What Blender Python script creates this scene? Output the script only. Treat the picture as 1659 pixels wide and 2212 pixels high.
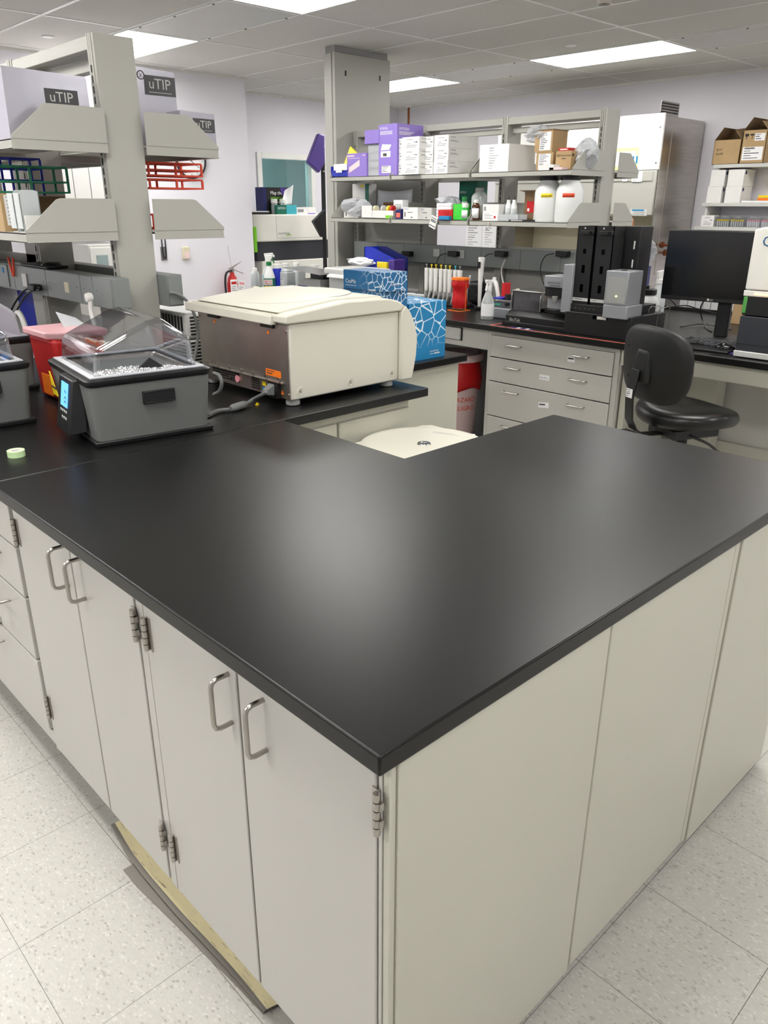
import bpy, bmesh, math, random
from mathutils import Vector, Matrix, Euler
random.seed(7)
PI = math.pi
for o in list(bpy.data.objects): bpy.data.objects.remove(o)
sc = bpy.context.scene
COL = sc.collection
# ---------------------------------------------------------------- camera
CAM = Vector((-0.53284, -0.56236, 1.54899))
RT = Vector((0.72316767, -0.69066248, 0.0037231))      # right
DN = Vector((-0.2527041, -0.26960639, -0.92922173))    # down
FW = Vector((0.64278236, 0.67104227, -0.36950387))     # forward
FPX = 1668.45
cd = bpy.data.cameras.new('camera'); cam = bpy.data.objects.new('camera', cd); COL.objects.link(cam)
m = Matrix.Identity(4)
for i in range(3):
    m[i][0] = RT[i]; m[i][1] = -DN[i]; m[i][2] = -FW[i]; m[i][3] = CAM[i]
cam.matrix_world = m
cd.sensor_fit = 'VERTICAL'; cd.sensor_height = 24.0; cd.lens = FPX / 2212 * 24.0
cd.clip_start = 0.02; cd.clip_end = 60
sc.camera = cam
# ---------------------------------------------------------------- light / exposure
sc.view_settings.view_transform = 'Standard'; sc.view_settings.look = 'None'
sc.view_settings.gamma = 1.0; sc.view_settings.use_curve_mapping = False
sc.view_settings.exposure = 0.80
LAMP = 10.5
w = bpy.data.worlds.new('world'); sc.world = w; w.use_nodes = True
w.node_tree.nodes['Background'].inputs[0].default_value = (0.9, 0.93, 1, 1)
w.node_tree.nodes['Background'].inputs[1].default_value = 0.12
ZC = 2.66; GX0 = 2.993; GXP = 0.579; GY0 = 2.678; GYP = 1.192
# ---------------------------------------------------------------- helpers
def PT(px, py, x=None, y=None, z=None):
    d = RT*((px-829.5)/FPX) + DN*((py-1106)/FPX) + FW
    if x is not None: t = (x-CAM.x)/d.x
    elif y is not None: t = (y-CAM.y)/d.y
    else: t = (z-CAM.z)/d.z
    return CAM + d*t
def PZ(x, y, py):
    lo, hi = -1, 4
    for _ in range(40):
        mm = (lo+hi)/2; v = Vector((x, y, mm))-CAM
        if v.dot(DN)/v.dot(FW)*FPX+1106 > py: lo = mm
        else: hi = mm
    return lo
def srgb(r, g, b):
    f = lambda c: ((c/255+0.055)/1.055)**2.4 if c/255 > 0.04045 else c/255/12.92
    return (f(r), f(g), f(b), 1)
MATS = {}
def mat(name, col, rough=0.5, metal=0.0, bump=0.0, bscale=200, var=0.0, vscale=6, trans=0.0, ior=1.45, alpha=1.0, emit=None, estr=0.0, coat=0.0, spec=None, stretch=None):
    m = bpy.data.materials.new(name); m.use_nodes = True
    nt = m.node_tree; b = nt.nodes['Principled BSDF']
    c = srgb(*col)
    b.inputs['Base Color'].default_value = c
    b.inputs['Roughness'].default_value = rough; b.inputs['Metallic'].default_value = metal
    b.inputs['IOR'].default_value = ior
    if spec is not None: b.inputs['Specular IOR Level'].default_value = spec
    if coat: b.inputs['Coat Weight'].default_value = coat; b.inputs['Coat Roughness'].default_value = 0.1
    if trans: b.inputs['Transmission Weight'].default_value = trans
    if alpha < 1: b.inputs['Alpha'].default_value = alpha
    if emit: b.inputs['Emission Color'].default_value = srgb(*emit); b.inputs['Emission Strength'].default_value = estr
    tc = nt.nodes.new('ShaderNodeTexCoord'); src = tc.outputs['Object']
    if stretch:
        mp = nt.nodes.new('ShaderNodeMapping'); mp.inputs['Scale'].default_value = stretch
        nt.links.new(src, mp.inputs['Vector']); src = mp.outputs[0]
    if var or not (bump or emit):
        n = nt.nodes.new('ShaderNodeTexNoise'); n.inputs['Scale'].default_value = vscale; n.inputs['Detail'].default_value = 4
        nt.links.new(src, n.inputs['Vector'])
        mr = nt.nodes.new('ShaderNodeMapRange'); v = var or 0.03
        mr.inputs[1].default_value = 0.3; mr.inputs[2].default_value = 0.7
        mr.inputs[3].default_value = 1-v; mr.inputs[4].default_value = 1+v
        nt.links.new(n.outputs['Fac'], mr.inputs[0])
        mx = nt.nodes.new('ShaderNodeVectorMath'); mx.operation = 'SCALE'
        mx.inputs[0].default_value = c[:3]; nt.links.new(mr.outputs[0], mx.inputs['Scale'])
        nt.links.new(mx.outputs[0], b.inputs['Base Color'])
    if bump:
        n2 = nt.nodes.new('ShaderNodeTexNoise'); n2.inputs['Scale'].default_value = bscale; n2.inputs['Detail'].default_value = 3
        nt.links.new(src, n2.inputs['Vector'])
        bp = nt.nodes.new('ShaderNodeBump'); bp.inputs['Strength'].default_value = bump; bp.inputs['Distance'].default_value = 0.002
        nt.links.new(n2.outputs['Fac'], bp.inputs['Height']); nt.links.new(bp.outputs[0], b.inputs['Normal'])
    MATS[name] = m
    return m
def M(name): return MATS[name]
_tc = {}
def text_mesh(s):
    if s not in _tc:
        cu = bpy.data.curves.new('tmp', 'FONT'); cu.body = s; cu.size = 1; cu.align_x = 'LEFT'; cu.resolution_u = 2
        ob = bpy.data.objects.new('tmp', cu); COL.objects.link(ob)
        dg = bpy.context.evaluated_depsgraph_get(); dg.update()
        me = ob.evaluated_get(dg).to_mesh()
        vs = [v.co.copy() for v in me.vertices]; fs = [tuple(p.vertices) for p in me.polygons]
        ob.evaluated_get(dg).to_mesh_clear()
        bpy.data.objects.remove(ob); bpy.data.curves.remove(cu)
        _tc[s] = (vs, fs)
    return _tc[s]
ROOT = {}
class MB:
    def __init__(s): s.bm = bmesh.new(); s.mi = 0; s.M = Matrix.Identity(4)
    def mat(s, i): s.mi = i; return s
    def V(s, p): return s.bm.verts.new(s.M @ Vector(p))
    def F(s, vs):
        try: f = s.bm.faces.new(vs); f.material_index = s.mi; return f
        except ValueError: return None
    def box(s, x0, x1, y0, y1, z0, z1):
        v = [s.V((x, y, z)) for z in (z0, z1) for y in (y0, y1) for x in (x0, x1)]
        for q in ((0,2,3,1),(4,5,7,6),(0,1,5,4),(2,6,7,3),(0,4,6,2),(1,3,7,5)): s.F([v[i] for i in q])
        return s
    def hexa(s, b, t):
        """8-corner solid: four bottom points, four top points (ccw seen from above)"""
        vb = [s.V(p) for p in b]; vt = [s.V(p) for p in t]; n = len(b)
        s.F(vb[::-1]); s.F(vt)
        for i in range(n): s.F([vb[i], vb[(i+1) % n], vt[(i+1) % n], vt[i]])
        return s
    def prism(s, pts, a, b, axis='z'):
        mk = {'z': lambda p, h: (p[0], p[1], h), 'y': lambda p, h: (p[0], h, p[1]), 'x': lambda p, h: (h, p[0], p[1])}[axis]
        return s.hexa([mk(p, a) for p in pts], [mk(p, b) for p in pts])
    def ring_loft(s, rings, cap=True, closed=True):
        R = [[s.V(p) for p in r] for r in rings]
        for a, b in zip(R, R[1:]):
            n = len(a)
            for i in range(n if closed else n-1): s.F([a[i], a[(i+1) % n], b[(i+1) % n], b[i]])
        if cap: s.F(R[0][::-1]); s.F(R[-1])
        return s
    def lathe(s, prof, c=(0,0,0), seg=20, axis='z'):
        rings = []
        for r, h in prof:
            r = max(r, 1e-5); ring = []
            for k in range(seg):
                a = 2*PI*k/seg; u, v = r*math.cos(a), r*math.sin(a)
                p = {'z': (u, v, h), 'y': (v, h, u), 'x': (h, u, v)}[axis]
                ring.append((p[0]+c[0], p[1]+c[1], p[2]+c[2]))
            rings.append(ring)
        return s.ring_loft(rings)
    def cyl(s, c, r, h, axis='z', seg=20, r2=None):
        return s.lathe([(r, 0), (r if r2 is None else r2, h)], c, seg, axis)
    def rod(s, a, b, r, seg=8): return s.tube([a, b], r, seg, smooth=0)
    def tube(s, pts, r, seg=8, smooth=4, closed=False):
        P = [Vector(p) for p in pts]
        if smooth and len(P) > 2:
            Q = []; n = len(P)
            for i in range(n-1 if not closed else n):
                p0 = P[(i-1) % n] if (closed or i > 0) else P[0]; p1 = P[i]; p2 = P[(i+1) % n]
                p3 = P[(i+2) % n] if (closed or i+2 < n) else P[-1]
                for k in range(smooth):
                    t = k/smooth
                    Q.append(0.5*((2*p1)+(p2-p0)*t+(2*p0-5*p1+4*p2-p3)*t*t+(3*p1-p0-3*p2+p3)*t**3))
            if not closed: Q.append(P[-1])
            P = Q
        rings = []; up = None
        for i, p in enumerate(P):
            if closed: d = P[(i+1) % len(P)]-P[i-1]
            else: d = P[min(i+1, len(P)-1)]-P[max(i-1, 0)]
            if d.length < 1e-9: d = Vector((0,0,1))
            d.normalize()
            if up is None: up = Vector((0,0,1)) if abs(d.z) < 0.9 else Vector((1,0,0))
            a = d.cross(up)
            if a.length < 1e-6: a = d.orthogonal()
            a.normalize(); b = a.cross(d); b.normalize(); up = b
            rr = r(i/(len(P)-1)) if callable(r) else r
            rings.append([p+a*rr*math.cos(2*PI*k/seg)+b*rr*math.sin(2*PI*k/seg) for k in range(seg)])
        if closed: rings.append(rings[0]); return s.ring_loft(rings, cap=False)
        return s.ring_loft(rings)
    def ell(s, c, rx, ry, rz, seg=16, n=10):
        rings = []
        for i in range(n+1):
            a = -PI/2+PI*i/n; q = max(math.cos(a), 1e-3)
            rings.append([(c[0]+rx*q*math.cos(2*PI*k/seg), c[1]+ry*q*math.sin(2*PI*k/seg), c[2]+rz*math.sin(a)) for k in range(seg)])
        return s.ring_loft(rings)
    def sheet(s, fn, nu, nv, th=0.0):
        g = [[s.V(fn(i/nu, j/nv)) for j in range(nv+1)] for i in range(nu+1)]
        for i in range(nu):
            for j in range(nv): s.F([g[i][j], g[i+1][j], g[i+1][j+1], g[i][j+1]])
        return s
    def text(s, str_, size, at, face='-x', mi=None, rot=0, off=0.0006, sx=1.0):
        """flat lettering whose left baseline point is `at`, lying on a face"""
        if mi is not None: old = s.mi; s.mi = mi
        vs, fs = text_mesh(str_)
        R = {'-x': ((0,-1,0),(0,0,1),(-1,0,0)), '-y': ((1,0,0),(0,0,1),(0,-1,0)), 'z': ((1,0,0),(0,1,0),(0,0,1)), 'zx': ((0,-1,0),(1,0,0),(0,0,1))}[face]
        r, u, n = [Vector(q) for q in R]
        if rot: r, u = r*math.cos(rot)+u*math.sin(rot), u*math.cos(rot)-r*math.sin(rot)
        o = Vector(at)+n*off
        nv = [s.V(o+r*v.x*size*sx+u*v.y*size) for v in vs]
        for f in fs: s.F([nv[i] for i in f])
        if mi is not None: s.mi = old
        return s
    def tag(s, at, w, h, face='-x', lines=4, paper=1, ink=2, rot=0, seed=0, t=0.0008):
        """a stuck-on paper label with unreadably small print; `at` is its lower left corner"""
        R = {'-x': ((0,-1,0),(0,0,1),(-1,0,0)), '-y': ((1,0,0),(0,0,1),(0,-1,0)), 'z': ((1,0,0),(0,1,0),(0,0,1))}[face]
        r, u, n = [Vector(q) for q in R]
        if rot: r, u = r*math.cos(rot)+u*math.sin(rot), u*math.cos(rot)-r*math.sin(rot)
        o = Vector(at); old = s.mi; rnd = random.Random(seed)
        def q(a, b, c, d, e0, e1):
            s.hexa([o+r*a+u*c+n*e0, o+r*b+u*c+n*e0, o+r*b+u*d+n*e0, o+r*a+u*d+n*e0], [o+r*a+u*c+n*e1, o+r*b+u*c+n*e1, o+r*b+u*d+n*e1, o+r*a+u*d+n*e1])
        if paper is not None: s.mi = paper; q(0, w, 0, h, -0.0005, t)
        s.mi = ink
        for k in range(lines):
            y = h*(1-(k+0.75)/(lines+0.5)); L = rnd.uniform(0.35, 0.85)*w*0.9; hh = h/(lines+0.5)*rnd.uniform(0.18, 0.4)
            q(w*0.07, w*0.07+L, y, y+hh, t, t+0.0004)
        s.mi = old
        return s
    def build(s, name, mats, parent=None, w=False, bevel=0.0, seg=2, smooth=True, sub=0, solid=0.0, ang=35):
        me = bpy.data.meshes.new(name)
        if parent is not None and w:
            r = parent
            while r.parent: r = r.parent
            s.bm.transform(ROOT[r.name].inverted())
        bmesh.ops.recalc_face_normals(s.bm, faces=s.bm.faces)
        s.bm.to_mesh(me); s.bm.free()
        if not isinstance(mats, (list, tuple)): mats = [mats]
        for q in mats: me.materials.append(MATS[q] if isinstance(q, str) else q)
        o = bpy.data.objects.new(name, me); COL.objects.link(o)
        if parent is not None: o.parent = parent
        if smooth:
            for p in me.polygons: p.use_smooth = True
            me.set_sharp_from_angle(angle=math.radians(ang))
        if solid:
            md = o.modifiers.new('thick', 'SOLIDIFY'); md.thickness = solid; md.offset = 0
        if bevel:
            md = o.modifiers.new('bevel', 'BEVEL'); md.width = bevel; md.segments = seg; md.limit_method = 'ANGLE'; md.angle_limit = math.radians(35)
            md.harden_normals = False
        if sub:
            md = o.modifiers.new('sub', 'SUBSURF'); md.levels = sub; md.render_levels = sub
        return o
def tagit(o, label, cat, group=None):
    o['label'] = label; o['category'] = cat
    if group: o['group'] = group
    return o
def thing(name, label, cat, loc=(0,0,0), rz=0.0, group=None):
    o = bpy.data.objects.new(name, None); COL.objects.link(o); o.empty_display_size = 0.05
    o.location = loc; o.rotation_euler = (0, 0, rz)
    tagit(o, label, cat, group)
    ROOT[o.name] = Matrix.Translation(loc) @ Matrix.Rotation(rz, 4, 'Z')
    return o
def one(mb, name, mats, label, cat, group=None, loc=None, rz=0, **k):
    """a thing that is a single mesh; geometry local to loc"""
    o = mb.build(name, mats, **k)
    if loc is not None: o.location = loc
    o.rotation_euler = (0, 0, rz)
    return tagit(o, label, cat, group)
def struct(mb, name, mats, **k):
    o = mb.build(name, mats, **k); o['kind'] = 'structure'; return o
def copy_tree(o, loc=None, rz=None, label=None, parent=None):
    c = o.copy(); COL.objects.link(c); c.parent = parent
    if loc is not None: c.location = loc
    if rz is not None: c.rotation_euler = (0, 0, rz)
    if label: c['label'] = label
    for ch in [q for q in o.children]: copy_tree(ch, parent=c)
    return c
# ---------------------------------------------------------------- materials
mat('paint_grey', (191,189,183), 0.30, var=0.012, vscale=3, bump=0.05, bscale=260)
mat('paint_cream', (192,191,177), 0.32, var=0.015, vscale=3, bump=0.04, bscale=200)
mat('paint_shelf', (172,171,163), 0.38, bump=0.05, bscale=300)
mat('counter', (12,12,12), 0.33, var=0.10, vscale=2.2, bump=0.04, bscale=420, spec=0.42)
mat('wall_paint', (226,224,231), 0.6, bump=0.10, bscale=180)
mat('ceil_tile', (206,204,198), 0.9, var=0.02, vscale=60, bump=0.12, bscale=300)
mat('ceil_metal', (196,194,190), 0.35, var=0.02)
mat('white_plastic', (228,228,224), 0.4)
mat('white_card', (226,225,222), 0.6, var=0.02)
mat('paper', (235,235,236), 0.7)
mat('ink', (50,50,52), 0.7)
mat('grey_ink', (140,140,142), 0.7)
mat('black_plastic', (24,24,25), 0.42, bump=0.05, bscale=500)
mat('black_matt', (19,19,20), 0.55)
mat('black_gloss', (16,16,18), 0.16)
mat('raceway', (128,133,131), 0.38, bump=0.04)
mat('steel', (190,186,180), 0.26, metal=1.0, var=0.08, vscale=4, bump=0.05, bscale=90, stretch=(1,1,14))
mat('steel_dark', (190,186,178), 0.40, metal=1.0, var=0.15, vscale=5)
mat('brushed', (178,174,168), 0.28, metal=1.0, bump=0.08, bscale=300)
mat('centrifuge_cream', (215,212,198), 0.45, bump=0.10, bscale=700)
mat('bath_grey', (108,110,108), 0.5, bump=0.22, bscale=700)
mat('screen_blue', (90,150,225), 0.3, emit=(90,160,240), estr=0.9)
mat('yellow', (236,208,30), 0.5)
mat('bright_yellow', (240,214,40), 0.45)
mat('red', (190,30,32), 0.4)
mat('bag_red', (196,26,30), 0.35, bump=0.4, bscale=30)
mat('sharps_red', (165,30,30), 0.42)
mat('orange_red', (236,78,42), 0.45)
mat('orange', (238,120,30), 0.45)
mat('cardboard', (176,148,108), 0.8, var=0.06, vscale=12, bump=0.1, bscale=60)
mat('cardboard_dark', (128,104,76), 0.8, var=0.05)
mat('box_blue', (32,126,178), 0.45)
mat('box_blue_dark', (22,84,128), 0.45)
mat('bin_blue', (26,44,170), 0.4)
mat('navy', (28,34,92), 0.4)
mat('purple', (140,118,196), 0.5)
mat('purple_deep', (74,52,132), 0.4)
mat('kim_green', (20,104,84), 0.5)
mat('green', (30,120,62), 0.45)
mat('rack_green', (24,120,86), 0.4)
mat('lime', (120,196,40), 0.45)
mat('bright_green', (60,200,60), 0.35)
mat('teal', (70,175,190), 0.4)
mat('pink', (228,150,160), 0.4)
mat('brown_glass', (70,38,14), 0.1, spec=0.6)
mat('hdpe', (226,228,226), 0.42)
mat('hdpe_body', (215,220,220), 0.35, trans=0.25, ior=1.3)
mat('tissue', (240,240,240), 0.8, bump=0.2, bscale=40)
mat('chair_vinyl', (15,15,15), 0.33, bump=0.22, bscale=60)
mat('chair_shell', (16,16,16), 0.5, bump=0.12, bscale=500)
mat('grey_plastic', (150,150,148), 0.45)
mat('mid_grey', (110,110,110), 0.5)
mat('light_grey', (196,196,192), 0.42)
mat('cable_grey', (120,122,122), 0.5)
mat('cable_white', (205,203,196), 0.5)
mat('adhesive', (236,224,180), 0.75, var=0.05, vscale=20, bump=0.3, bscale=60)
mat('vinyl_base', (128,123,116), 0.5)
mat('bag_silver', (190,188,199), 0.22, metal=0.45, bump=0.6, bscale=9)
mat('bead_steel', (232,230,226), 0.25, metal=0.9)
mat('dark_print', (70,70,72), 0.35)
mat('copper', (150,90,60), 0.35, metal=1.0)
mat('pink_plastic', (232,205,206), 0.45)
mat('yellow_green', (222,226,150), 0.5)
mat('tape_green', (196,224,170), 0.6)
mat('orange_strip', (232,110,90), 0.5)
mat('dark_grey_inst', (48,50,56), 0.45)
mat('inst_green', (78,150,70), 0.45)
mat('inst_white', (222,220,212), 0.38)
mat('silver_paint', (150,152,156), 0.4, metal=0.3)
mat('glow_led', (255,120,60), 0.4, emit=(255,150,90), estr=4)
mat('led_green', (220,255,120), 0.4, emit=(225,255,120), estr=3)
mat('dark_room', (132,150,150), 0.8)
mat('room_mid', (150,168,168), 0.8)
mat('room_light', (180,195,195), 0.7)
mat('ivory', (216,208,180), 0.5)
mat('foil', (206,204,190), 0.3, metal=0.5)
def clear(name, col, rough=0.03, mix=0.16, gloss=False):
    """thin clear plastic film or sheet: mostly transparent with a fresnel gloss"""
    m = bpy.data.materials.new(name); m.use_nodes = True; nt = m.node_tree
    for n in list(nt.nodes): nt.nodes.remove(n)
    out = nt.nodes.new('ShaderNodeOutputMaterial'); mx = nt.nodes.new('ShaderNodeMixShader')
    t = nt.nodes.new('ShaderNodeBsdfTransparent'); t.inputs[0].default_value = srgb(*col)
    g = nt.nodes.new('ShaderNodeBsdfGlossy' if gloss else 'ShaderNodeBsdfPrincipled'); g.inputs[0].default_value = (0.95,0.95,0.96,1) if gloss else srgb(*col); g.inputs['Roughness'].default_value = rough
    lw = nt.nodes.new('ShaderNodeLayerWeight'); lw.inputs['Blend'].default_value = 0.35
    mr = nt.nodes.new('ShaderNodeMapRange'); mr.inputs[3].default_value = mix; mr.inputs[4].default_value = min(1, mix+0.55)
    tc = nt.nodes.new('ShaderNodeTexCoord'); n2 = nt.nodes.new('ShaderNodeTexNoise'); n2.inputs['Scale'].default_value = 14; n2.inputs['Detail'].default_value = 2
    bp = nt.nodes.new('ShaderNodeBump'); bp.inputs['Strength'].default_value = 0.02 if mix < 0.05 else 0.06 if gloss else 0.25; bp.inputs['Distance'].default_value = 0.01
    nt.links.new(tc.outputs['Object'], n2.inputs['Vector']); nt.links.new(n2.outputs['Fac'], bp.inputs['Height']); nt.links.new(bp.outputs[0], g.inputs['Normal'])
    nt.links.new(lw.outputs['Facing'], mr.inputs[0]); nt.links.new(mr.outputs[0], mx.inputs[0])
    nt.links.new(t.outputs[0], mx.inputs[1]); nt.links.new(g.outputs[0], mx.inputs[2]); nt.links.new(mx.outputs[0], out.inputs[0])
    MATS[name] = m; return m
clear('clear_dome', (232,234,238), 0.06, 0.10, gloss=True)
clear('film', (225,227,230), 0.15, 0.32)
clear('frost', (222,226,226), 0.35, 0.55)
clear('foggy', (205,203,212), 0.35, 0.5)
clear('pane', (205,228,230), 0.02, 0.03, gloss=True)
clear('smoke_pane', (175,175,178), 0.12, 0.045, gloss=True)
clear('pink_clear', (236,186,190), 0.3, 0.42)
clear('bottle_clear', (228,232,232), 0.12, 0.35)
clear('green_clear', (60,210,80), 0.2, 0.6)
clear('brown_film', (150,110,70), 0.2, 0.6)
# vinyl floor tiles
def floor_mat():
    m = bpy.data.materials.new('floor_tile'); m.use_nodes = True; nt = m.node_tree; N = nt.nodes; L = nt.links
    b = N['Principled BSDF']; tc = N.new('ShaderNodeTexCoord')
    v1 = N.new('ShaderNodeTexVoronoi'); v1.inputs['Scale'].default_value = 250
    mp = N.new('ShaderNodeMapping'); mp.inputs['Scale'].default_value = (1, 0.55, 1); mp.inputs['Rotation'].default_value = (0,0,0.6)
    nz = N.new('ShaderNodeTexNoise'); nz.inputs['Scale'].default_value = 60
    add = N.new('ShaderNodeVectorMath'); add.operation = 'MULTIPLY_ADD'; add.inputs[1].default_value = (0.02,)*3
    L.new(tc.outputs['Object'], mp.inputs[0]); L.new(nz.outputs['Color'], add.inputs[0]); L.new(mp.outputs[0], add.inputs[2]); L.new(add.outputs[0], v1.inputs['Vector'])
    sp = N.new('ShaderNodeSeparateColor'); L.new(v1.outputs['Color'], sp.inputs[0])
    cr = N.new('ShaderNodeValToRGB'); e = cr.color_ramp.elements
    e[0].position = 0; e[0].color = srgb(158,155,149); e[1].position = 1; e[1].color = srgb(196,194,188)
    for p, c in ((0.012,(164,161,154)),(0.06,(180,178,171)),(0.5,(184,182,175)),(0.86,(186,184,177)),(0.93,(194,192,186))):
        q = e.new(p); q.color = srgb(*c)
    cr.color_ramp.interpolation = 'CONSTANT'
    L.new(sp.outputs[0], cr.inputs[0])
    # joints
    sx = N.new('ShaderNodeSeparateXYZ'); L.new(tc.outputs['Object'], sx.inputs[0])
    jo = []
    for ax, off in ((0, 0.035), (1, 0.016)):
        a = N.new('ShaderNodeMath'); a.operation = 'ADD'; a.inputs[1].default_value = -off+30*0.294; L.new(sx.outputs[ax], a.inputs[0])
        f = N.new('ShaderNodeMath'); f.operation = 'MODULO'; f.inputs[1].default_value = 0.294; L.new(a.outputs[0], f.inputs[0])
        c = N.new('ShaderNodeMath'); c.operation = 'LESS_THAN'; c.inputs[1].default_value = 0.0013; L.new(f.outputs[0], c.inputs[0]); jo.append(c)
    mxx = N.new('ShaderNodeMath'); mxx.operation = 'MAXIMUM'; L.new(jo[0].outputs[0], mxx.inputs[0]); L.new(jo[1].outputs[0], mxx.inputs[1])
    wear = N.new('ShaderNodeTexNoise'); wear.inputs['Scale'].default_value = 1.7; wear.inputs['Detail'].default_value = 5; L.new(tc.outputs['Object'], wear.inputs['Vector'])
    jm = N.new('ShaderNodeMath'); jm.operation = 'MULTIPLY'; jr = N.new('ShaderNodeMapRange'); jr.inputs[1].default_value = 0.3; jr.inputs[2].default_value = 0.6; jr.inputs[3].default_value = 0.5
    L.new(wear.outputs['Fac'], jr.inputs[0]); L.new(mxx.outputs[0], jm.inputs[0]); L.new(jr.outputs[0], jm.inputs[1])
    wm = N.new('ShaderNodeMapRange'); wm.inputs[3].default_value = 0.93; wm.inputs[4].default_value = 1.05; L.new(wear.outputs['Fac'], wm.inputs[0])
    sc_ = N.new('ShaderNodeVectorMath'); sc_.operation = 'SCALE'; L.new(cr.outputs[0], sc_.inputs[0]); L.new(wm.outputs[0], sc_.inputs['Scale'])
    mx = N.new('ShaderNodeMix'); mx.data_type = 'RGBA'; mx.inputs[7].default_value = srgb(70,66,60)
    L.new(jm.outputs[0], mx.inputs[0]); L.new(sc_.outputs[0], mx.inputs[6]); L.new(mx.outputs[2], b.inputs['Base Color'])
    b.inputs['Roughness'].default_value = 0.32
    rr = N.new('ShaderNodeMapRange'); rr.inputs[3].default_value = 0.24; rr.inputs[4].default_value = 0.45; L.new(wear.outputs['Fac'], rr.inputs[0]); L.new(rr.outputs[0], b.inputs['Roughness'])
    MATS['floor_tile'] = m
floor_mat()
# blue carton with the white cell net that fades downwards
def cell_mat(name, base, zfade0, zfade1, yfade=None, sc_=16):
    m = bpy.data.materials.new(name); m.use_nodes = True; nt = m.node_tree; N = nt.nodes; L = nt.links
    b = N['Principled BSDF']; tc = N.new('ShaderNodeTexCoord')
    v = N.new('ShaderNodeTexVoronoi'); v.feature = 'DISTANCE_TO_EDGE'; v.inputs['Scale'].default_value = sc_
    L.new(tc.outputs['Object'], v.inputs['Vector'])
    lt = N.new('ShaderNodeMapRange'); lt.inputs[1].default_value = 0.022; lt.inputs[2].default_value = 0.045; lt.inputs[3].default_value = 1; lt.inputs[4].default_value = 0
    L.new(v.outputs['Distance'], lt.inputs[0])
    sx = N.new('ShaderNodeSeparateXYZ'); L.new(tc.outputs['Object'], sx.inputs[0])
    fd = N.new('ShaderNodeMapRange'); fd.inputs[1].default_value = zfade0; fd.inputs[2].default_value = zfade1
    L.new(sx.outputs[1 if yfade else 2], fd.inputs[0])
    mu = N.new('ShaderNodeMath'); mu.operation = 'MULTIPLY'; L.new(lt.outputs[0], mu.inputs[0]); L.new(fd.outputs[0], mu.inputs[1])
    mx = N.new('ShaderNodeMix'); mx.data_type = 'RGBA'; mx.inputs[6].default_value = srgb(*base); mx.inputs[7].default_value = srgb(225,236,242)
    L.new(mu.outputs[0], mx.inputs[0]); L.new(mx.outputs[2], b.inputs['Base Color']); b.inputs['Roughness'].default_value = 0.45
    MATS[name] = m
cell_mat('cells_tall', (30,124,176), 0.05, 0.13, sc_=20)
cell_mat('cells_flat', (26,98,148), 0.155, 0.05, yfade=True, sc_=32)
# small diffuser emission
m = bpy.data.materials.new('diffuser'); m.use_nodes = True; b = m.node_tree.nodes['Principled BSDF']
b.inputs['Base Color'].default_value = (0.9,0.9,0.9,1); b.inputs['Emission Color'].default_value = (1.0, 0.985, 0.95, 1); b.inputs['Emission Strength'].default_value = LAMP
MATS['diffuser'] = m
# ---------------------------------------------------------------- room shell
XW = 7.08; YW = 6.38; YR = 7.16; XC = 4.26; XMIN = -3.4; YMIN = -3.6
def shell(name, bx, m): struct(MB().box(*bx), name, m, smooth=False)
shell('floor', (XMIN-.1, XW+1.7, YMIN-.1, YR+2.6, -0.1, 0), 'floor_tile')
shell('ceiling', (XMIN-.1, XW+1.7, YMIN-.1, YR+2.6, ZC, ZC+0.1), 'ceil_tile')
shell('wall_right', (XW, XW+.1, YMIN-.1, YR, 0, ZC), 'wall_paint')
shell('wall_back', (XMIN, XC, YW, YW+.1, 0, ZC), 'wall_paint')
shell('wall_return', (XC-.1, XC, YW+.1, YR, 0, ZC), 'wall_paint')
shell('wall_left', (XMIN-.1, XMIN, YMIN-.1, YW+.1, 0, ZC), 'wall_paint')
shell('wall_front', (XMIN, XW, YMIN-.1, YMIN, 0, ZC), 'wall_paint')
# recess wall with the window opening
wx0, wx1, wz0, wz1 = 4.95, 5.66, 0.9, 2.03
b = MB()
b.box(XC-.1, wx0, YR, YR+.1, 0, ZC); b.box(wx1, XW+.1, YR, YR+.1, 0, ZC); b.box(wx0, wx1, YR, YR+.1, 0, wz0); b.box(wx0, wx1, YR, YR+.1, wz1, ZC)
struct(b, 'wall_recess', 'wall_paint', smooth=False)
b = MB(); f = 0.055
b.box(wx0-f, wx0+.008, YR-.02, YR+.102, wz0-f, wz1+f); b.box(wx1-.008, wx1+f, YR-.02, YR+.102, wz0-f, wz1+f)
b.box(wx0+.008, wx1-.008, YR-.02, YR+.102, wz1-.008, wz1+f); b.box(wx0+.008, wx1-.008, YR-.02, YR+.102, wz0-f, wz0+.008)
wf = struct(b, 'window_1', 'white_plastic', bevel=.004)
o = MB().box(wx0+.008, wx1-.008, YR+.05, YR+.056, wz0+.008, wz1-.008).build('pane', 'pane', wf)
# room behind the window
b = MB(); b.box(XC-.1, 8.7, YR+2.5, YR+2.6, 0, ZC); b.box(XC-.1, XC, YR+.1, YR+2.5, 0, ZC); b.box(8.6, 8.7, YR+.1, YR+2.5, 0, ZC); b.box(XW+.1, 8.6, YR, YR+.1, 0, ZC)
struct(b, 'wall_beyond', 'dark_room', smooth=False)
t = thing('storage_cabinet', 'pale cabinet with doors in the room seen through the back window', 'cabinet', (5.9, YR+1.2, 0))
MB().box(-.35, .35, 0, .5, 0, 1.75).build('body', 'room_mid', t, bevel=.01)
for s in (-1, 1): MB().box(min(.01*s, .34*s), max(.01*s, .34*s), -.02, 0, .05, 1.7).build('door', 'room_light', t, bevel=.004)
# baseboards
struct(MB().box(XW-.012, XW, YMIN, YR, 0, .1), 'baseboard_right', 'vinyl_base')
struct(MB().box(XMIN, XC, YW-.012, YW, 0, .1), 'baseboard_back', 'vinyl_base')
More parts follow.
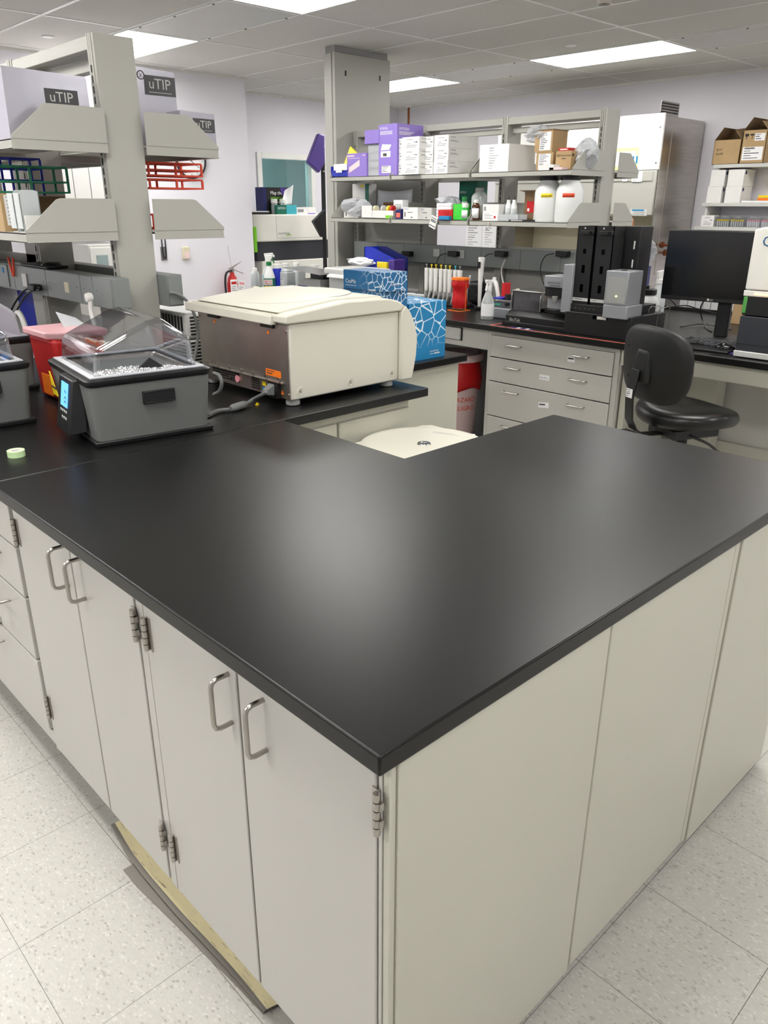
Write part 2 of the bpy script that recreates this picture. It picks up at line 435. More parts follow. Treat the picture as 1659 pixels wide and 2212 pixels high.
# ceiling grid
b = MB()
i0 = int((XMIN-GX0)/GXP)-1
x = GX0+i0*GXP
while x < XW:
    if x > XMIN: b.box(x-.011, x+.011, YMIN, YR, ZC-.004, ZC+.001)
    x += GXP
y = GY0-6*GYP
while y < YR:
    if y > YMIN: b.box(XMIN, XW, y-.011, y+.011, ZC-.0035, ZC+.001)
    y += GYP
struct(b, 'trim_1', 'white_plastic', smooth=False)
b = MB()
b.box(XW-.022, XW, YMIN, YR, ZC-.02, ZC); b.box(XMIN, XC, YW-.022, YW, ZC-.02, ZC); b.box(XC, XC+.02, YW-.022, YR, ZC-.02, ZC); b.box(XC, XW, YR-.022, YR, ZC-.02, ZC)
struct(b, 'trim_2', 'white_plastic', smooth=False)
# ceiling lights and access panels: columns at i = -1 and 4, and -6
def light(i, j, label):
    x0 = GX0+i*GXP; y0 = GY0+j*GYP
    t = thing('ceiling_light', label, 'ceiling light', (x0, y0, ZC-.004), group='recessed ceiling lights')
    f = MB(); W_, L_ = GXP, GYP; e = .012; z0, z1 = -.005, .006
    f.box(e*.5, e*1.6, e, L_-e, z0, z1); f.box(W_-e*1.6, W_-e*.5, e, L_-e, z0, z1); f.box(e, W_-e, e*.5, e*1.6, z0, z1); f.box(e, W_-e, L_-e*1.6, L_-e*.5, z0, z1)
    f.build('frame', 'white_plastic', t, smooth=False)
    MB().box(e*1.6, W_-e*1.6, e*1.6, L_-e*1.6, -.003, .002).build('diffuser', 'diffuser', t, smooth=False)
light(4, 0, 'bright rectangular ceiling light above the long shelving, nearest the right wall')
light(4, 2, 'small-looking bright ceiling light just right of the tall grey column')
light(-1, 0, 'bright ceiling light cut off by the middle of the picture top')
light(-1, 2, 'bright ceiling light behind the top of the left shelving post')
G = 'unseen ceiling light overhead, there to light the near room'
for i, j in ((-6, 0), (-6, 2), (-9, 0), (-6, -2), (-1, -2), (4, -2), (-1, -4), (-6, -4), (-9, -2), (4, -4)): light(i, j, G)  # leftmost column is off the row rhythm, added to brighten doors and floor
for i_ in (2, 4, 6): light(i_, 4, 'unseen ceiling light added to brighten the room behind the back window')  # unseen lamps put in so the view through the window is brighter
def access(i, j, label):
    x0 = GX0+i*GXP; y0 = GY0+j*GYP
    t = thing('ceiling_access_panel', label, 'ceiling panel', (x0, y0, ZC-.004), group='metal ceiling access panels')
    MB().box(.03, GXP-.03, .03, GYP-.03, -.004, .004).build('panel', 'ceil_metal', t, bevel=.002)
    f = MB(); e = .03
    f.box(.012, e, .012, GYP-.012, -.006, .004); f.box(GXP-e, GXP-.012, .012, GYP-.012, -.006, .004); f.box(e, GXP-e, .012, e, -.006, .004); f.box(e, GXP-e, GYP-e, GYP-.012, -.006, .004)
    f.build('frame', 'white_plastic', t)
    for a in (.12, .5, .88):
        for xx in (.022, GXP-.022): MB().cyl((xx, GYP*a, -.010), .008, .005, seg=10).build('screw', 'mid_grey', t)
access(-1, 1, 'framed metal ceiling panel between the two left ceiling lights')
access(4, 1, 'framed metal ceiling panel behind the long right ceiling light')
access(4, -1, 'framed metal ceiling panel at the right picture edge beside the long light')
for px, py, lab in ((103, 78, 'round white sprinkler cover left of the shelving post'), (1233, 97, 'round white sprinkler cover beside the long right light')):
    p = PT(px, py, z=ZC)
    one(MB().lathe([(.001, -.008), (.038, -.008), (.042, -.004), (.042, 0)], seg=28), 'sprinkler_cover', 'white_plastic', lab, 'sprinkler cover', 'flush ceiling sprinkler covers', loc=p)
p = PT(1307, -4, z=ZC)
t = thing('ceiling_sprinkler', 'dark chrome ceiling sprinkler cup at the top picture edge', 'sprinkler', p)
MB().lathe([(.05, 0), (.05, -.012), (.046, -.03), (.034, -.032), (.032, -.012)], seg=28).build('escutcheon', 'steel_dark', t)
MB().cyl((0, 0, -.028), .012, .028, seg=12).build('nozzle', 'black_plastic', t)
# grey duct column running to the ceiling
t = thing('service_column', 'tall grey boxed column rising to the ceiling behind the shelving', 'column', (3.785, 4.5, .914))
b = MB(); b.box(0, .58, 0, .13, 0, ZC-.914-.045); b.build('casing', 'paint_shelf', t, bevel=.004)
b = MB(); b.box(-.006, 0, .035, .095, 0, ZC-.914-.05); b.build('side_channel', 'paint_shelf', t, bevel=.002)
MB().box(.01, .56, .012, .12, ZC-.914-.045, ZC-.914-.001).build('ceiling_collar', 'grey_plastic', t)
for x in (.1, .46): MB().box(x, x+.012, -.004, .001, 1.55, 1.585).build('slot', 'black_plastic', t)
# sprinkler pipe
p = PT(883, 232, x=6.9)
t = thing('sprinkler_pipe', 'thin copper-red pipe dropping from the ceiling behind the column', 'pipe', (p.x, p.y, ZC))
MB().cyl((0, 0, -1.0), .013, 1.0, seg=10).build('pipe', 'copper', t)
MB().lathe([(.001, -.02), (.035, -.02), (.05, -.006), (.05, 0)], seg=16).build('escutcheon', 'white_plastic', t)
# ---------------------------------------------------------------- near bench
HC = 0.914; TT = 0.032
def slab(name, pts, label, z=HC, bev=.0035):
    return one(MB().prism(pts, z-TT, z), name, 'counter', label, 'worktop', bevel=bev)
slab('worktop', [(0,0),(1.575,0),(1.575,.838),(.884,.838),(.884,1.383),(0,1.383)], 'large empty black worktop filling the foreground, L-shaped')
slab('worktop', [(0,1.387),(1.563,1.387),(1.563,2.6),(1.50,2.6),(1.50,5.2),(0,5.2)], 'black worktop carrying the grey water baths and the cream centrifuge')
def handle(parent, rot, at, L=.096, w=True, out=.035, r=.0045, m='brushed'):
    """D handle; rot 'v-x' vertical on a -x face, 'h-x' horizontal on a -x face"""
    x, y, z = at; h = L/2; c = .012
    if rot == 'v-x': pts = [(x, y, z-h), (x-out+c, y, z-h), (x-out, y, z-h+c), (x-out, y, z+h-c), (x-out+c, y, z+h), (x, y, z+h)]
    else: pts = [(x, y-h, z), (x-out+c, y-h, z), (x-out, y-h+c, z), (x-out, y+h-c, z), (x-out+c, y+h, z), (x, y+h, z)]
    Q = []
    for i, p in enumerate(pts):
        Q.append(p)
    b = MB()
    P = [Vector(p) for p in pts]
    # rounded corner path
    path = [P[0], P[1]]
    for k in (1,2): path.append(P[1].lerp(P[2], k/2)+(Vector((P[2][0],P[1][1],P[1][2]))-(P[1]+P[2])/2)*0 if False else P[1].lerp(P[2], k/2)+((Vector((P[2].x, P[1].y, P[1].z))-(P[1]+P[2])/2)*(0.41 if k == 1 else 0)))
    path.append(P[3])
    for k in (1,2): path.append(P[3].lerp(P[4], k/2)+((Vector((P[3].x, P[4].y, P[4].z))-(P[3]+P[4])/2)*(0.41 if k == 1 else 0)))
    path.append(P[5])
    b.tube(path, r, seg=12, smooth=0)
    return b.build('handle', m, parent, w=w, ang=60)
def hinge(parent, x, y, z, s, w=True):
    b = MB(); H = .072
    for k in range(5): b.lathe([(.0001, z-H/2+k*H/5+.0004), (.0052, z-H/2+k*H/5+.0008), (.0056, z-H/2+(k+.5)*H/5), (.0052, z-H/2+(k+1)*H/5-.0008), (.0001, z-H/2+(k+1)*H/5-.0004)], (x-.007, y, 0), 14)
    b.box(x-.0025, x+.0005, min(y, y+s*.014), max(y, y+s*.014), z-H/2, z+H/2)
    for k in (1, 3): b.box(x-.0075, x-.001, min(y, y-s*.008), max(y, y-s*.008), z-H/2+k*H/5+.001, z-H/2+(k+1)*H/5-.001)
    return b.build('hinge', 'brushed', parent, w=w)
def carcass(t, x0, x1, y0, y1, z0, z1, front='-x', m='paint_grey'):
    """open fronted cabinet box, walls 18 mm"""
    b = MB(); e = .016
    b.box(x0, x1, y0, y0+e, z0, z1); b.box(x0, x1, y1-e, y1, z0, z1); b.box(x1-e, x1, y0+e, y1-e, z0, z1)
    b.box(x0, x1-e, y0+e, y1-e, z0, z0+e); b.box(x0, x1-e, y0+e, y1-e, z1-e, z1); b.box(x0+.3, x0+.31, y0+e, y1-e, z0+e, z1-e)
    return b.build('body', m, t, w=True, smooth=False)
ZB = .12; ZT = HC-TT-.004
t = thing('base_cabinet', 'grey two-door base cabinet at the near corner of the foreground bench', 'cabinet', (.03, .035, 0))
carcass(t, .05, .56, .035, .690, ZB, ZT)
for (a, c, hy, hs) in ((.040, .366, .295, 1), (.372, .668, .393, -1)):
    d = MB().box(.03, .049, a, c, ZB+.01, ZT-.012).build('door', 'paint_grey', t, w=True, bevel=.0022)
    handle(d, 'v-x', (.030, hy, .785))
hinge(t, .03, .030, .79, 1); hinge(t, .03, .030, .26, 1); hinge(t, .03, .673, .79, -1); hinge(t, .03, .673, .26, -1)
MB().box(.033, .05, .672, .690, ZB, ZT).build('stile', 'paint_grey', t, w=True, bevel=.001)
MB().box(.033, .046, .031, .037, ZB-.09, ZT).build('stile', 'paint_grey', t, w=True, bevel=.001)
MB().box(.095, .11, .035, .690, 0, ZB).build('toe_kick', 'mid_grey', t, w=True)
t = thing('base_cabinet', 'grey two-door base cabinet left of the near corner one, above the loose wall base', 'cabinet', (.03, .70, 0))
carcass(t, .05, .56, .692, 1.362, ZB, ZT)
for (a, c, hy) in ((.722, 1.012, .960), (1.018, 1.330, 1.047)):
    d = MB().box(.03, .049, a, c, ZB+.01, ZT-.012).build('door', 'paint_grey', t, w=True, bevel=.0022)
    handle(d, 'v-x', (.030, hy, .80))
hinge(t, .03, .717, .79, 1); hinge(t, .03, .717, .26, 1); hinge(t, .03, 1.345, .79, -1); hinge(t, .03, 1.345, .27, -1)
MB().box(.033, .05, .692, .719, ZB, ZT).build('stile', 'paint_grey', t, w=True, bevel=.001)
MB().box(.033, .05, 1.335, 1.362, ZB, ZT).build('stile', 'paint_grey', t, w=True, bevel=.001)
MB().box(.095, .11, .692, 1.362, 0, ZB).build('toe_kick', 'mid_grey', t, w=True)
t = thing('drawer_cabinet', 'grey drawer cabinet at the left picture edge with D handles', 'cabinet', (.03, 1.365, 0))
carcass(t, .05, .56, 1.364, 1.97, ZB+.03, ZT)
for k, (a, c) in enumerate(((.735, ZT-.012), (.59, .729), (.40, .584), (.17, .394))):
    d = MB().box(.03, .049, 1.385, 1.95, a, c).build('drawer', 'paint_grey', t, w=True, bevel=.0022)
    handle(d, 'h-x', (.030, 1.56 if k < 3 else 1.7, c-.05))
MB().box(.035, .05, 1.365, 1.96, .125, .165).build('bottom_rail', 'paint_grey', t, w=True, bevel=.002)
MB().box(.095, .11, 1.364, 1.97, 0, ZB+.03).build('toe_kick', 'mid_grey', t, w=True)
t = thing('base_cabinet', 'plain grey cabinets further along under the water baths', 'cabinet', (.03, 2.0, 0))
carcass(t, .05, .56, 1.985, 3.6, ZB, ZT)
for a in (1.995, 2.53, 3.07): MB().box(.03, .049, a, a+.52, ZB+.01, ZT-.012).build('door', 'paint_grey', t, w=True, bevel=.0022)
one(MB().box(-.0006, .0006, -.008, .008, -.03, 0).mat(1).box(-.001, -.0006, -.006, .006, -.024, -.018), 'key_tag', ['brushed', 'ink'], 'small metal key tag hanging from the lower left drawer handle', 'key tag', loc=(-.002, 1.53, .487), rz=.3)
# end panels facing the viewer's right
t = thing('end_panel', 'wide smooth cream-grey side panel right of the near corner', 'panel', (.045, .005, 0))
MB().box(.047, .566, .012, .03, .025, ZT+.001).box(.035, .0465, .016, .03, .025, ZT-.002).build('panel', 'paint_cream', t, w=True, bevel=.002)
t = thing('end_panel', 'second smooth side panel, middle of the right flank', 'panel', (.57, .005, 0))
MB().box(.572, 1.071, .012, .03, .035, ZT+.001).build('panel', 'paint_cream', t, w=True, bevel=.002)
MB().box(.566, .572, .016, .03, .03, ZT).build('joint_strip', 'light_grey', t, w=True)
t = thing('end_panel', 'third side panel with a clipped lower corner, at the right picture edge', 'panel', (1.08, .005, 0))
MB().prism([(1.104,.02),(1.575,.02),(1.575,.10),(1.565,.16),(1.565,ZT),(1.104,ZT)], .010, .028, axis='y').build('panel', 'paint_cream', t, w=True, bevel=.002)
MB().box(1.078, 1.100, .014, .03, .025, ZT).build('filler_strip', 'paint_cream', t, w=True, bevel=.001)
t = thing('bench_panelling', 'cream plinth and back panels under the arm of the foreground worktop', 'bench frame', (.6, .4, 0))
MB().box(.58, 1.54, .60, .612, .02, ZT).build('back_panel', 'paint_cream', t, w=True)
MB().box(1.545, 1.56, .035, .82, .02, ZT).build('side_panel', 'paint_cream', t, w=True)
MB().box(.575, 1.54, .04, .055, 0, .03).build('plinth', 'mid_grey', t, w=True)
MB().box(.86, .876, .85, 1.38, .0, ZT).build('side_panel', 'paint_cream', t, w=True)
# torn vinyl wall base on the floor
def strip(name, mats, label, path, wv, curl, th=.003, two=False):
    """path: floor points; wv: width vectors per point; curl: lift of the outer edge"""
    b = MB(); n = len(path); m = 12
    top = []
    for i in range(n):
        p = Vector(path[i]); u = Vector(wv[i]); row = []
        for j in range(m+1):
            s = j/m; h = curl[i][0]*(1-s)**2+curl[i][1]*s**2+curl[i][2]*4*s*(1-s)
            row.append(p+u*s+Vector((0,0,h)))
        top.append(row)
    G = [[b.V(q) for q in r] for r in top]; H = [[b.V(q-Vector((0,0,th))) for q in r] for r in top]
    for i in range(n-1):
        for j in range(m):
            b.mi = 1 if (two and 2 <= j < m) else 0
            b.F([G[i][j], G[i+1][j], G[i+1][j+1], G[i][j+1]]); b.mi = 0
            b.F([H[i][j], H[i][j+1], H[i+1][j+1], H[i+1][j]])
        b.F([G[i][0], H[i][0], H[i+1][0], G[i+1][0]]); b.F([G[i][m], G[i+1][m], H[i+1][m], H[i][m]])
    for k in (0, n-1):
        for j in range(m): b.F([G[k][j], G[k][j+1], H[k][j+1], H[k][j]])
    if two:   # bare streaks where the adhesive came away
        rnd = random.Random(3); b.mi = 0
        for q in range(90):
            i = rnd.randint(0, n-2); j = rnd.choice([2,2,2,3,3,4,5,6,7,8,8,9]); s0 = rnd.random()*.8; L = rnd.uniform(.1, .9); w_ = rnd.uniform(.03, .20)
            def pt(a, c): 
                a = min(a, n-1.001); ii = int(a); fr = a-ii; return top[ii][j].lerp(top[ii+1][j], fr).lerp(top[ii][j+1].lerp(top[ii+1][j+1], fr), c)+Vector((0,0,.0012))
            c0 = rnd.random()*.7
            vs = [b.V(pt(i+s0, c0)), b.V(pt(min(i+s0+L, n-1.01), c0+w_*.3)), b.V(pt(min(i+s0+L*.9, n-1.01), c0+w_)), b.V(pt(i+s0+.05, c0+w_*.8))]
            b.F(vs)
    return one(b, name, mats, label, 'wall base strip')
def resample(pp, n):
    P = [PT(*q, z=.006) for q in pp]; out = []
    for i in range(n):
        f = i/(n-1)*(len(P)-1); k = min(int(f), len(P)-2); out.append(P[k].lerp(P[k+1], f-k))
    return out
n = 22
path = resample([(240,1785),(274,1850),(312,1901),(380,1981),(464,2069),(523,2133),(570,2188)], n); wv = []; curl = []
for i in range(n):
    s = i/(n-1); inner = .113 if s > .12 else .118; inner = .116-.012*s
    wv.append(Vector((max(.05, inner-path[i].x)*(1-.33*max(0, s-.75)*4*.9), -.010, 0))); curl.append((.006+.004*math.sin(PI*s), .004+.018*math.sin(PI*s), .004))
strip('loose_wall_base', ['vinyl_base', 'adhesive'], 'torn vinyl wall base lying face down, showing pale ribbed adhesive', path, wv, curl, two=True)
path = resample([(266,1877),(295,1913),(380,1996),(443,2061),(506,2122),(568,2188)], n); wv = []; curl = []
for i in range(n):
    s = i/(n-1); path[i].z = .003; wv.append(Vector((.07*(1-s*.75), .0, 0))); curl.append((.001, .001, .0))
strip('loose_wall_base', ['vinyl_base', 'vinyl_base'], 'plain grey-brown vinyl strip on the floor under the torn one', path, wv, curl, th=.0025)
# floor-standing centrifuge in the gap
t = thing('floor_centrifuge', 'cream floor centrifuge lid showing in the gap behind the foreground worktop', 'centrifuge', (1.22, 1.10, 0))
MB().box(.905, 1.545, .87, 1.362, .03, .70).build('body', 'centrifuge_cream', t, w=True, bevel=.02, seg=3)
b = MB(); z = .785
b.prism([(.90,.86),(1.51,.86),(1.545,.89),(1.545,1.345),(1.51,1.372),(.93,1.372),(.90,1.34)], .70, z)
b.build('lid', 'centrifuge_cream', t, w=True, bevel=.012, seg=3)
MB().lathe([(.001, z+.0015), (.19, z+.0035), (.215, z+.003), (.222, z-.001)], (1.33, 1.185, 0), 48).build('lid_dish', 'centrifuge_cream', t, w=True)
MB().lathe([(.001, z+.004), (.012, z+.0045), (.014, z+.006), (.022, z+.006), (.024, z+.002)], (1.33, 1.185, 0), 28).build('viewing_port', 'steel', t, w=True)
MB().tag((1.44, 1.27, z+.002), .16, .055, 'z', 5, rot=-1.2, seed=4).build('lid_label', ['paper', 'paper', 'grey_ink'], t, w=True)
for xx in (.96, 1.49):
    for yy in (.92, 1.31): MB().cyl((xx, yy, 0), .025, .03, seg=12).build('foot', 'black_plastic', t, w=True)
# cream cabinets under the centrifuge slab
t = thing('base_cabinet', 'cream cabinet front under the small worktop with the centrifuge', 'cabinet', (1.2, 1.42, 0))
MB().box(.905, 1.50, 1.43, 2.0, .05, ZT).build('body', 'paint_cream', t, w=True, bevel=.002)
MB().box(1.145, 1.49, 1.414, 1.43, .1, ZT-.03).build('door', 'paint_cream', t, w=True, bevel=.003)
MB().box(.91, 1.135, 1.414, 1.43, .70, ZT-.03).build('drawer', 'paint_cream', t, w=True, bevel=.003)
t = thing('base_cabinet', 'tall cream cabinet end standing beyond the centrifuge, under the blue cartons', 'cabinet', (1.9, 2.0, 0))
MB().box(1.60, 2.18, 1.775, 2.75, 0, ZT).build('body', 'paint_cream', t, w=True, bevel=.003)
slab('worktop', [(1.567,1.745),(2.205,1.745),(2.205,2.78),(1.567,2.78)], 'short black worktop beneath the blue cartons')
# adapters: small yellow cap and tape
one(MB().prism([(-.006,-.004),(.006,-.004),(.006,.004),(-.006,.004)], 0, .005).cyl((0,0,.005), .003, .004, seg=10), 'yellow_clip', 'yellow', 'tiny yellow plastic piece lying behind the grey power cord', 'clip', loc=PT(556, 875, z=HC), rz=.4)
p = PT(36, 985, z=HC)
b = MB(); b.lathe([(.0125, 0), (.0215, 0), (.0215, .0165), (.0125, .0165)], seg=32); 
t = thing('tape_roll', 'small pale green roll of labelling tape on the left worktop', 'tape', p)
r = []
b = MB(); ring = lambda rr, z: [(rr*math.cos(2*PI*k/32), rr*math.sin(2*PI*k/32), z) for k in range(32)]
b.ring_loft([ring(.013, 0), ring(.0225, 0), ring(.0225, .0165), ring(.013, .0165), ring(.013, 0)], cap=False)
b.build('tape', 'tape_green', t)
b = MB(); b.ring_loft([ring(.011, .0005), ring(.0128, .0005), ring(.0128, .0162), ring(.011, .0162), ring(.011, .0005)], cap=False); b.build('core', 'white_card', t)
# ---------------------------------------------------------------- shelving along the benches
def bracket(x0, x1, z, y, flip):
    """end plate: tall at the post, slanting to the front edge, with a folded foot; local prism along y"""
    H = .137; d = abs(x1-x0); s = -1 if flip else 1      # x0 is at the post, x1 the shelf front
    P = [(x0, z+.031), (x1, z+.031), (x1, z+.040), (x1-s*.115, z+H), (x1-s*.130, z+H+.004), (x0, z+H+.004)]
    b = MB(); b.prism([(p[0], p[1]) for p in P], y-.003, y, axis='y'); b.box(min(x0, x1-s*.002), max(x0, x1-s*.002), y-.001, y+.003, z, z+.028); b.box(min(x0, x1), max(x0, x1), y-.003, y+.001, z+.0, z+.003); b.box(min(x0, x1), max(x0, x1), y-.001, y+.002, z+.0275, z+.0315)
    return b
def spine(xc, ys, zbot, ztop, name_label, group_note, shelves, depth_l, depth_r, ylast=None, left_labels=None, right_labels=None):
    t = thing('shelving_frame', name_label, 'shelving', (xc, ys[0], zbot))
    hw = .073
    for k, y in enumerate(ys):
        b = MB(); b.box(xc-hw, xc+hw, y, y+.014, zbot, ztop); 
        for s in (-1, 1):
            for q in range(3): b.box(xc+s*(hw-.001)-.004, xc+s*(hw-.001)+.004, y+.014+q*.012, y+.023+q*.012, zbot, ztop)
        b.box(xc-hw+.004, xc+hw-.004, y+.014, y+.05, zbot, ztop)
        b.build('post', 'paint_shelf', t, w=True, bevel=.0015)
        for s in (-1, 1):
            b = MB(); z = zbot+.25
            while z < ztop-.1: b.box(xc+s*(hw+.004)-.001, xc+s*(hw+.004)+.001, y+.026, y+.031, z, z+.022); z += .032
            b.build('slot_strip', 'black_matt', t, w=True, smooth=False)
    for a, c in zip(ys, ys[1:]):
        b = MB(); b.box(xc-hw+.003, xc+hw-.003, a+.05, c, ztop-.045, ztop-.004); b.box(xc-.02, xc+.02, a+.05, c, ztop-.095, ztop-.06)
        b.build('top_rail', 'paint_shelf', t, w=True, bevel=.002)
    return t
def shelf(xp, xf, y0, y1, z, label, first=True, last=True, flip=True, group=None):
    t = thing('shelf', label, 'shelf', (xf, (y0+y1)/2, z), group=group)
    a, c = min(xp, xf), max(xp, xf)
    b = MB(); b.box(a, c, y0+.004, y1-.004, z+.026, z+.031)
    e = -1 if flip else 1
    b.box(min(xf, xf-e*.004), max(xf, xf-e*.004), y0+.004, y1-.004, z, z+.031); b.box(min(xf, xf-e*.02), max(xf, xf-e*.02), y0+.004, y1-.004, z, z+.004)
    b.build('deck', 'paint_shelf', t, w=True, bevel=.001)
    bracket(xp, xf, z, y0+.001, flip).build('end_plate', 'paint_shelf', t, w=True, bevel=.001)
    bracket(xp, xf, z, y1-.001, flip).build('end_plate', 'paint_shelf', t, w=True, bevel=.001)
    return t
# left island
XL = .891; YL = [2.26, 3.0, 3.74, 4.48]
SZ1, SZ2 = 1.712, 1.425
spine(XL, YL, HC, 2.08, 'grey steel shelving frame with the tall post at the left of the picture', '', None, 0, 0)
for k, (a, c) in enumerate(zip(YL, YL[1:])):
    w_ = ('nearest bay of the left shelving', 'second bay of the left shelving', 'far bay of the left shelving')[k]
    shelf(.818, .495, a-.02 if k == 0 else a+.02, c, SZ1, 'upper grey shelf on the near side, '+w_)
    shelf(.818, .495, a-.02 if k == 0 else a+.02, c, SZ2, 'lower grey shelf on the near side, '+w_)
    if k < 2:
        shelf(.964, 1.265, a-.02 if k == 0 else a+.02, c, SZ1, 'upper grey shelf on the centrifuge side, '+w_, flip=False)
        shelf(.964, 1.265, a-.02 if k == 0 else a+.02, c, SZ2, 'lower grey shelf on the centrifuge side, '+w_, flip=False)
# right bench shelving
XR = 4.02; YRS = [2.22, 2.955, 3.69, 4.43]
spine(XR, YRS, HC, 2.085, 'grey steel shelving frame of the middle bench with a wide end post', '', None, 0, 0)
for k, (a, c) in enumerate(zip(YRS, YRS[1:])):
    w_ = ('right bay with the end post', 'middle bay', 'left bay beside the tall column')[k]
    c2 = c if k < 2 else 4.36
    shelf(3.947, 3.60, a-.02 if k == 0 else a+.02, c2, SZ1, 'upper grey shelf of the middle bench, '+w_)
    shelf(3.947, 3.60, a-.02 if k == 0 else a+.02, c2, SZ2, 'lower grey shelf of the middle bench, '+w_)
shelf(4.093, 4.345, 2.20, 2.955, SZ1, 'upper rear shelf end sticking out right of the end post', flip=False)
shelf(4.093, 4.345, 2.20, 2.955, SZ2, 'lower rear shelf end sticking out right of the end post', flip=False)
# solid back panels of the left bay and under-shelf panels
t = thing('backing_panels', 'dark-looking grey panels closing the middle bench shelving', 'panel', (4.02, 3.9, HC))
MB().box(4.01, 4.03, 3.76, 4.42, HC+.02, 1.72).build('panel', 'paint_shelf', t, w=True)
MB().box(4.01, 4.03, 2.275, 2.95, HC+.02, 1.17).build('panel', 'paint_shelf', t, w=True)
MB().box(4.01, 4.03, 3.01, 3.685, HC+.02, 1.17).build('panel', 'paint_shelf', t, w=True)
MB().box(4.0, 4.022, 2.28, 2.95, 1.27, 1.285).build('rail', 'paint_shelf', t, w=True)
t = thing('backing_panels', 'grey panels closing the left shelving below the socket duct', 'panel', (XL, 2.6, HC))
MB().box(XL-.005, XL+.005, 2.32, 2.62, HC+.01, 1.2).build('panel', 'paint_shelf', t, w=True)
MB().box(XL-.005, XL+.005, 3.06, 3.35, HC+.01, 1.72).build('panel', 'paint_shelf', t, w=True)
MB().box(XL-.005, XL+.005, 3.06, 3.72, 1.20, 1.33).build('panel', 'paint_shelf', t, w=True)
# socket ducts
def duct(x0, x1, y0, y1, z0, z1, label, joints):
    t = thing('socket_duct', label, 'electrical duct', ((x0+x1)/2, y0, z0))
    MB().box(x0, x1, y0, y1, z0, z1).build('housing', 'raceway', t, w=True, bevel=.002)
    xf = x0
    for a, c in zip(joints, joints[1:]):
        MB().box(xf-.003, xf+.001, a+.002, c-.002, z0+.002, z1-.002).build('cover_plate', 'raceway', t, w=True, bevel=.0012)
    for a in joints[1:-1]:
        for s in (-.03, .03): MB().cyl((xf-.0045, a+s, z0+.06), .0025, .002, axis='x', seg=8).build('screw', 'mid_grey', t, w=True)
    return t
dl = duct(.745, .812, 2.19, 4.4, 1.19, 1.30, 'grey socket duct under the left shelves, near side', [2.19, 2.34, 2.45, 2.78, 3.14, 3.5, 3.9, 4.4])
MB().box(.741, .746, 2.56, 2.60, 1.222, 1.262).build('blank_plate', 'ivory', dl, w=True, bevel=.001)
MB().box(.735, .742, 2.98, 3.03, 1.215, 1.27).build('switch_plate', 'light_grey', dl, w=True, bevel=.002)
b = MB().box(.737, .742, 3.20, 3.30, 1.20, 1.295); b.build('outlet_plate', 'raceway', dl, w=True, bevel=.002)
MB().lathe([(.0, .735), (.012, .735), (.013, .738)], (0, 3.25, 1.27), 16, 'x').build('blue_outlet', 'box_blue', dl, w=True)
t = thing('socket_duct', 'grey socket duct end on the centrifuge side of the left post', 'electrical duct', (.98, 2.2, 1.19))
MB().box(.966, 1.03, 2.19, 3.6, 1.185, 1.30).build('housing', 'raceway', t, w=True, bevel=.002)
MB().box(.969, 1.027, 2.186, 2.19, 1.19, 1.295).build('end_cap', 'raceway', t, w=True, bevel=.001)
MB().box(.748, .813, 2.186, 2.19, 1.193, 1.297).build('end_cap', 'raceway', dl, w=True, bevel=.001)
dr = duct(3.89, 3.940, 2.27, 4.42, 1.145, 1.275, 'long grey socket duct under the middle bench shelves', [2.27, 2.42, 2.74, 3.08, 3.42, 3.84, 4.14, 4.42])
for y in (3.26, 3.5): MB().box(3.880, 3.888, y-.03, y+.03, 1.195, 1.25).build('outlet_plate', 'light_grey', dr, w=True, bevel=.002)
# middle bench
slab('worktop', [(2.995,.40),(5.05,.40),(5.05,4.83),(2.995,4.83)], 'long black worktop of the middle bench behind the aisle')
t = thing('drawer_cabinet', 'wide four-drawer cabinet with paper labels under the middle bench', 'cabinet', (3.03, 1.88, 0))
b = MB(); b.box(3.05, 3.6, 1.44, 1.456, 0, ZT).box(3.05, 3.6, 2.276, 2.292, 0, ZT).box(3.05, 3.6, 1.456, 2.276, .1, .116).box(3.05, 3.6, 1.456, 2.276, ZT-.016, ZT).box(3.585, 3.6, 1.456, 2.276, .116, ZT-.016)
b.box(3.035, 3.05, 1.445, 1.472, 0, ZT).box(3.035, 3.05, 2.272, 2.295, 0, ZT).box(3.035, 3.05, 1.472, 2.272, ZT-.02, ZT)
b.build('body', 'paint_grey', t, w=True, bevel=.001)
dz = [(.734, .856), (.594, .730), (.388, .590), (.14, .384)]
for k, (a, c) in enumerate(dz):
    d = MB().box(3.028, 3.048, 1.475, 2.268, a+.002, c).build('drawer', 'paint_grey', t, w=True, bevel=.002)
    for y in (2.10, 1.665): handle(d, 'h-x', (3.028, y, c-.042), L=.10, out=.028, r=.0042)
    if k == 0: MB().tag((3.028, 1.745, a+.042), .045, .028, '-x', 1, seed=2).build('drawer_label', ['paper','paper','ink'], d, w=True)
    if k == 1: b = MB().tag((3.028, 1.915, a+.060), .066, .028, '-x', 0); b.text('Assay Plates', .0105, (3.0268, 1.911, a+.070), '-x', mi=2); b.build('drawer_label', ['paper','paper','ink'], d, w=True)
    if k == 2: MB().tag((3.028, 1.905, a+.108), .068, .030, '-x', 1, rot=.12, seed=5).build('drawer_label', ['paper','paper','ink'], d, w=True)
t = thing('apron_drawer', 'slim grey apron with a white-fronted drawer over the red waste bin', 'apron', (3.04, 2.5, .80))
MB().box(3.035, 3.06, 2.295, 3.6, .765, ZT).build('apron', 'paint_grey', t, w=True, bevel=.001)
MB().box(3.020, 3.034, 2.50, 2.95, .80, .87).build('drawer_front', 'light_grey', t, w=True, bevel=.004)
MB().box(3.033, 3.0345, 2.49, 2.96, .795, .873).build('shadow_gap', 'black_plastic', t, w=True)
t = thing('bench_support', 'grey support walls under the left part of the middle bench', 'bench frame', (3.3, 3.6, 0))
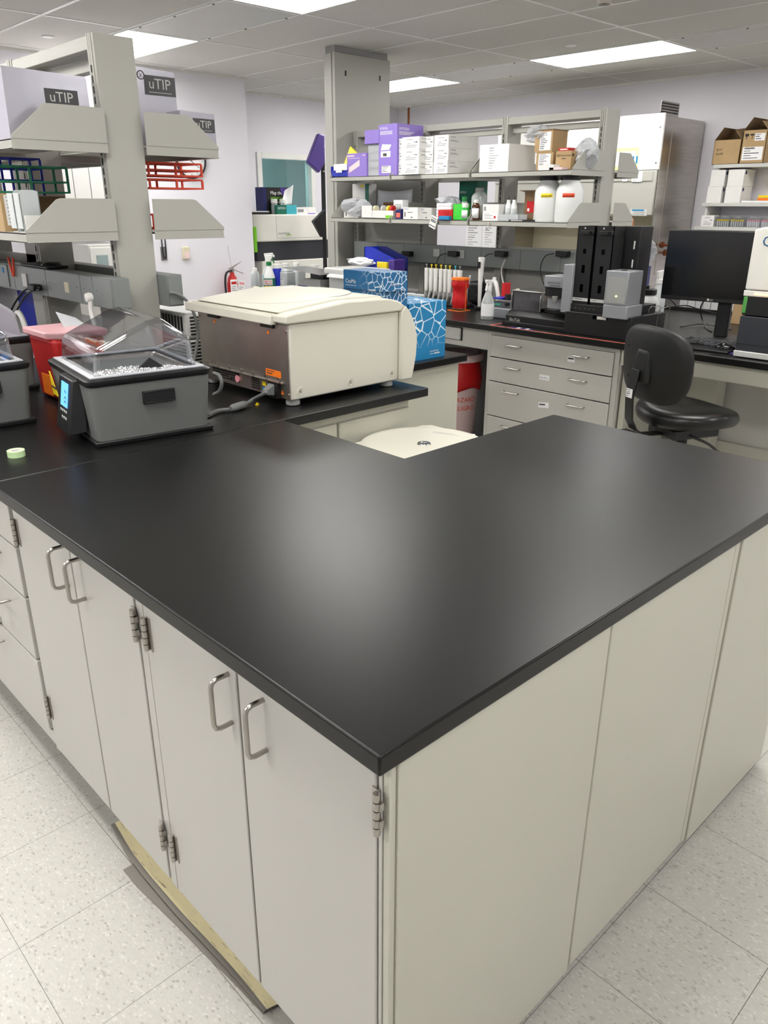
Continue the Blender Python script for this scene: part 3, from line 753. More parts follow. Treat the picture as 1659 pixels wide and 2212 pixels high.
MB().box(3.55, 3.57, 2.30, 4.80, 0, ZT).build('back_panel', 'mid_grey', t, w=True)
MB().box(3.05, 3.55, 4.79, 4.81, 0, ZT).build('side_panel', 'paint_grey', t, w=True)
MB().box(3.065, 3.55, 3.61, 3.63, 0, ZT).build('side_panel', 'paint_grey', t, w=True)
t = thing('desk_frame', 'cream frame under the desk with monitor and keyboard', 'desk frame', (3.04, .9, 0))
MB().box(3.03, 3.055, .46, 1.435, .80, ZT).build('apron', 'paint_cream', t, w=True, bevel=.003)
MB().box(3.62, 3.64, .46, 1.43, .0, ZT).build('modesty_panel', 'paint_grey', t, w=True)
MB().box(3.60, 3.64, .46, 1.43, .30, .36).build('cross_rail', 'paint_cream', t, w=True, bevel=.004)
MB().box(3.06, 3.62, 1.40, 1.43, 0, .80).build('support_leg', 'paint_cream', t, w=True, bevel=.003)
MB().box(3.5, 3.6, 1.12, 1.30, .05, .80).build('support_leg', 'paint_cream', t, w=True, bevel=.003)
# ---------------------------------------------------------------- left bench things
def water_bath(loc, rz, label, lid_label, lid='clear_dome', lit=True, width=.356):
    Wd, D = width, .41
    t = thing('water_bath', label, 'water bath', loc, rz, group=None)
    b = MB(); b.hexa([(.004,.004,0),(Wd-.004,.004,0),(Wd-.004,D-.004,0),(.004,D-.004,0)], [(.002,.002,.014),(Wd-.002,.002,.014),(Wd-.002,D-.002,.014),(.002,D-.002,.014)]); b.build('base_trim', 'black_plastic', t, bevel=.003)
    e = .008; o = .010
    b = MB()
    R = lambda q, z, r=.022: [(x, y, z) for x, y in rr(-q+.012, -q+.012, Wd+q-.012, D+q-.012, r)]
    def rr(x0, y0, x1, y1, r, n=4):
        P = []
        for cx, cy, a in ((x1-r, y0+r, -90), (x1-r, y1-r, 0), (x0+r, y1-r, 90), (x0+r, y0+r, 180)):
            for k in range(n+1): P.append((cx+r*math.cos(math.radians(a+90*k/n)), cy+r*math.sin(math.radians(a+90*k/n))))
        return P
    b.ring_loft([R(0, .014), R(.012, .172)]); b.build('housing', 'bath_grey', t)
    b = MB()   # rim as a frame
    I = lambda q, z: [(x, y, z) for x, y in rr(q, q, Wd-q, D-q, .02)]
    b.ring_loft([R(.014, .170), R(.017, .176), R(.017, .186), R(.012, .190), I(.034, .190), I(.034, .178)], cap=False); b.build('rim', 'black_plastic', t)
    b = MB(); b.ring_loft([I(.034, .186), I(.038, .182), I(.048, .120)], cap=False); b.F([b.V(p) for p in I(.048, .120)]); b.build('tank', 'steel', t)
    rnd = random.Random(int(loc[1]*1000))
    b = MB(); H = {}
    nx, ny = 70, 80
    def fz(u, v): return (.046+u*(Wd-.092), .046+v*(D-.092), .176+rnd.uniform(0, .013)+.010*(1-v)*(1-abs(2*u-1))-.03*v)
    b.sheet(fz, nx, ny); o_ = b.build('metal_beads', 'bead_steel', t, smooth=False); o_['kind'] = 'stuff'
    b = MB(); b.hexa([(.13,.10,.15),(.30,.10,.15),(.30,.12,.15),(.13,.12,.15)], [(.214,.108,.215),(.216,.108,.215),(.216,.112,.215),(.214,.112,.215)]); b.build('divider', 'black_matt', t)
    # controller on the left face
    b = MB(); y0, y1 = .085, .225
    b.hexa([(.004,y0-.012,.03),(-.046,y0,.022),(-.046,y1,.022),(.004,y1+.004,.03)], [(.010,y0+.0,.182),(-.018,y0+.006,.176),(-.018,y1-.006,.176),(.010,y1,.182)])
    ctl = b.build('controller', 'black_plastic', t, bevel=.004)
    def fp(y, s):  # point on slanted panel face, s 0 bottom..1 top
        return Vector((-.046+.028*s-.0012, y, .022+.154*s))
    def patch(bb, ya, yb, sa, sb, off=0):
        q = [fp(ya, sa), fp(yb, sa), fp(yb, sb), fp(ya, sb)]; q = [p+Vector((-off, 0, 0)) for p in q]
        bb.hexa(q, [p+Vector((-.0008,0,0)) for p in q])
    if lit:
        b = MB(); patch(b, .115, .185, .48, .92); b.mi = 1
        pm = b.M
        o0 = fp(.128, .53)+Vector((-.0012,0,0)); u = (fp(.140, .9)-fp(.140, .5)).normalized()
        vs, fs = text_mesh('33.7'); nv = [b.V(o0+u*(v.x*.024)+Vector((0,1,0))*(v.y*.030)) for v in vs]
        for f_ in fs: b.F([nv[i] for i in f_])
        b.build('display', ['screen_blue', 'ink'], ctl, smooth=False)
        for r_ in range(2):
            for c_ in range(4 if r_ == 0 else 3): 
                p = fp(.125+.018*c_, .40-.12*r_); MB().cyl((p.x-.001, p.y, p.z), .0045, .0015, axis='x', seg=10).build('button', 'light_grey', ctl)
    # recessed hand grips on the near face and far face
    b = MB(); xa, xb = .15, .235
    b.box(xa, xb, -.0045-.004, .008, .108, .112).box(xa, xb, -.0045-.004, .008, .139, .143).box(xa-.004, xa, -.0085, .008, .108, .143).box(xb, xb+.004, -.0085, .008, .108, .143)
    g = b.build('hand_grip', 'black_plastic', t, bevel=.001)
    MB().box(xa, xb, -.0075, -.004, .112, .139).build('grip_recess', 'black_matt', g)
    b = MB()
    T = [(-.0085, .365, .150), (-.0085, .335, .105), (-.0085, .390, .105)]
    v = [b.V((-.0055-.0001*k, .352, .158)) for k in (0,)]
    b = MB(); b.hexa([(-.0045,.325,.085),(-.0045,.385,.085),(-.0105,.372,.158),(-.0105,.362,.158)], [(-.0060,.325,.085),(-.0060,.385,.085),(-.0125,.372,.158),(-.0125,.362,.158)])
    b.mi = 1; b.hexa([(-.0062,.332,.108),(-.0062,.378,.108),(-.0068,.378,.114),(-.0068,.332,.114)], [(-.0092,.332,.108),(-.0092,.378,.108),(-.0098,.378,.114),(-.0098,.332,.114)])
    b.build('warning_label', ['bright_yellow', 'ink'], t)
    # lid
    l = MB(); x0, x1, ya, yb = .030, Wd-.028, .032, D-.032; xm = x0+(x1-x0)*.64
    zf, ze, zr = .191, .262, .336
    def P5(y, sh, z0): return [(x0+sh, y, z0), (x1-sh, y, z0), (x1-sh-.010, y, ze+.012), (x1-sh-.03, y, ze+.028), (xm+.02, y, zr-.004), (xm, y, zr), (xm-.03, y, zr-.006), (x0+sh+.022, y, ze+.006), (x0+sh+.008, y, ze-.008)]
    n = 9
    A = [l.V(p) for p in P5(ya, 0, zf)]; A2 = [l.V(p) for p in [(q[0]*.97+.0055, q[1]+.018, q[2]-.004 if q[2] > zf+.01 else q[2]) for q in P5(ya, 0, zf)]]
    Bb = [l.V(p) for p in P5(yb, 0, zf)]
    for i in range(1, n): l.F([A[i], A[(i+1) % n], Bb[(i+1) % n], Bb[i]])
    l.F(A); l.F(Bb[::-1])
    for v in A2: l.bm.verts.remove(v)
    lo = l.build('lid', lid, t, bevel=.014, seg=4, smooth=True)
    b = MB()
    for (a, c, d, e_) in ((.012, Wd-.012, .012, ya), (.012, Wd-.012, yb, D-.012), (.012, x0, ya, yb), (x1, Wd-.012, ya, yb)): b.box(a, c, d, e_, .1905, .1945)
    b.build('lid_flange', 'film' if lid == 'clear_dome' else lid, lo, bevel=.001)
    return t
water_bath((.315, 1.482, HC), math.radians(-8), 'grey water bath with clear gabled lid, nearest, on the left worktop', '')
water_bath((-.02, 1.895, HC), math.radians(-3), 'grey water bath cut off by the left picture edge, front one', '', lit=False, width=.33)
water_bath((.15, 2.37, HC), math.radians(-2), 'grey water bath with steamed-up lid, the hindmost at the left edge', '', lid='foggy', lit=False)
# sharps container
t = thing('sharps_container', 'red sharps container with pink translucent lid behind the nearest water bath', 'sharps container', (.455, 2.05, HC), math.radians(0))
MB().hexa([(.01,.01,0),(.17,.01,0),(.17,.20,0),(.01,.20,0)], [(0,0,.215),(.18,0,.215),(.18,.215,.215),(0,.215,.215)]).build('bin', 'sharps_red', t, bevel=.012, seg=3)
MB().prism([(-.012,.03),(.03,-.012),(.18,-.012),(.192,0),(.192,.227),(-.012,.227)], .215, .238).build('lid', 'pink_clear', t, bevel=.006, seg=3)
b = MB(); b.hexa([(.09,.12,.238),(.17,.12,.238),(.17,.122,.238),(.09,.122,.238)], [(.09,.17,.285),(.17,.20,.255),(.17,.202,.255),(.09,.172,.285)]); b.build('flap', 'film', t)
MB().box(-.0018, .0, .06, .14, .02, .09).build('hazard_label', 'orange', t)
# refrigerated circulator behind the centrifuge
t = thing('vented_chiller', 'pale grey two-tier ventilated chiller behind the centrifuge', 'chiller', (1.05, 2.22, HC))
MB().box(0, .36, 0, .42, .01, .130).build('lower_case', 'light_grey', t, bevel=.010, seg=3)
MB().hexa([(-.006,-.006,.134),(.366,-.006,.134),(.366,.426,.134),(-.006,.426,.134)], [(-.006,-.006,.235),(.366,-.006,.235),(.366,.426,.235),(-.006,.426,.235)]).build('upper_case', 'light_grey', t, bevel=.016, seg=3)
b = MB()
for k in range(13): b.box(-.0075, -.0055, .02+k*.024, .034+k*.024, .165, .222)
for k in range(6): b.box(.012, .17, -.0075, -.0055, .150+k*.013, .157+k*.013)
for k in range(8): b.box(.008, .17, -.0015, .0003, .020+k*.0135, .028+k*.0135)
for k in range(8): b.box(-.0015, .0003, .02, .40, .020+k*.0135, .028+k*.0135)
b.build('vent_slots', 'black_matt', t, smooth=False)
b = MB(); P = [PT(*q, y=2.17) for q in ((366,632),(385,636),(405,652),(420,680),(427,715),(424,755),(413,800))]; b.tube(P, .0065, 8)
one(b, 'power_cable', 'cable_grey', 'thick grey cable arching from the socket duct to the chiller', 'cable')
# ---- centrifuge
t = thing('benchtop_centrifuge', 'large cream benchtop centrifuge with stainless back panel', 'centrifuge', (1.25, 1.75, HC))
b = MB(); b.box(1.004, 1.505, 1.49, 2.045, .936, 1.188); b.build('body', 'centrifuge_cream', t, w=True, bevel=.006, seg=3)
b = MB(); b.prism([(.985,1.190),(.983,1.216),(1.02,1.222),(1.24,1.243),(1.43,1.240),(1.485,1.229),(1.525,1.208),(1.505,1.19)], 1.478, 2.057, axis='y'); b.build('lid', 'centrifuge_cream', t, w=True, bevel=.006, seg=3)
b = MB(); b.prism([(.975,1.181),(.975,1.212),(1.0,1.214),(1.0,1.181)], 1.55, 2.09, axis='y'); b.build('lid_back_lip', 'centrifuge_cream', t, w=True, bevel=.004)
b = MB(); b.prism([(1.506,1.188),(1.525,1.208),(1.552,1.180),(1.578,1.130),(1.588,1.075),(1.584,1.02),(1.570,.96),(1.562,.936),(1.506,.936)], 1.474, 2.060, axis='y'); b.build('front_cowl', 'centrifuge_cream', t, w=True, bevel=.004, seg=3)
# lid dish and badge on the sloped top
dz_ = lambda x: 1.222+(x-1.02)*.0955
b = MB(); b.prism([(.987,1.2225),(1.02,1.229),(1.24,1.250),(1.43,1.247),(1.462,1.241),(1.462,1.225),(1.02,1.215)], 1.535, 2.03, axis='y'); b.build('lid_panel', 'centrifuge_cream', t, w=True, bevel=.005, seg=3)
b = MB(); cx, cy, R_ = 1.25, 1.785, .212
def dish(u, v):
    a = 2*PI*u; r = R_*v; x = cx+r*math.cos(a); y = cy+r*math.sin(a); z = 1.2295+min(max(x-1.02, 0), .22)*.0955-.004*max(0, x-1.3)+.0035*(1-v**6)
    return (x, y, z)
b.sheet(dish, 48, 8); b.build('lid_dish', 'centrifuge_cream', t, w=True)
p = Vector((1.315, 1.91, 1.2525)); MB().lathe([(.0005, .0022), (.020, .002), (.023, 0)], (p.x, p.y, p.z), 24).build('badge', 'white_plastic', t, w=True)
b = MB().box(.9995, 1.0035, 1.494, 2.041, .938, 1.184).build('back_panel', 'steel_dark', t, w=True)
b = MB(); b.prism([(.9985,.995),(.985,.992),(.985,.990),(.9985,.988)], 1.52, 2.02, axis='y'); b.build('steel_ledge', 'steel', t, w=True)
b = MB()
for k in range(7):
    b.cyl((.9935, 1.55+.075*k, 1.0015), .004, .004, axis='x', seg=10)
for y, z in ((1.502, 1.165), (1.502, .955), (2.03, 1.165), (2.03, .955), (1.85, .962)): b.cyl((.9965, y, z), .004, .003, axis='x', seg=10)
b.build('screws', 'steel', t, w=True)
def grille(y0, y1, z0, z1, n, mrow):
    g = MB(); sy = (y1-y0)/n; sz = (z1-z0)/mrow
    for i in range(n):
        for j in range(mrow): g.box(.9982, .9996, y0+i*sy+.0015, y0+(i+1)*sy-.0015, z0+j*sz+.0015, z0+(j+1)*sz-.0015)
    g.build('vent_grille', 'black_matt', t, w=True, smooth=False)
grille(1.79, 1.97, .950, .985, 18, 4); grille(1.665, 1.715, .945, .988, 6, 5)
MB().cyl((.994, 1.80, .965), .013, .005, axis='x', seg=20).build('pink_knob', 'pink', t, w=True)
for y in (1.60, 1.93): 
    MB().box(.992, .999, y-.035, y+.035, 1.168, 1.186).build('hinge', 'black_plastic', t, w=True)
tr = MB()
for (y, z) in ((1.60, 1.153), (1.93, 1.155), (1.535, .958)): tr.prism([(y-.007, z-.006), (y+.007, z-.006), (y, z+.008)], .9975, .9985, axis='x')
tr.build('warning_triangles', 'orange', t, w=True)
b = MB().tag((.9990, 1.625, 1.006), .085, .022, '-x', 2, paper=1, seed=9); b.build('warning_label', ['orange','orange','ink'], t, w=True)
b = MB().box(.985, .999, 1.545, 1.600, .935, .992); s_ = b.build('mains_inlet', 'black_plastic', t, w=True, bevel=.002)
MB().box(.9835, .986, 1.548, 1.562, .945, .965).build('rocker_switch', 'black_gloss', s_, w=True, bevel=.001)
b = MB().box(.998, .9992, 1.628, 1.650, .965, .980); b.mat(1).box(.998, .9992, 1.628, 1.650, .945, .960); b.build('port_labels', ['bright_yellow', 'box_blue'], t, w=True)
MB().cyl((.9975, 1.615, .975), .006, .002, axis='x', seg=14).build('earth_stud', 'white_plastic', t, w=True)
for (x, y) in ((1.03, 1.52), (1.47, 1.52), (1.03, 2.01), (1.47, 2.01)):
    MB().lathe([(.016, HC), (.024, HC+.003), (.025, HC+.014), (.020, HC+.023)], (x, y, 0), 20).build('foot', 'grey_plastic', t, w=True)
for (x, z) in ((1.04, .963), (1.265, .963), (1.47, .966)):
    s_ = MB().lathe([(.0001, 1.4905), (.011, 1.4905), (.0125, 1.4885), (.014, 1.4905)], (x, 0, z), 24, 'y').build('screw_cup', 'centrifuge_cream', t, w=True)
    MB().lathe([(.0001, 1.4875), (.005, 1.488), (.0055, 1.4895)], (x, 0, z), 12, 'y').build('screw', 'steel', s_, w=True)
# mains cord with ferrite
b = MB(); zc = HC+.008
P = [Vector((.985, 1.578, .966)), Vector((.955, 1.585, .958)), PT(575, 848, x=.92), PT(548, 862, z=zc+.012), PT(530, 873, z=zc+.004), PT(500, 883, z=zc), PT(470, 887, z=zc)]
P += [Vector((.72, 1.58, zc)), Vector((.74, 1.72, zc)), Vector((.80, 1.95, zc)), Vector((.86, 2.05, zc))]
b.tube(P, .006, 10)
t = thing('mains_lead', 'grey mains cord with ferrite lump plugged into the centrifuge back', 'cord', PT(520, 876, z=HC))
b.build('cord', 'cable_grey', t, w=True)
b = MB(); b.tube([PT(531, 872, z=zc+.006), PT(526, 874, z=zc+.005), PT(503, 881, z=zc+.004), PT(498, 883, z=zc+.003)], lambda s: .0085 if s < .1 or s > .9 else .0125, 12, smooth=0); b.build('ferrite_core', 'cable_grey', t, w=True)
b = MB(); b.hexa([(.955,1.565,.950),(.988,1.560,.945),(.988,1.594,.945),(.955,1.588,.950)], [(.955,1.565,.968),(.988,1.560,.985),(.988,1.594,.985),(.955,1.588,.968)]); b.build('plug', 'cable_grey', t, w=True, bevel=.003)
b = MB(); b.tube([PT(*q, x=.86) for q in ((462,806),(474,812),(479,828),(474,845),(462,852))], .0065, 8)
one(b, 'mains_lead', 'cable_grey', 'coiled grey cord loop between the water bath and the centrifuge', 'cord')
# ---- blue cartons
def carton(name, label, loc, dx, dy, dz, mats, group=None, deco=None, cat='box', bevel=.003, rz=0):
    t = one(MB_fill(dx, dy, dz, deco), name, mats, label, cat, group, loc=loc, rz=rz, bevel=bevel, smooth=False)
    return t
def MB_fill(dx, dy, dz, deco):
    b = MB(); b.box(0, dx, 0, dy, 0, dz)
    if deco: deco(b)
    return b
def ns(b):  # maker's mark printed bottom right on the near face
    b.text('nanoString', .013, (.135, 0, .028), '-y', mi=1, off=.0008)
    b.mi = 1; b.box(.135, .16, -.0012, -.0002, .019, .0205); 
    for k in range(4): b.box(.165+.009*k, .172+.009*k, -.0012, -.0002, .018, .0225)
    b.mi = 0
carton('shipping_carton', 'big blue carton with white cell pattern, right of the pair', (1.862, 1.79, HC), .235, .27, .245, ['cells_tall', 'white_card'], 'big blue cartons', ns)
carton('shipping_carton', 'big blue carton mostly hidden behind the centrifuge front', (1.625, 1.795, HC), .230, .27, .243, ['cells_tall', 'white_card'], 'big blue cartons', ns)
def cos_(b):
    b.text('CosMx', .022, (0, .232, .022), '-x', mi=1, off=.0008); b.text('nanoString', .011, (.03, 0, .022), '-y', mi=1, off=.0008)
    b.mi = 1; b.box(-.0012, -.0002, .165, .232, .012, .0135); b.mi = 0
carton('slide_carton', 'flat blue carton with white wordmark, topmost of the stack', (1.633, 1.700, HC+.245+.072), .125, .245, .072, ['cells_flat', 'white_card'], 'flat blue cartons', cos_)
carton('slide_carton', 'flat blue carton under the topmost flat one', (1.645, 1.715, HC+.245), .130, .245, .071, ['cells_flat', 'white_card'], 'flat blue cartons', cos_)
# ---- things at the socket duct, left
t = thing('label_clipboard', 'flat black tablet-like device lying on the socket duct', 'device', (.78, 2.85, 1.30))
MB().box(-.05, .04, -.13, .16, .002, .014).build('body', 'black_plastic', t, bevel=.005, seg=3); MB().lathe([(.0, .026), (.03, .025), (.042, .018), (.044, .010)], (0, -.06, 0), 20).build('knob', 'black_gloss', t)
t = thing('spring_clamp', 'orange plastic spring clamp gripping the duct edge', 'clamp', (.738, 3.12, 1.28))
for s in (-1, 1):
    MB().hexa([(-.008, s*.004-.004, -.03), (0, s*.004-.004, -.03), (0, s*.004+.004, -.03), (-.008, s*.004+.004, -.03)], [(-.008, s*.03-.005, .05), (0, s*.03-.005, .05), (0, s*.03+.005, .05), (-.008, s*.03+.005, .05)]).build('jaw', 'orange_red', t, bevel=.002)
b = MB(); b.tube([PT(*q, x=.72) for q in ((88,622),(70,620),(52,628),(38,645),(25,668),(20,690))], .0045, 8); 
t = thing('power_plug', 'black plugs with two cords in the left socket duct', 'plug', PT(80, 620, x=.735))
b.build('cord', 'black_plastic', t, w=True)
MB().tube([PT(*q, x=.715) for q in ((86,626),(70,628),(56,638),(45,655),(36,672),(32,690))], .0045, 8).build('cord', 'black_plastic', t, w=True)
p = PT(80, 620, x=.735); MB().box(p.x-.03, p.x+.005, p.y-.04, p.y+.03, p.z-.012, p.z+.012).build('plug', 'black_plastic', t, w=True, bevel=.004)
t = thing('goose_stand', 'white round-headed arm standing in front of the left socket duct', 'holder', PT(196, 720, x=.70))
P = [PT(*q, x=.70) for q in ((195,650),(197,672),(201,690),(206,712),(210,735))]
MB().tube(P, .009, 8).build('arm', 'white_plastic', t, w=True)
p = PT(193, 645, x=.70); MB().lathe([(.001, p.x-.014), (.015, p.x-.012), (.018, p.x), (.015, p.x+.01)], (0, p.y, p.z+.004), 22, 'x').build('head', 'white_plastic', t, w=True)
p = PT(210, 735, x=.70); MB().cyl((p.x, p.y, HC), .045, .012, seg=20).rod((p.x, p.y, HC+.01), (p.x, p.y, p.z), .009).build('foot', 'white_plastic', t, w=True)
t = thing('pipette_stand', 'white curved pipette stand at the left picture edge', 'pipette stand', (.66, 3.05, HC))
for dx in (0, .05): MB().tube([(dx, -.06, 0), (dx, -.045, .12), (dx, 0, .185), (dx, .05, .16), (dx, .07, .0)], .012, 8).build('arch', 'white_plastic', t)
b = MB().box(.0, .03, 0, .26, 0, .25); one(b, 'rack_box', 'bin_blue', 'deep blue tip rack glimpsed below the left socket duct', 'rack', loc=(.93, 3.42, HC), bevel=.002)
one(MB().box(0, .10, 0, .12, 0, .10), 'storage_tub', 'film', 'clear plastic tub glimpsed under the left socket duct', 'tub', loc=(.72, 2.7, HC), bevel=.004)
# ---- left shelves, near side
D1 = SZ1+.0315; D2 = SZ2+.0315
def tube_rack(name, loc, dx, dy, layers, m, label, nx=5, ny=2, group=None, th=.006, rz=0):
    t = thing(name, label, 'tube rack', loc, rz, group=group)
    for z in layers:
        b = MB()
        for i in range(nx+1): x = dx*i/nx; b.box(x-.0028, x+.0028, 0, dy, z, z+th)
        for j in range(ny+1): y = dy*j/ny; b.box(0, dx, y-.0025, y+.0025, z, z+th)
        b.build('grid', m, t, smooth=False)
    for x in (0, dx/2, dx):
        for y in (0, dy): MB().box(x-.004, x+.004, y-.003, y+.003, 0, layers[-1]).build('post', m, t, smooth=False)
    return t
def utip(b, w, h, u0, v0, s):
    b.mi = 1; b.box(u0, u0+s*2.45, -.0014, -.0002, v0, v0+s*1.25); b.text('uTIP', s*.95, (u0+s*.30, -.0014, v0+s*.42), '-y', mi=2, off=.0006); 
    b.mi = 2; b.box(u0+s*.3, u0+s*2.1, -.0020, -.0014, v0+s*.16, v0+s*.20); b.mi = 0
def pack(loc, dx, dy, dz, label, u0, v0, s, mark=False):
    b = MB(); n = 10
    def side(u, v):
        return None
    b.hexa([(0,0,0),(dx,0,0),(dx,dy,0),(0,dy,0)], [(.004,0,dz),(dx-.004,0,dz*.97),(dx-.004,dy,dz*.97),(.004,dy,dz)])
    utip(b, dx, dz, u0, v0, s)
    if mark:
        b.mi = 1; b.tube([(u0-.012+.014*math.cos(PI*k/10), -.001, v0+s*1.2+.014*math.sin(PI*k/10)) for k in range(20)], .0018, 6, smooth=0, closed=True); b.text('X', .02, (u0-.020, -.0016, v0+s*1.2-.008), '-y', mi=1); b.mi = 0
    return one(b, 'tip_package', ['bag_silver', 'dark_print', 'light_grey'], label, 'package', 'silver tip packages', loc=loc, bevel=.004, smooth=False)
p = PT(95, 195, y=2.30)
pack((.515, 2.30, D1), .285, .20, .212, 'large silvery package on the upper left shelf, label half hidden by the end plate', p.x-.515, PT(120,225,y=2.3).z-D1-.012, .046)
pack((.50, 2.56, D1), .28, .18, .20, 'silvery package behind the large one at the left picture edge', .1, .1, .05)
p = PT(297, 210, y=2.45); q = PT(377, 155, y=2.45)
pack((q.x-.20, 2.45, D1), .20, .12, q.z-D1+.004, 'silvery package just right of the tall left post', PT(314, 205, y=2.45).x-(q.x-.20), PT(345, 207, y=2.45).z-D1, (q.x-PT(314, 205, y=2.45).x-.003)/2.45, mark=True)
p = PT(405, 240, y=2.31); q = PT(466, 323, y=2.31)
pack((q.x-.155, 2.30, D1), .155, .10, p.z-D1, 'silvery package at the front end of the shelf right of the post', .155-.098, PT(440, 287, y=2.31).z-D1, .038)
b = MB().box(0, .12, 0, .14, 0, .125); b.tag((.012, 0, .02), .095, .10, '-y', 8, seed=3); one(b, 'cardboard_box', ['cardboard','paper','grey_ink'], 'cardboard box with white label at the left edge, lower shelf', 'box', loc=(.505, 2.46, D2), bevel=.002, smooth=False)
def scoop(loc, label, yellow=False):
    t = thing('dispenser_tray', label, 'tray', loc)
    b = MB(); pr = [(0,0),(.058,0),(.062,.02),(.062,.13),(.045,.135),(.008,.135),(-.004,.12),(-.004,.02)]
    b.prism(pr, 0, .003, axis='y'); b.box(-.004, -.001, 0, .05, .012, .125).box(.059, .062, 0, .05, .012, .13).box(0, .058, 0, .05, 0, .003)
    b.build('shell', 'frost', t)
    MB().box(.0, .058, -.012, -.009, .0, .055).build('front_pocket', 'white_plastic', t, bevel=.003)
    if yellow: MB().tube([(.02,.012,.12), (.03,.012,.06), (.05,.012,.02)], .008, 8).build('yellow_scoop', 'bright_yellow', t)
scoop((.515, 2.36, D2), 'clear plastic dispenser holding a yellow scoop on the lower left shelf', True)
scoop((.515, 2.30, D2), 'clear plastic dispenser next to the end plate, lower left shelf')
b = MB().box(0, .25, 0, .17, 0, .118); one(b, 'cardboard_box', 'cardboard_dark', 'brown box deep on the lower left shelf supporting the racks', 'box', loc=(.56, 2.64, D2), bevel=.002)
tube_rack('tube_rack', (.50, 2.50, D2+.127), .27, .12, (0, .035, .085), 'rack_green', 'green tube rack resting on the boxes of the lower left shelf', nx=8)
tube_rack('tube_rack', (.52, 2.66, D2+.120), .22, .10, (.05, .09, .125), 'bin_blue', 'blue tube rack behind the green one on the lower left shelf', nx=4)
b = MB().prism([(0,0),(.055,0),(.055,.12),(0,.12)], 0, .006, axis='y'); b.mat(1).cyl((.028, -.001, .09), .012, .001, axis='y', seg=16).cyl((.028, -.001, .035), .012, .001, axis='y', seg=16)
one(b, 'test_tube_holder', ['orange', 'paper'], 'orange perforated holder behind the green rack', 'holder', loc=(.50, 2.80, D2+.08))
# right side: stacked red racks
x0 = PT(322, 380, y=2.42).x; x1 = PT(436, 380, y=2.42).x
for k, py in enumerate((440, 409, 382)):
    z = PT(400, py, y=2.42).z if k else D2
    tube_rack('tube_rack', (x0, 2.42, max(D2, z)), x1-x0-(.0 if k else .0), .16, (0, .032 if k else .05) if k < 2 else (0, .02, .045), 'orange_red', ('lowest red wire tube rack, right of the left post', 'middle red wire tube rack of the stack', 'topmost red wire tube rack of the stack')[k], nx=10, ny=6)
# rear bay boxes seen through the frame
one(MB().box(0, .2, 0, .3, 0, .2), 'carton_box', 'dark_print', 'dark box at the top of the left frame, far bay', 'box', loc=(.55, 3.2, D1), bevel=.002)
# ---------------------------------------------------------------- on the back wall
p = PT(413, 347, y=YW-.02)
t = thing('wall_clock', 'round black-rimmed wall clock half hidden behind the red racks', 'clock', (p.x, YW, p.z))
R_ = .155
MB().lathe([(.0001, -.012), (R_-.012, -.012), (R_-.010, -.03), (R_, -.03), (R_, 0)], seg=40, axis='y').build('case', 'black_plastic', t)
MB().lathe([(.0001, -.0135), (R_-.012, -.0135), (R_-.012, -.012)], seg=40, axis='y').build('face', 'paper', t)
b = MB()
for k in range(12):
    a = PI/6*k; b.M = Matrix.Translation((math.sin(a)*.118, -.0145, math.cos(a)*.118)); b.text(str(k or 12), .026, (-.008, 0, -.009), '-y')
b.M = Matrix.Identity(4); 
for k in range(60):
    a = 2*PI*k/60; b.M = Matrix.Rotation(a, 4, 'Y'); b.box(-.0008, .0008, -.0145, -.0136, .134, .141)
b.M = Matrix.Identity(4); b.build('numerals', 'ink', t, smooth=False)
for a, L, w_ in ((-1.0, .07, .006), (2.2, .10, .004)):
    b = MB(); b.M = Matrix.Rotation(a, 4, 'Y'); b.box(-w_/2, w_/2, -.018, -.016, -.015, L); b.build('hand', 'ink', t)
p = PT(353, 545, y=YW)
t = thing('phone_cradle', 'small dark wall bracket with hanging loop below the clock', 'bracket', (p.x, YW, p.z))
MB().box(-.03, .03, -.012, 0, -.07, .05).build('plate', 'mid_grey', t, bevel=.003); MB().tube([(-.018,-.02,.14),(-.016,-.02,-.02),(0,-.02,-.05),(.016,-.02,-.02),(.018,-.02,.14)], .006, 8).build('loop', 'black_plastic', t)
p = PT(400, 547, y=YW)
t = thing('thermostat', 'cream wall thermostat right of the dark bracket', 'thermostat', (p.x, YW, p.z))
MB().box(-.035, .035, -.03, 0, -.055, .06).build('case', 'ivory', t, bevel=.006); MB().box(-.025, .03, -.032, -.029, -.045, .01).build('cover', 'pink_plastic', t)
p = PT(503, 600, y=YW-.1)
t = thing('fire_extinguisher', 'fire extinguisher with two hanging tags on the back wall', 'fire extinguisher', (p.x, YW-.09, .5))
zt = p.z-.5
MB().lathe([(.045, 0), (.055, .02), (.055, zt-.06), (.042, zt), (.022, zt+.03), (.022, zt+.05)], seg=24).build('cylinder', 'red', t)
MB().lathe([(.02, zt+.05), (.024, zt+.055), (.024, zt+.085), (.012, zt+.09)], seg=16).build('valve', 'steel', t)
MB().hexa([(-.05,-.008,zt+.085),(.02,-.008,zt+.09),(.02,.008,zt+.09),(-.05,.008,zt+.085)], [(.12,-.008,zt+.15),(.02,-.008,zt+.098),(.02,.008,zt+.098),(.12,.008,zt+.15)]).build('lever', 'steel', t)
MB().hexa([(.0,-.008,zt+.08),(.13,-.008,zt+.03),(.13,.008,zt+.03),(.0,.008,zt+.08)], [(.0,-.008,zt+.088),(.13,-.008,zt+.038),(.13,.008,zt+.038),(.0,.008,zt+.088)]).build('carry_handle', 'steel', t)
MB().tube([(-.02,-.03,zt+.07),(-.085,-.03,zt+.05),(-.105,-.03,zt-.05),(-.10,-.03,zt-.2),(-.09,-.02,zt-.3)], .011, 8).build('hose', 'black_plastic', t)
b = MB(); b.rod((.0,0,zt+.09), (-.03,0,zt+.30), .0015); b.build('pin_wire', 'steel', t)
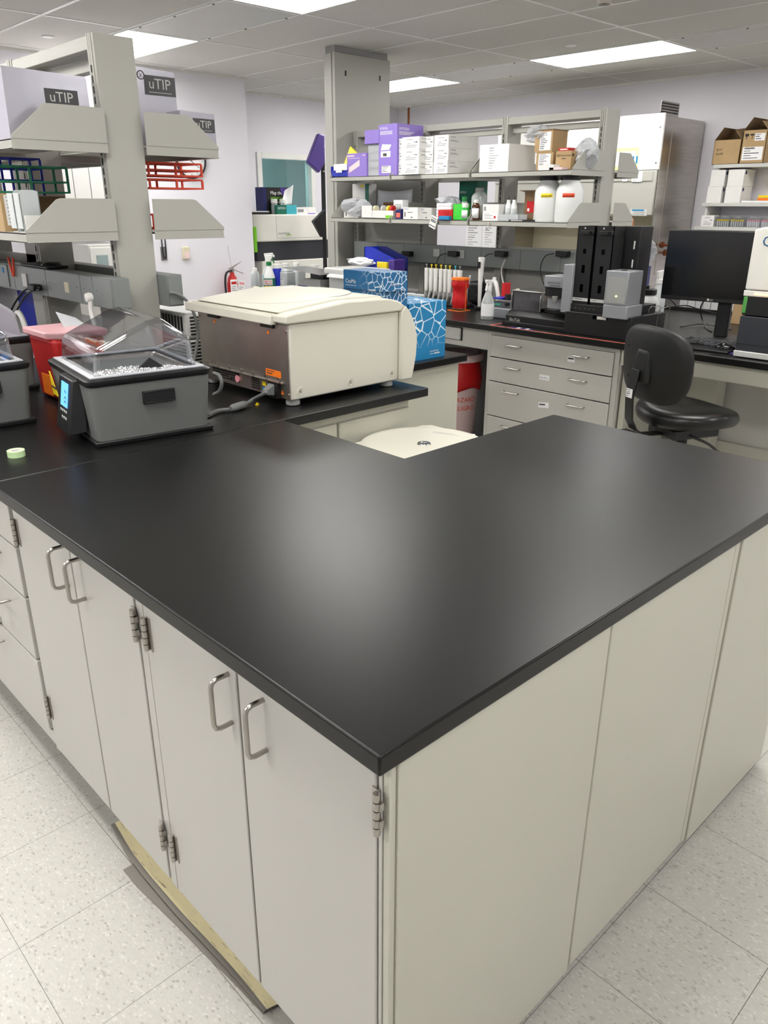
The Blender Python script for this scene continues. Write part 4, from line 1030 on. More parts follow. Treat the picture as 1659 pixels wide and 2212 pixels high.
for k, (x, m_) in enumerate(((-.04, 'red'), (.05, 'pink'))):
    b = MB(); b.M = Matrix.Translation((x, -.085-.01*k, zt-.01-.01*k)) @ Matrix.Rotation(.15*k, 4, 'Y'); b.hexa([(-.04,0,-.17),(.04,0,-.17),(.04,.002,-.17),(-.04,.002,-.17)], [(-.04,0,0),(.04,0,0),(.04,.002,0),(-.04,.002,0)])
    b.mi = 1; b.box(-.03, .03, -.001, 0, -.045, -.02); b.mi = 2
    for q in range(5): b.box(-.03, .02-.01*(q % 2), -.001, 0, -.07-.018*q, -.064-.018*q)
    b.build('inspection_tag', ['paper', m_, 'grey_ink'], t, smooth=False)
# ---------------------------------------------------------------- middle bench: upper shelf
XS = 3.615
def Y(px, py=372, x=XS): return PT(px, py, x=x).y
def Zz(py, px, x=XS): return PT(px, py, x=x).z
def sbox(name, label, pxl, pxr, pytop, deck, depth, mats, cat='box', deco=None, x=XS, group=None, py=None, bevel=.0015, h=None):
    """carton on a shelf whose front (-x) face spans the pixels pxl..pxr and tops out at pytop"""
    py = py or (368 if deck == D1 else 470)
    y1, y0 = Y(pxl, py, x), Y(pxr, py, x); h = h or Zz(pytop, (pxl+pxr)/2, x)-deck
    b = MB(); b.box(0, depth, 0, y1-y0, 0, h)
    if deco: deco(b, y1-y0, h)
    return one(b, name, mats, label, cat, group, loc=(x, y0, deck), bevel=bevel, smooth=False)
t = thing('parts_bin', 'blue plastic stacking bin at the left end of the upper middle shelf', 'bin', (XS, Y(751), D1))
w_ = Y(714)-Y(750); h_ = .075
b = MB(); b.box(0,.16,0,w_,0,.004).box(0,.16,0,.004,0,h_).box(0,.16,w_-.004,w_,0,h_).box(.156,.16,0,w_,0,h_).box(0,.004,0,w_,0,.045).box(-.006,.0,-.003,w_+.003,.040,.046); b.build('bin', 'bin_blue', t)
MB().box(-.009, -.006, w_*.3, w_*.65, .030, .045).build('label_holder', 'paper', t); MB().box(.01,.13,.02,w_-.02,.03,.09).build('notes', 'paper', t)
b = MB().box(0,.10,0,.10,0,.12); one(b, 'clear_box', 'frost', 'clear lidded plastic box behind the blue bin', 'box', loc=(XS+.19, Y(745), D1), bevel=.004)
y1, y0 = Y(742), Y(788)
b = MB(); b.hexa([(0,0,0),(.012,0,0),(.012,.06,0),(0,.06,0)], [(.05,-.14,.10),(.062,-.14,.10),(.062,.0,.19),(.05,.0,.19)]); one(b, 'yellow_bag', 'bright_yellow', 'yellow plastic bag leaning between blue bin and purple box', 'bag', loc=(XS-.0, Y(746), D1+.02), bevel=.003)
def pur_small(b, w, h):
    b.mi = 1; b.box(-.0012,-.0002, w*.62, w*.98, h*.86, h*.92); b.box(-.0012,-.0002, w*.35, w*.95, h*.78, h*.80); b.box(-.0012,-.0002,w*.08,w*.2,h*.88,h*.92)
    b.hexa([(-.0012,w*.35,h*.45),(-.0002,w*.35,h*.45),(-.0002,w*.9,h*.15),(-.0012,w*.9,h*.15)], [(-.0012,w*.35,h*.72),(-.0002,w*.35,h*.72),(-.0002,w*.9,h*.40),(-.0012,w*.9,h*.40)]); b.mi = 0
sbox('glove_carton', 'small purple carton with white tray picture beside the yellow bag', 750, 792, 331, D1, .15, ['purple','pink_plastic'], deco=pur_small)
t = thing('tip_sleeve', 'purple-capped clear sleeve of tip inserts next to the big purple carton', 'box', (XS, Y(818), D1))
w_ = Y(792)-Y(818); hb = Zz(311, 800)-D1; ht = Zz(281, 800)-D1
MB().box(.01,.12,.004,w_-.004,0,hb).build('sleeve', 'film', t, bevel=.003)
for k in range(4): MB().box(.02,.11,.01,w_-.01,.003+k*hb/4,k*hb/4+hb/4-.012).build('insert', 'frost', t, bevel=.002)
MB().box(-.004,.13,-.004,w_+.016,hb,ht).build('cap', 'purple', t, bevel=.002)
def integra(b, w, h):
    b.text('INTEGRA', .022, (0, w*.94, h*.90), '-x', mi=1, off=.0008, sx=.9)
    b.mi = 1
    for k in range(3): b.box(-.0012,-.0002, w*.25, w*.92, h*(.855-.025*k), h*(.865-.025*k))
    # picture of an open box
    b.hexa([(-.0012,w*.42,h*.50),(-.0002,w*.42,h*.50),(-.0002,w*.88,h*.50),(-.0012,w*.88,h*.50)], [(-.0012,w*.30,h*.60),(-.0002,w*.30,h*.60),(-.0002,w*.80,h*.62),(-.0012,w*.80,h*.62)])
    b.box(-.0012,-.0002,w*.35,w*.88,h*.36,h*.48); b.mi = 2; b.box(-.0016,-.0012,w*.55,w*.75,h*.38,h*.44); b.mi = 1
    b.tag((-.001, w*.82, h*.05), w*.5, h*.14, '-x', 4, paper=1, ink=2, seed=6); b.mi = 0
    b.text('INTEGRA', .024, (.02, 0, h*.88), '-y', mi=1, off=.0008); b.mi = 1
    for k in range(3): b.box(.02,.17-.02*k,-.0012,-.0002,h*(.84-.025*k),h*(.85-.025*k))
    b.mi = 0
sbox('pipette_carton', 'tall purple carton with white wordmark on the upper middle shelf', 818, 857, 268, D1, .26, ['purple','white_card','dark_print'], deco=integra, py=374)
t = thing('white_carton', 'x', 'box', (0,0,0)); bpy.data.objects.remove(t)
def wbox_mesh(w, dp, h, nm='INTEGRA'):
    b = MB(); b.box(0, dp, 0, w, 0, h)
    b.text(nm, .0125, (0, w*.72, h*.74), '-x', mi=1, off=.0008); b.mi = 2
    for k, (a, c) in enumerate(((.1,.35),(.5,.7),(.15,.75),(.2,.8))): b.box(-.0012,-.0002, w*a, w*c, h*(.56-.13*k), h*(.60-.13*k))
    b.mi = 1
    b.box(-.0012,-.0002,w*.12,w*.2,h*.52,h*.6); b.text(nm, .0125, (.02, 0, h*.78), '-y', mi=1, off=.0008); b.mi = 2
    b.box(.02,.08,-.0012,-.0002,h*.58,h*.61); b.box(.02,.10,-.0012,-.0002,h*.50,h*.53); b.mi = 0
    return b
hh = (Zz(292, 950)-D1)/3
cols = [(849, 868, .02, 'far left column'), (869, 905, -.04, 'second column, sticking out'), (911, 935, .02, 'third column'), (936, 966, -.015, 'long right column')]
rows = ['lowest', 'middle', 'topmost']
for ci, (a, c, dx, cl) in enumerate(cols):
    x = XS+dx; y1, y0 = Y(a, 370, x), Y(c, 370, x); dp = (.20, .16, .22, .30)[ci]
    proto = None
    for r in range(3):
        lab = 'white printed carton, %s of the %s of the stack' % (rows[r], cl)
        loc = (x+random.uniform(-.004,.004), y0+random.uniform(-.002,.002), D1+hh*r)
        if proto is None: proto = one(wbox_mesh(y1-y0, dp, hh-.0008), 'tip_carton', ['white_card','dark_print','grey_ink'], lab, 'box', 'white cartons stacked on the upper middle shelf', loc=loc, bevel=.0012, smooth=False)
        else: copy_tree(proto, loc=loc, label=lab)
def ship(b, w, h): b.tag((-.0002, w*.70, h*.06), w*.42, h*.86, '-x', 9, paper=1, ink=2, seed=8)
yb1, yb0 = Y(1035, 368), Y(1097, 368)
sbox('white_carton', 'big white carton with shipping label, upper shelf right bay', 1035, 1097, 312, D1, .27, ['white_card','paper','grey_ink'], deco=ship)
def bubble(name, label, loc, rx, ry, rz, m='film', seed=1, amp=.25):
    rnd = random.Random(seed); b = MB(); n, sgm = 9, 14; rings = []
    ph = [rnd.uniform(0, 6) for _ in range(6)]; amp = amp*1.3
    for i in range(n+1):
        a = -PI/2*.9+PI*.95*i/n; ring = []
        for k in range(sgm):
            th = 2*PI*k/sgm; f = 1+amp*math.sin(3*th+ph[0]+i)*.6+amp*math.sin(5*th+ph[1]-i*1.3)*.5+rnd.uniform(-.20,.16)
            q = max(math.cos(a), .05)
            ring.append((rx*q*f*math.cos(th), ry*q*f*math.sin(th), rz*(1+math.sin(a))+rnd.uniform(-.004,.004)))
        rings.append(ring)
    zmin = min(p[2] for r in rings for p in r)
    rings = [[(p[0], p[1], p[2]-zmin) for p in r] for r in rings]
    b.ring_loft(rings)
    return one(b, name, m, label, 'bag', loc=loc, smooth=False)
zt = Zz(312, 1066)
bubble('plastic_bag', 'crumpled clear bag lying on the big white carton', (XS+.16, Y(1128, 312), zt+.001), .06, .09, .05, seed=2)
def bc(b, w, h): b.tag((-.0002, w*.86, h*.12), w*.72, h*.80, '-x', 9, paper=1, ink=2, seed=11)
xb = XS+.12
sbox('cardboard_box', 'brown cardboard box with shipping label, lower of the pair on the upper shelf', 1157, 1193, 329, D1, .15, ['cardboard','paper','ink'], deco=bc, x=xb, py=365)
ya, yb = Y(1192, 330, xb), Y(1154, 330, xb); z0 = Zz(329, 1175, xb)
b = MB().box(0,.15,0,yb-ya,0,Zz(281,1172,xb)-z0-.0); h2 = Zz(281,1172,xb)-z0; b.tag((-.0002,(yb-ya)*.72,h2*.08),(yb-ya)*.62,h2*.82,'-x',9,seed=12); b.mi = 3; b.box(-.003,.155,-.003,yb-ya+.003,h2-.003,h2+.002)
one(b, 'cardboard_box', ['cardboard','paper','ink','cardboard_dark'], 'brown cardboard box with barcode label, upper of the pair', 'box', loc=(xb, ya, z0+.001), bevel=.001, smooth=False)
def bd(b, w, h):
    b.text('BD', .02, (0, w*.93, h*.70), '-x', mi=1, off=.0008); b.text('Insulin Syringes', .014, (0, w*.66, h*.72), '-x', mi=1, off=.0008, sx=.8); b.mi = 1; b.box(-.0012,-.0002,w*.35,w*.62,h*.58,h*.62); b.box(.01,.025,-.0012,-.0002,h*.72,h*.85); b.mi = 0
sbox('syringe_box', 'tan cardboard syringe box on the upper shelf next to the right end plate', 1199, 1232, 326, D1, .14, ['cardboard','ink'], deco=bd, x=XS+.06, py=362)
one(MB().box(0,.09,0,.07,0,.018).mat(1).box(-.001,0,.01,.06,.006,.012), 'red_case', ['red','paper'], 'small dark red case on top of the tan syringe box', 'box', loc=(XS+.09, Y(1222,326,XS+.06), Zz(326,1215,XS+.06)+.001), bevel=.002, smooth=False)
one(MB().box(0,.07,0,.11,0,.03), 'glass_slide_box', 'white_card', 'small low white box in front of the cardboard pair', 'box', loc=(XS+.0, Y(1196,362), D1), bevel=.001)
one(MB().box(0,.07,0,.09,0,.014), 'flat_box', 'pink_plastic', 'flat pale box beside the low white box', 'box', loc=(XS+.0, Y(1214,362), D1), bevel=.001)
bubble('plastic_bag', 'crumpled white plastic bag by the top of the end post', (XS+.15, Y(1275,300,3.78), D1), .07, .06, .085, seed=5)
# ---------------------------------------------------------------- lower shelf
XS2 = 3.62
bubble('plastic_bag', 'clear bag over a small white box at the left end of the lower shelf', (XS2+.08, Y(752,472), D2), .07, .16, .07, seed=7, amp=.2)
def wo(b, w, h): b.mi = 1; b.box(-.001,-.0002,w*.8,w*.86,h*.2,h*.8); b.mi = 0
sbox('clinic_box', 'small white box under the clear bag', 743, 772, 455, D2, .05, ['white_card','ink'], deco=wo, x=XS2+.05, py=470)
def ss(b, w, h): b.text('Sight Savers', .016, (0, w*.95, h*.55), '-x', mi=1, off=.0008, sx=.7); b.mi = 2; b.box(-.001,-.0002,w*0,w*.22,0,h); b.mi = 3; b.box(-.0012,-.0002,w*.3,w*.5,h*.9,h*.97); b.mi = 0
b = sbox('wipe_box', 'white and green lens wipe box at the back of the lower shelf', 762, 797, 397, D2, .08, ['white_card','ink','kim_green','bright_yellow'], deco=ss, x=XS2+.22, h=Zz(397,780,XS2+.22)-D2)
t = thing('zip_bags', 'clear zip bags with orange strip hanging behind the tape dispenser', 'bag', (XS2+.22, Y(850,440,XS2+.22), D2+.02))
b = MB(); b.sheet(lambda u, v: (.012*math.sin(7*u)+.01*v, .38*(u-.5), .185*v*(1-.1*math.sin(3*u))), 14, 6); b.build('bag', 'film', t, solid=.001)
b = MB(); b.sheet(lambda u, v: (-.004+.012*math.sin(7*(u*.5+.25)), .19*(u-.5), .07+.02*v), 8, 1); b.build('label_strip', 'brown_film', t, solid=.0008)
one(MB().box(0,.08,0,.30,0,.05), 'blue_rack', 'bin_blue', 'long blue rack behind the white dispenser', 'rack', loc=(XS2+.12, Y(845,468,XS2+.12), D2), bevel=.002)
t = thing('tape_dispenser', 'white tray holding rolls of tape on the lower shelf', 'dispenser', (XS2, Y(848,470), D2))
w_ = Y(779,470)-Y(848,470); hs = Zz(444,790)-D2
b = MB(); b.box(0,.11,w_*.64,w_,0,.004).box(0,.004,w_*.66,w_,0,hs).box(0,.11,w_-.004,w_,0,hs).box(0,.11,w_*.64,w_*.65,0,hs*.6); b.box(0,.004,0,w_*.66,0,hs*.62).box(0,.11,0,w_*.66,0,.004).box(.106,.11,0,w_*.66,0,hs*.7); b.build('tray', 'white_card', t)
for k, (yy, m_) in enumerate(((.62,'ivory'),(.38,'light_grey'),(.20,'bright_yellow'),(.10,'red'))):
    MB().lathe([(.012,0),(.026,0),(.026,.018),(.012,.018)], (.04, w_*yy, hs*.72), 20, 'y').build('tape_roll', m_, t)
MB().box(-.003, 0, w_*.02, w_*.22, 0, .022).build('sticky_note', 'lime', t)
def dw(b, w, h): b.mi = 1; b.box(-.001,-.0002,w*.1,w*.9,h*.3,h*.8); b.mi = 0
sbox('paper_wrap', 'white paper-wrapped bundle behind the battery box', 850, 869, 432, D2, .06, ['paper','frost'], deco=dw, x=XS2+.07)
b = MB(); b.hexa([(0,0,0),(.05,0,0),(.05,.06,0),(0,.06,0)], [(.0,0,.062),(.05,0,.068),(.05,.06,.068),(.0,.06,.058)]); b.mi = 1; b.box(-.001,0,.01,.05,.01,.04); b.mi = 0
one(b, 'battery_box', ['navy','orange_strip'], 'open blue and orange battery box at the middle end plate', 'box', loc=(XS2-.012, Y(868,474), D2), bevel=.001, smooth=False)
def kim(b, w, h): b.text('KIMTECH', .013, (0, w*.92, h*.80), '-x', mi=1, off=.0008, sx=.8); b.mi = 2; b.box(-.001,-.0002,w*.84,w*.91,h*.2,h*.6); b.box(-.001,-.0002,w*.35,w*.7,h*.55,h*.6); b.box(-.001,-.0002,w*.35,w*.45,h*.1,h*.2); b.mi = 0
sbox('wipes_carton', 'white carton with purple lettering, left of the pair on the lower shelf', 871, 902, 448, D2, .10, ['white_card','purple_deep','dark_print'], deco=kim)
sbox('wipes_carton', 'grey-white carton with purple base, right of the pair on the lower shelf', 904, 932, 449, D2, .10, ['light_grey','purple_deep','dark_print'], deco=kim, x=XS2+.03)
for k in range(9): pass
t = thing('gauze_stack', 'stack of white folded wipes in a torn foil bag', 'wipes', (XS2+.03, Y(966,470), D2))
w_ = Y(934,470)-Y(966,470)
for k in range(10): MB().box(.002*(k%2),.09,.002*(k%3),w_-.002*(k%2),.0105*k,.0105*k+.0098).build('wipe', 'tissue', t, bevel=.003)
b = MB(); b.sheet(lambda u, v: (.0+.09*u, -.01+(w_+.03)*v, .112+.02*math.sin(6*u+8*v)+.03*math.sin(PI*v)*.6), 8, 10); b.build('torn_bag', 'film', t, solid=.001)
b = MB().box(0,.05,0,Y(946,470)-Y(977,470),0,.062)
for k in range(8): b.box(-.002,0,.005+.009*k,.008+.009*k,.01,.055)
one(b, 'red_rack', 'red', 'red tube rack in front of the wipes', 'rack', loc=(XS2-.005, Y(977,470), D2), bevel=.001)
one(MB().box(0,.03,0,Y(955,470)-Y(977,470),0,.025), 'blue_holder', 'box_blue', 'small blue holder before the red rack', 'holder', loc=(XS2-.04+.0, Y(977,470), D2), bevel=.003)
b = MB(); w_ = Y(977,470)-Y(1000,470); 
b.box(0,.003,0,w_,0,.10).box(.06,.063,0,w_,0,.10).box(0,.063,0,.003,0,.10).box(0,.063,w_-.003,w_,0,.10).box(0,.063,0,w_,.0,.003)
for z in (.03,.06,.085): b.mat(1).cyl((-.001,w_*.75,z),.006,.001,'x',12)
b.mi = 0
one(b, 'green_holder', ['bright_green','lime'], 'bright green perforated tube holder on the lower shelf', 'holder', loc=(XS2, Y(1000,470), D2))
def bottle(name, label, p, r, h, body, cap, neck=.45, capr=None, lab=None, caph=.02, cat='bottle', shoulder=.72, group=None):
    t = thing(name, label, cat, p, group=group); nr = r*neck
    MB().lathe([(r*.92,0),(r,.004),(r,h*shoulder),(r*.85,h*(shoulder+.07)),(nr,h*(shoulder+.17)),(nr,h-caph)], seg=20).build('body', body, t)
    cr = capr or nr*1.25
    MB().lathe([(cr,h-caph),(cr,h-.002),(cr*.9,h)], seg=18).build('cap', cap, t, bevel=.001)
    if lab:
        b = MB(); n = 10; q = r+.0006
        rows_ = [[(q*math.cos(a), q*math.sin(a), z) for a in [PI*.72+PI*.75*k/n for k in range(n+1)]] for z in (h*.12, h*shoulder*.82)]
        b.ring_loft(rows_, cap=False, closed=False); b.build('label', lab, t, solid=.0004)
    return t
bottle('reagent_bottle', 'small bottle with dark green cap behind the white-capped one', (XS2+.06, Y(1002,470,XS2+.06), D2), .020, .145, 'bottle_clear', 'green', caph=.03, neck=.7)
bottle('reagent_bottle', 'green-tinted bottle with white cap and label on the lower shelf', (XS2-.0, Y(1003,474), D2), .022, .105, 'green_clear', 'white_plastic', caph=.028, neck=.75, lab='paper')
bottle('reagent_bottle', 'brown glass bottle with white cap beside the green bottle', (XS2+.03, Y(1020,470), D2), .026, .125, 'brown_glass', 'white_plastic', caph=.02, neck=.5, lab='paper')
bottle('glass_bottle', 'clear glass square-shouldered bottle with grey cap behind the end plate', (XS2+.12, Y(1034,462,XS2+.12), D2), .052, .20, 'bottle_clear', 'grey_plastic', caph=.03, neck=.45)
t = thing('bench_timer', 'white digital timer hanging from the lower shelf edge', 'timer', (3.590, Y(938,480,3.59), PT(933,480,x=3.59).z), 0)
b = MB(); b.M = Matrix.Rotation(.35, 4, 'X'); b.box(-.012, 0, -.030, .030, -.038, .038); b.mi = 1; b.box(-.0128, -.012, -.024, .024, .000, .018); b.mi = 2
for k in range(4): b.box(-.0135, -.012, -.024+.013*k, -.016+.013*k, -.028, -.020); b.box(-.0135, -.012, -.02+.012*k, -.013+.012*k, .024, .030)
b.M = Matrix.Identity(4); b.build('case', ['white_plastic','raceway','ink'], t, smooth=False, bevel=.001)
# kim wipes and things on the far side shelf
def kg(b, w, h): b.text('KIMTECH', .02, (0, w*.95, h*.55), '-x', mi=1, off=.0008, sx=.7); b.mi = 2; b.box(-.001,-.0002,0,w*.35,0,h); b.mi = 0
sbox('tissue_box', 'green and white tissue box on the rear shelf seen through the frame', 992, 1030, 388, D2+.062, .12, ['kim_green','paper','kim_green'], deco=kg, x=4.16, py=415)
sbox('wipes_carton', 'wide white carton on the rear shelf under the green tissue box', 958, 1040, 415, D2, .12, ['white_card'], x=4.15, py=440, h=.06)
one(MB().box(0,.10,0,.12,0,.08), 'sponge_pack', 'dark_print', 'dark wrapped pack on the rear shelf behind the gauze', 'package', loc=(4.13, Y(985,425,4.13), D2+.0), bevel=.01)
t = thing('rear_shelf', 'grey rear shelves of the middle bench seen through the frame', 'shelf', (4.22, 3.6, SZ1))
for z in (SZ1, SZ2): MB().box(4.10, 4.35, 2.975, 4.40, z, z+.03).build('deck', 'paint_shelf', t, w=True, bevel=.001)
# lower shelf right bay
def sb(b, w, h): b.tag((-.0002,w*.95,h*.05),w*.88,h*.4,'-x',4,seed=14); b.mi = 2; b.box(-.001,-.0002,w*.8,w*.93,h*.6,h*.85); b.mi = 3; b.box(-.0014,-.0008,w*.16,w*.28,h*.15,h*.3); b.mi = 0
sbox('kit_box', 'white kit box with printed labels, lower shelf right bay', 1042, 1076, 441, D2, .10, ['white_card','paper','grey_ink','red'], deco=sb, py=477)
for k, px in enumerate((1097, 1109)):
    bottle('dropper_bottle', ('left', 'right')[k]+' small white dropper bottle with dark tip on the lower shelf', (XS2+.05, Y(px,470,XS2+.05), D2), .019, .125, 'hdpe', 'white_plastic', caph=.04, neck=.5, lab='frost')
    p = (XS2+.05, Y(px,470,XS2+.05), D2+.125); one(MB().lathe([(.008,0),(.004,.012),(.003,.02)], seg=10), 'dropper_tip', 'ink', 'black dropper cap on the '+('left', 'right')[k]+' white bottle', 'cap', loc=p)
b = MB(); w_ = Y(1077,472)-Y(1121,472); b.box(0,.09,0,w_,0,.003).box(0,.003,0,w_,0,.04).box(0,.09,0,.003,0,.04).box(0,.09,w_-.003,w_,0,.04).box(.087,.09,0,w_,0,.04).box(.0,.09,w_*.5,w_*.5+.003,0,.04)
one(b, 'clear_tray', 'frost', 'low frosted divided tray in front of the dropper bottles', 'tray', loc=(XS2-.01, Y(1121,472), D2))
b = MB().box(0,.05,0,Y(1101,476)-Y(1148,476),0,.010); b.mi = 1; b.box(-.001,0,.06,.15,.003,.007); b.mi = 0
one(b, 'black_ruler_case', ['black_plastic','paper'], 'thin black case with white strip lying at the shelf edge', 'case', loc=(3.604, Y(1148,476), D2), bevel=.001)
t = thing('open_box', 'dark brown open cardboard box beside the big white jugs', 'box', (XS2+.10, Y(1160,468,XS2+.10), D2))
w_ = Y(1131,468,XS2+.1)-Y(1160,468,XS2+.1); b = MB(); h_ = Zz(411,1150,XS2+.1)-D2; b.box(0,.12,0,w_,0,h_); b.mi = 1; b.box(-.001,0,w_*.1,w_*.8,h_*.28,h_*.65); b.mi = 2; b.box(-.0018,-.001,w_*.6,w_*.75,h_*.32,h_*.42); b.build('carton', ['cardboard_dark','bag_red','paper'], t, smooth=False)
MB().hexa([(-.0,w_,h_),(.004,w_,h_),(.004,w_,h_-.001),(-.0,w_,h_-.001)], [(0,w_+.05,h_+.0),(.004,w_+.05,h_+.0),(.12,w_+.03,h_-.02),(.12,w_+.03,h_-.02)]).build('flap', 'cardboard', t)
def jug(loc, label, r=.082, h=.29, mi='yellow', m='hdpe', seed=0, group=None):
    t = thing('carboy', label, 'jug', loc, group=group); hc = h-.035
    MB().lathe([(r*.94,0),(r,.012),(r*1.0,hc*.70),(r*.93,hc*.80),(r*.72,hc*.92),(r*.66,hc*.96),(r*.66,hc)], seg=28).build('body', m, t)
    MB().lathe([(r*.72,hc-.004),(r*.72,hc+.022),(r*.66,hc+.026)], seg=28).build('cap', 'black_plastic', t)
    MB().cyl((0,0,hc+.024), .012, .018, seg=10).box(-.02,.02,-.006,.006,hc+.036,hc+.042).build('vent_knob', 'black_plastic', t)
    return t
for k, (pl, pr, m_, tx, lab) in enumerate(((1159,1210,'bright_yellow','1x Tris Wash Buffer','big white jug with yellow label on the lower shelf'), (1205,1263,'orange_red','1x Lysis Buffer','big white jug with red label next to the yellow-labelled one'))):
    pass
xj = XS2+.10
for k, (px, m_, tx, lab) in enumerate(((1183,'bright_yellow','1x Tris Wash Buffer','big white jug with yellow label on the lower shelf'), (1229,'orange_red','1x Low Buffer','big white jug with red label next to the yellow-labelled one'))):
    yj = Y(px, 440, xj+.0); r = .081; t = jug((xj, yj, D2), lab, r=r, h=.30-.028)
    b = MB(); n = 8; a0 = PI*1.02; q = r+.0008; rows_ = [[(q*math.cos(a), q*math.sin(a), z) for a in [a0+PI*.28*kk/n for kk in range(n+1)]] for z in (.138, .160)]
    b.ring_loft(rows_, cap=False, closed=False); lb = b.build('tape_label', m_, t, solid=.0006)
    b = MB(); a1 = a0+.03; vs, fs = text_mesh(tx)
    W_ = max(v.x for v in vs); nv = []
    for v in vs:
        a = a1+v.x/W_*PI*.25; nv.append(b.V(((q+.0008)*math.cos(a), (q+.0008)*math.sin(a), .144+v.y*.013)))
    for f_ in fs: b.F([nv[i] for i in f_])
    b.build('writing', 'ink', lb, smooth=False)
p = PT(1056, 483, x=3.59); t = thing('binder_clip', 'small metal bulldog clip on the lower shelf edge', 'clip', p)
b = MB(); b.prism([(-.014,-.016),(.014,-.016),(.008,.006),(-.008,.006)], -.012, .002, axis='x'); b.build('jaw', 'steel_dark', t, bevel=.002); MB().tube([(-.014,-.008,-.014),(-.02,-.012,-.03),(-.02,.012,-.03),(-.014,.008,-.014)], .0018, 6).build('wire_handle', 'steel', t)
# papers pinned behind, far side
p0 = PT(1008, 520, x=4.6); p1 = PT(1070, 492, x=4.6)
for k, (a, c, lab) in enumerate(((1006, 1040, 'white printed list posted behind the shelving, left sheet'), (1043, 1072, 'white printed list posted behind the shelving, right sheet'))):
    y1, y0 = PT(a, 500, x=7.07).y, PT(c, 500, x=7.07).y; z0, z1 = PT(a, 524, x=7.07).z, PT(a, 488, x=7.07).z
    b = MB(); b.box(0, .004, 0, y1-y0, 0, z1-z0+.12); b.tag((-.001, (y1-y0)*.92, .02), (y1-y0)*.85, z1-z0+.06, '-x', 9, paper=1, ink=2, seed=k+20, t=.0005)
    one(b, 'notice_sheet', ['paper','paper','grey_ink'], lab, 'paper', loc=(7.076, y0, z0-.06), smooth=False)
# ---------------------------------------------------------------- middle bench: on the worktop
def G(px, py): return PT(px, py, z=HC)
def spray(loc, label, r=.040, h=.25, body='bottle_clear', head='white_plastic', neckm=None, band=None, face=0.0, trig=None, group=None):
    t = thing('spray_bottle', label, 'spray bottle', loc, face, group=group); hb = h*.74
    MB().lathe([(r*.93,0),(r,.006),(r,hb*.52),(r*.92,hb*.62),(r*.55,hb*.84),(r*.38,hb*.95),(r*.36,hb)], seg=24).build('bottle', body, t)
    if band:
        b = MB(); b.ring_loft([[((r+.0008)*math.cos(2*PI*k/24), (r+.0008)*math.sin(2*PI*k/24), z) for k in range(24)] for z in (hb*.12, hb*.54)], cap=False); b.build('label', band, t)
    MB().lathe([(r*.45,hb-.005),(r*.45,hb+.02),(r*.36,hb+.024)], seg=16).build('collar', neckm or head, t)
    MB().hexa([(-.012,-.010,hb+.02),(.018,-.010,hb+.02),(.018,.010,hb+.02),(-.012,.010,hb+.02)], [(-.040,-.009,h),(.028,-.009,h-.006),(.028,.009,h-.006),(-.040,.009,h)]).box(-.046,-.036,-.007,.007,h-.020,h-.002).build('nozzle_head', head, t, bevel=.003)
    MB().tube([(-.018,0,h-.012),(-.030,0,h-.035),(-.042,0,h-.062)], .005, 8).build('trigger', trig or head, t)
    return t
# left end of the bench, beyond the centrifuge
def at(px, x, py): return (x, PT(px, py, x=x).y, HC)
def hz(px, py, loc): return PZ(loc[0], loc[1], py)-HC
L = at(533, 3.16, 625)
t = thing('foil_tray', 'low foil tray with cream paper on the far left bench end', 'tray', (3.05, 4.42, HC))
b = MB(); b.hexa([(.02,.02,0),(.13,.02,0),(.13,.24,0),(.02,.24,0)], [(0,0,.03),(.15,0,.03),(.15,.26,.03),(0,.26,.03)]); b.build('tray', 'foil', t, bevel=.003)
b = MB(); b.sheet(lambda u, v: (.15*u, .26*v, .034+.006*math.sin(9*u)*math.sin(7*v)), 8, 10); b.build('paper_liner', 'ivory', t, solid=.001)
l1 = (3.25, PT(580, 600, x=3.25).y, HC); spray(l1, 'tall clear spray bottle with white trigger head at the far bench end', r=.05, h=hz(580, 546, l1), face=PI*.75)
l2 = (3.08, PT(583, 620, x=3.08).y, HC)
t = spray(l2, 'white spray cleaner bottle with green trigger and red lettering', r=.045, h=hz(585, 550, l2), body='hdpe', head='white_plastic', neckm='green', trig='green', band='kim_green', face=PI*.75)
b = MB(); q = .0466
def wrap(b, s_, size, a0, z, mi, q=q, sx=1.0):
    vs, fs = text_mesh(s_); b.mi = mi; nv = []
    for v in vs:
        a = a0+v.x*size*sx/q; nv.append(b.V((q*math.cos(a), q*math.sin(a), z+v.y*size)))
    for f_ in fs: b.F([nv[i] for i in f_])
hb = hz(585, 550, l2)*.74
a0 = PI*1.22-.75-PI*.75
b.mi = 1; rows_ = [[((q-.0004)*math.cos(a), (q-.0004)*math.sin(a), z) for a in [a0-.1+1.6*k/10 for k in range(11)]] for z in (hb*.30, hb*.50)]; b.ring_loft(rows_, cap=False, closed=False)
b.mi = 2; rows_ = [[((q-.0002)*math.cos(a), (q-.0002)*math.sin(a), z) for a in [a0+1.5*k/10 for k in range(11)]] for z in (hb*.20, hb*.27)]; b.ring_loft(rows_, cap=False, closed=False)
wrap(b, 'Spray', .030, a0+.02, hb*.41, 0, q=q+.0006); wrap(b, 'Nine', .030, a0+.15, hb*.31, 0, q=q+.0006); b.build('lettering', ['red', 'hdpe', 'bright_yellow'], t, smooth=False)
bottle('wash_bottle', 'small clear squeeze bottle left of the spray bottles', (3.20, PT(551, 600, x=3.2).y, HC), .035, .16, 'bottle_clear', 'white_plastic', caph=.03)
l3 = (3.16, PT(600, 610, x=3.16).y, HC); bottle('aerosol_can', 'blue aerosol can behind the white spray cleaner', l3, .036, hz(600, 582, l3)+.04, 'bin_blue', 'white_plastic', caph=.04, neck=.85, capr=.032, cat='can', shoulder=.80)
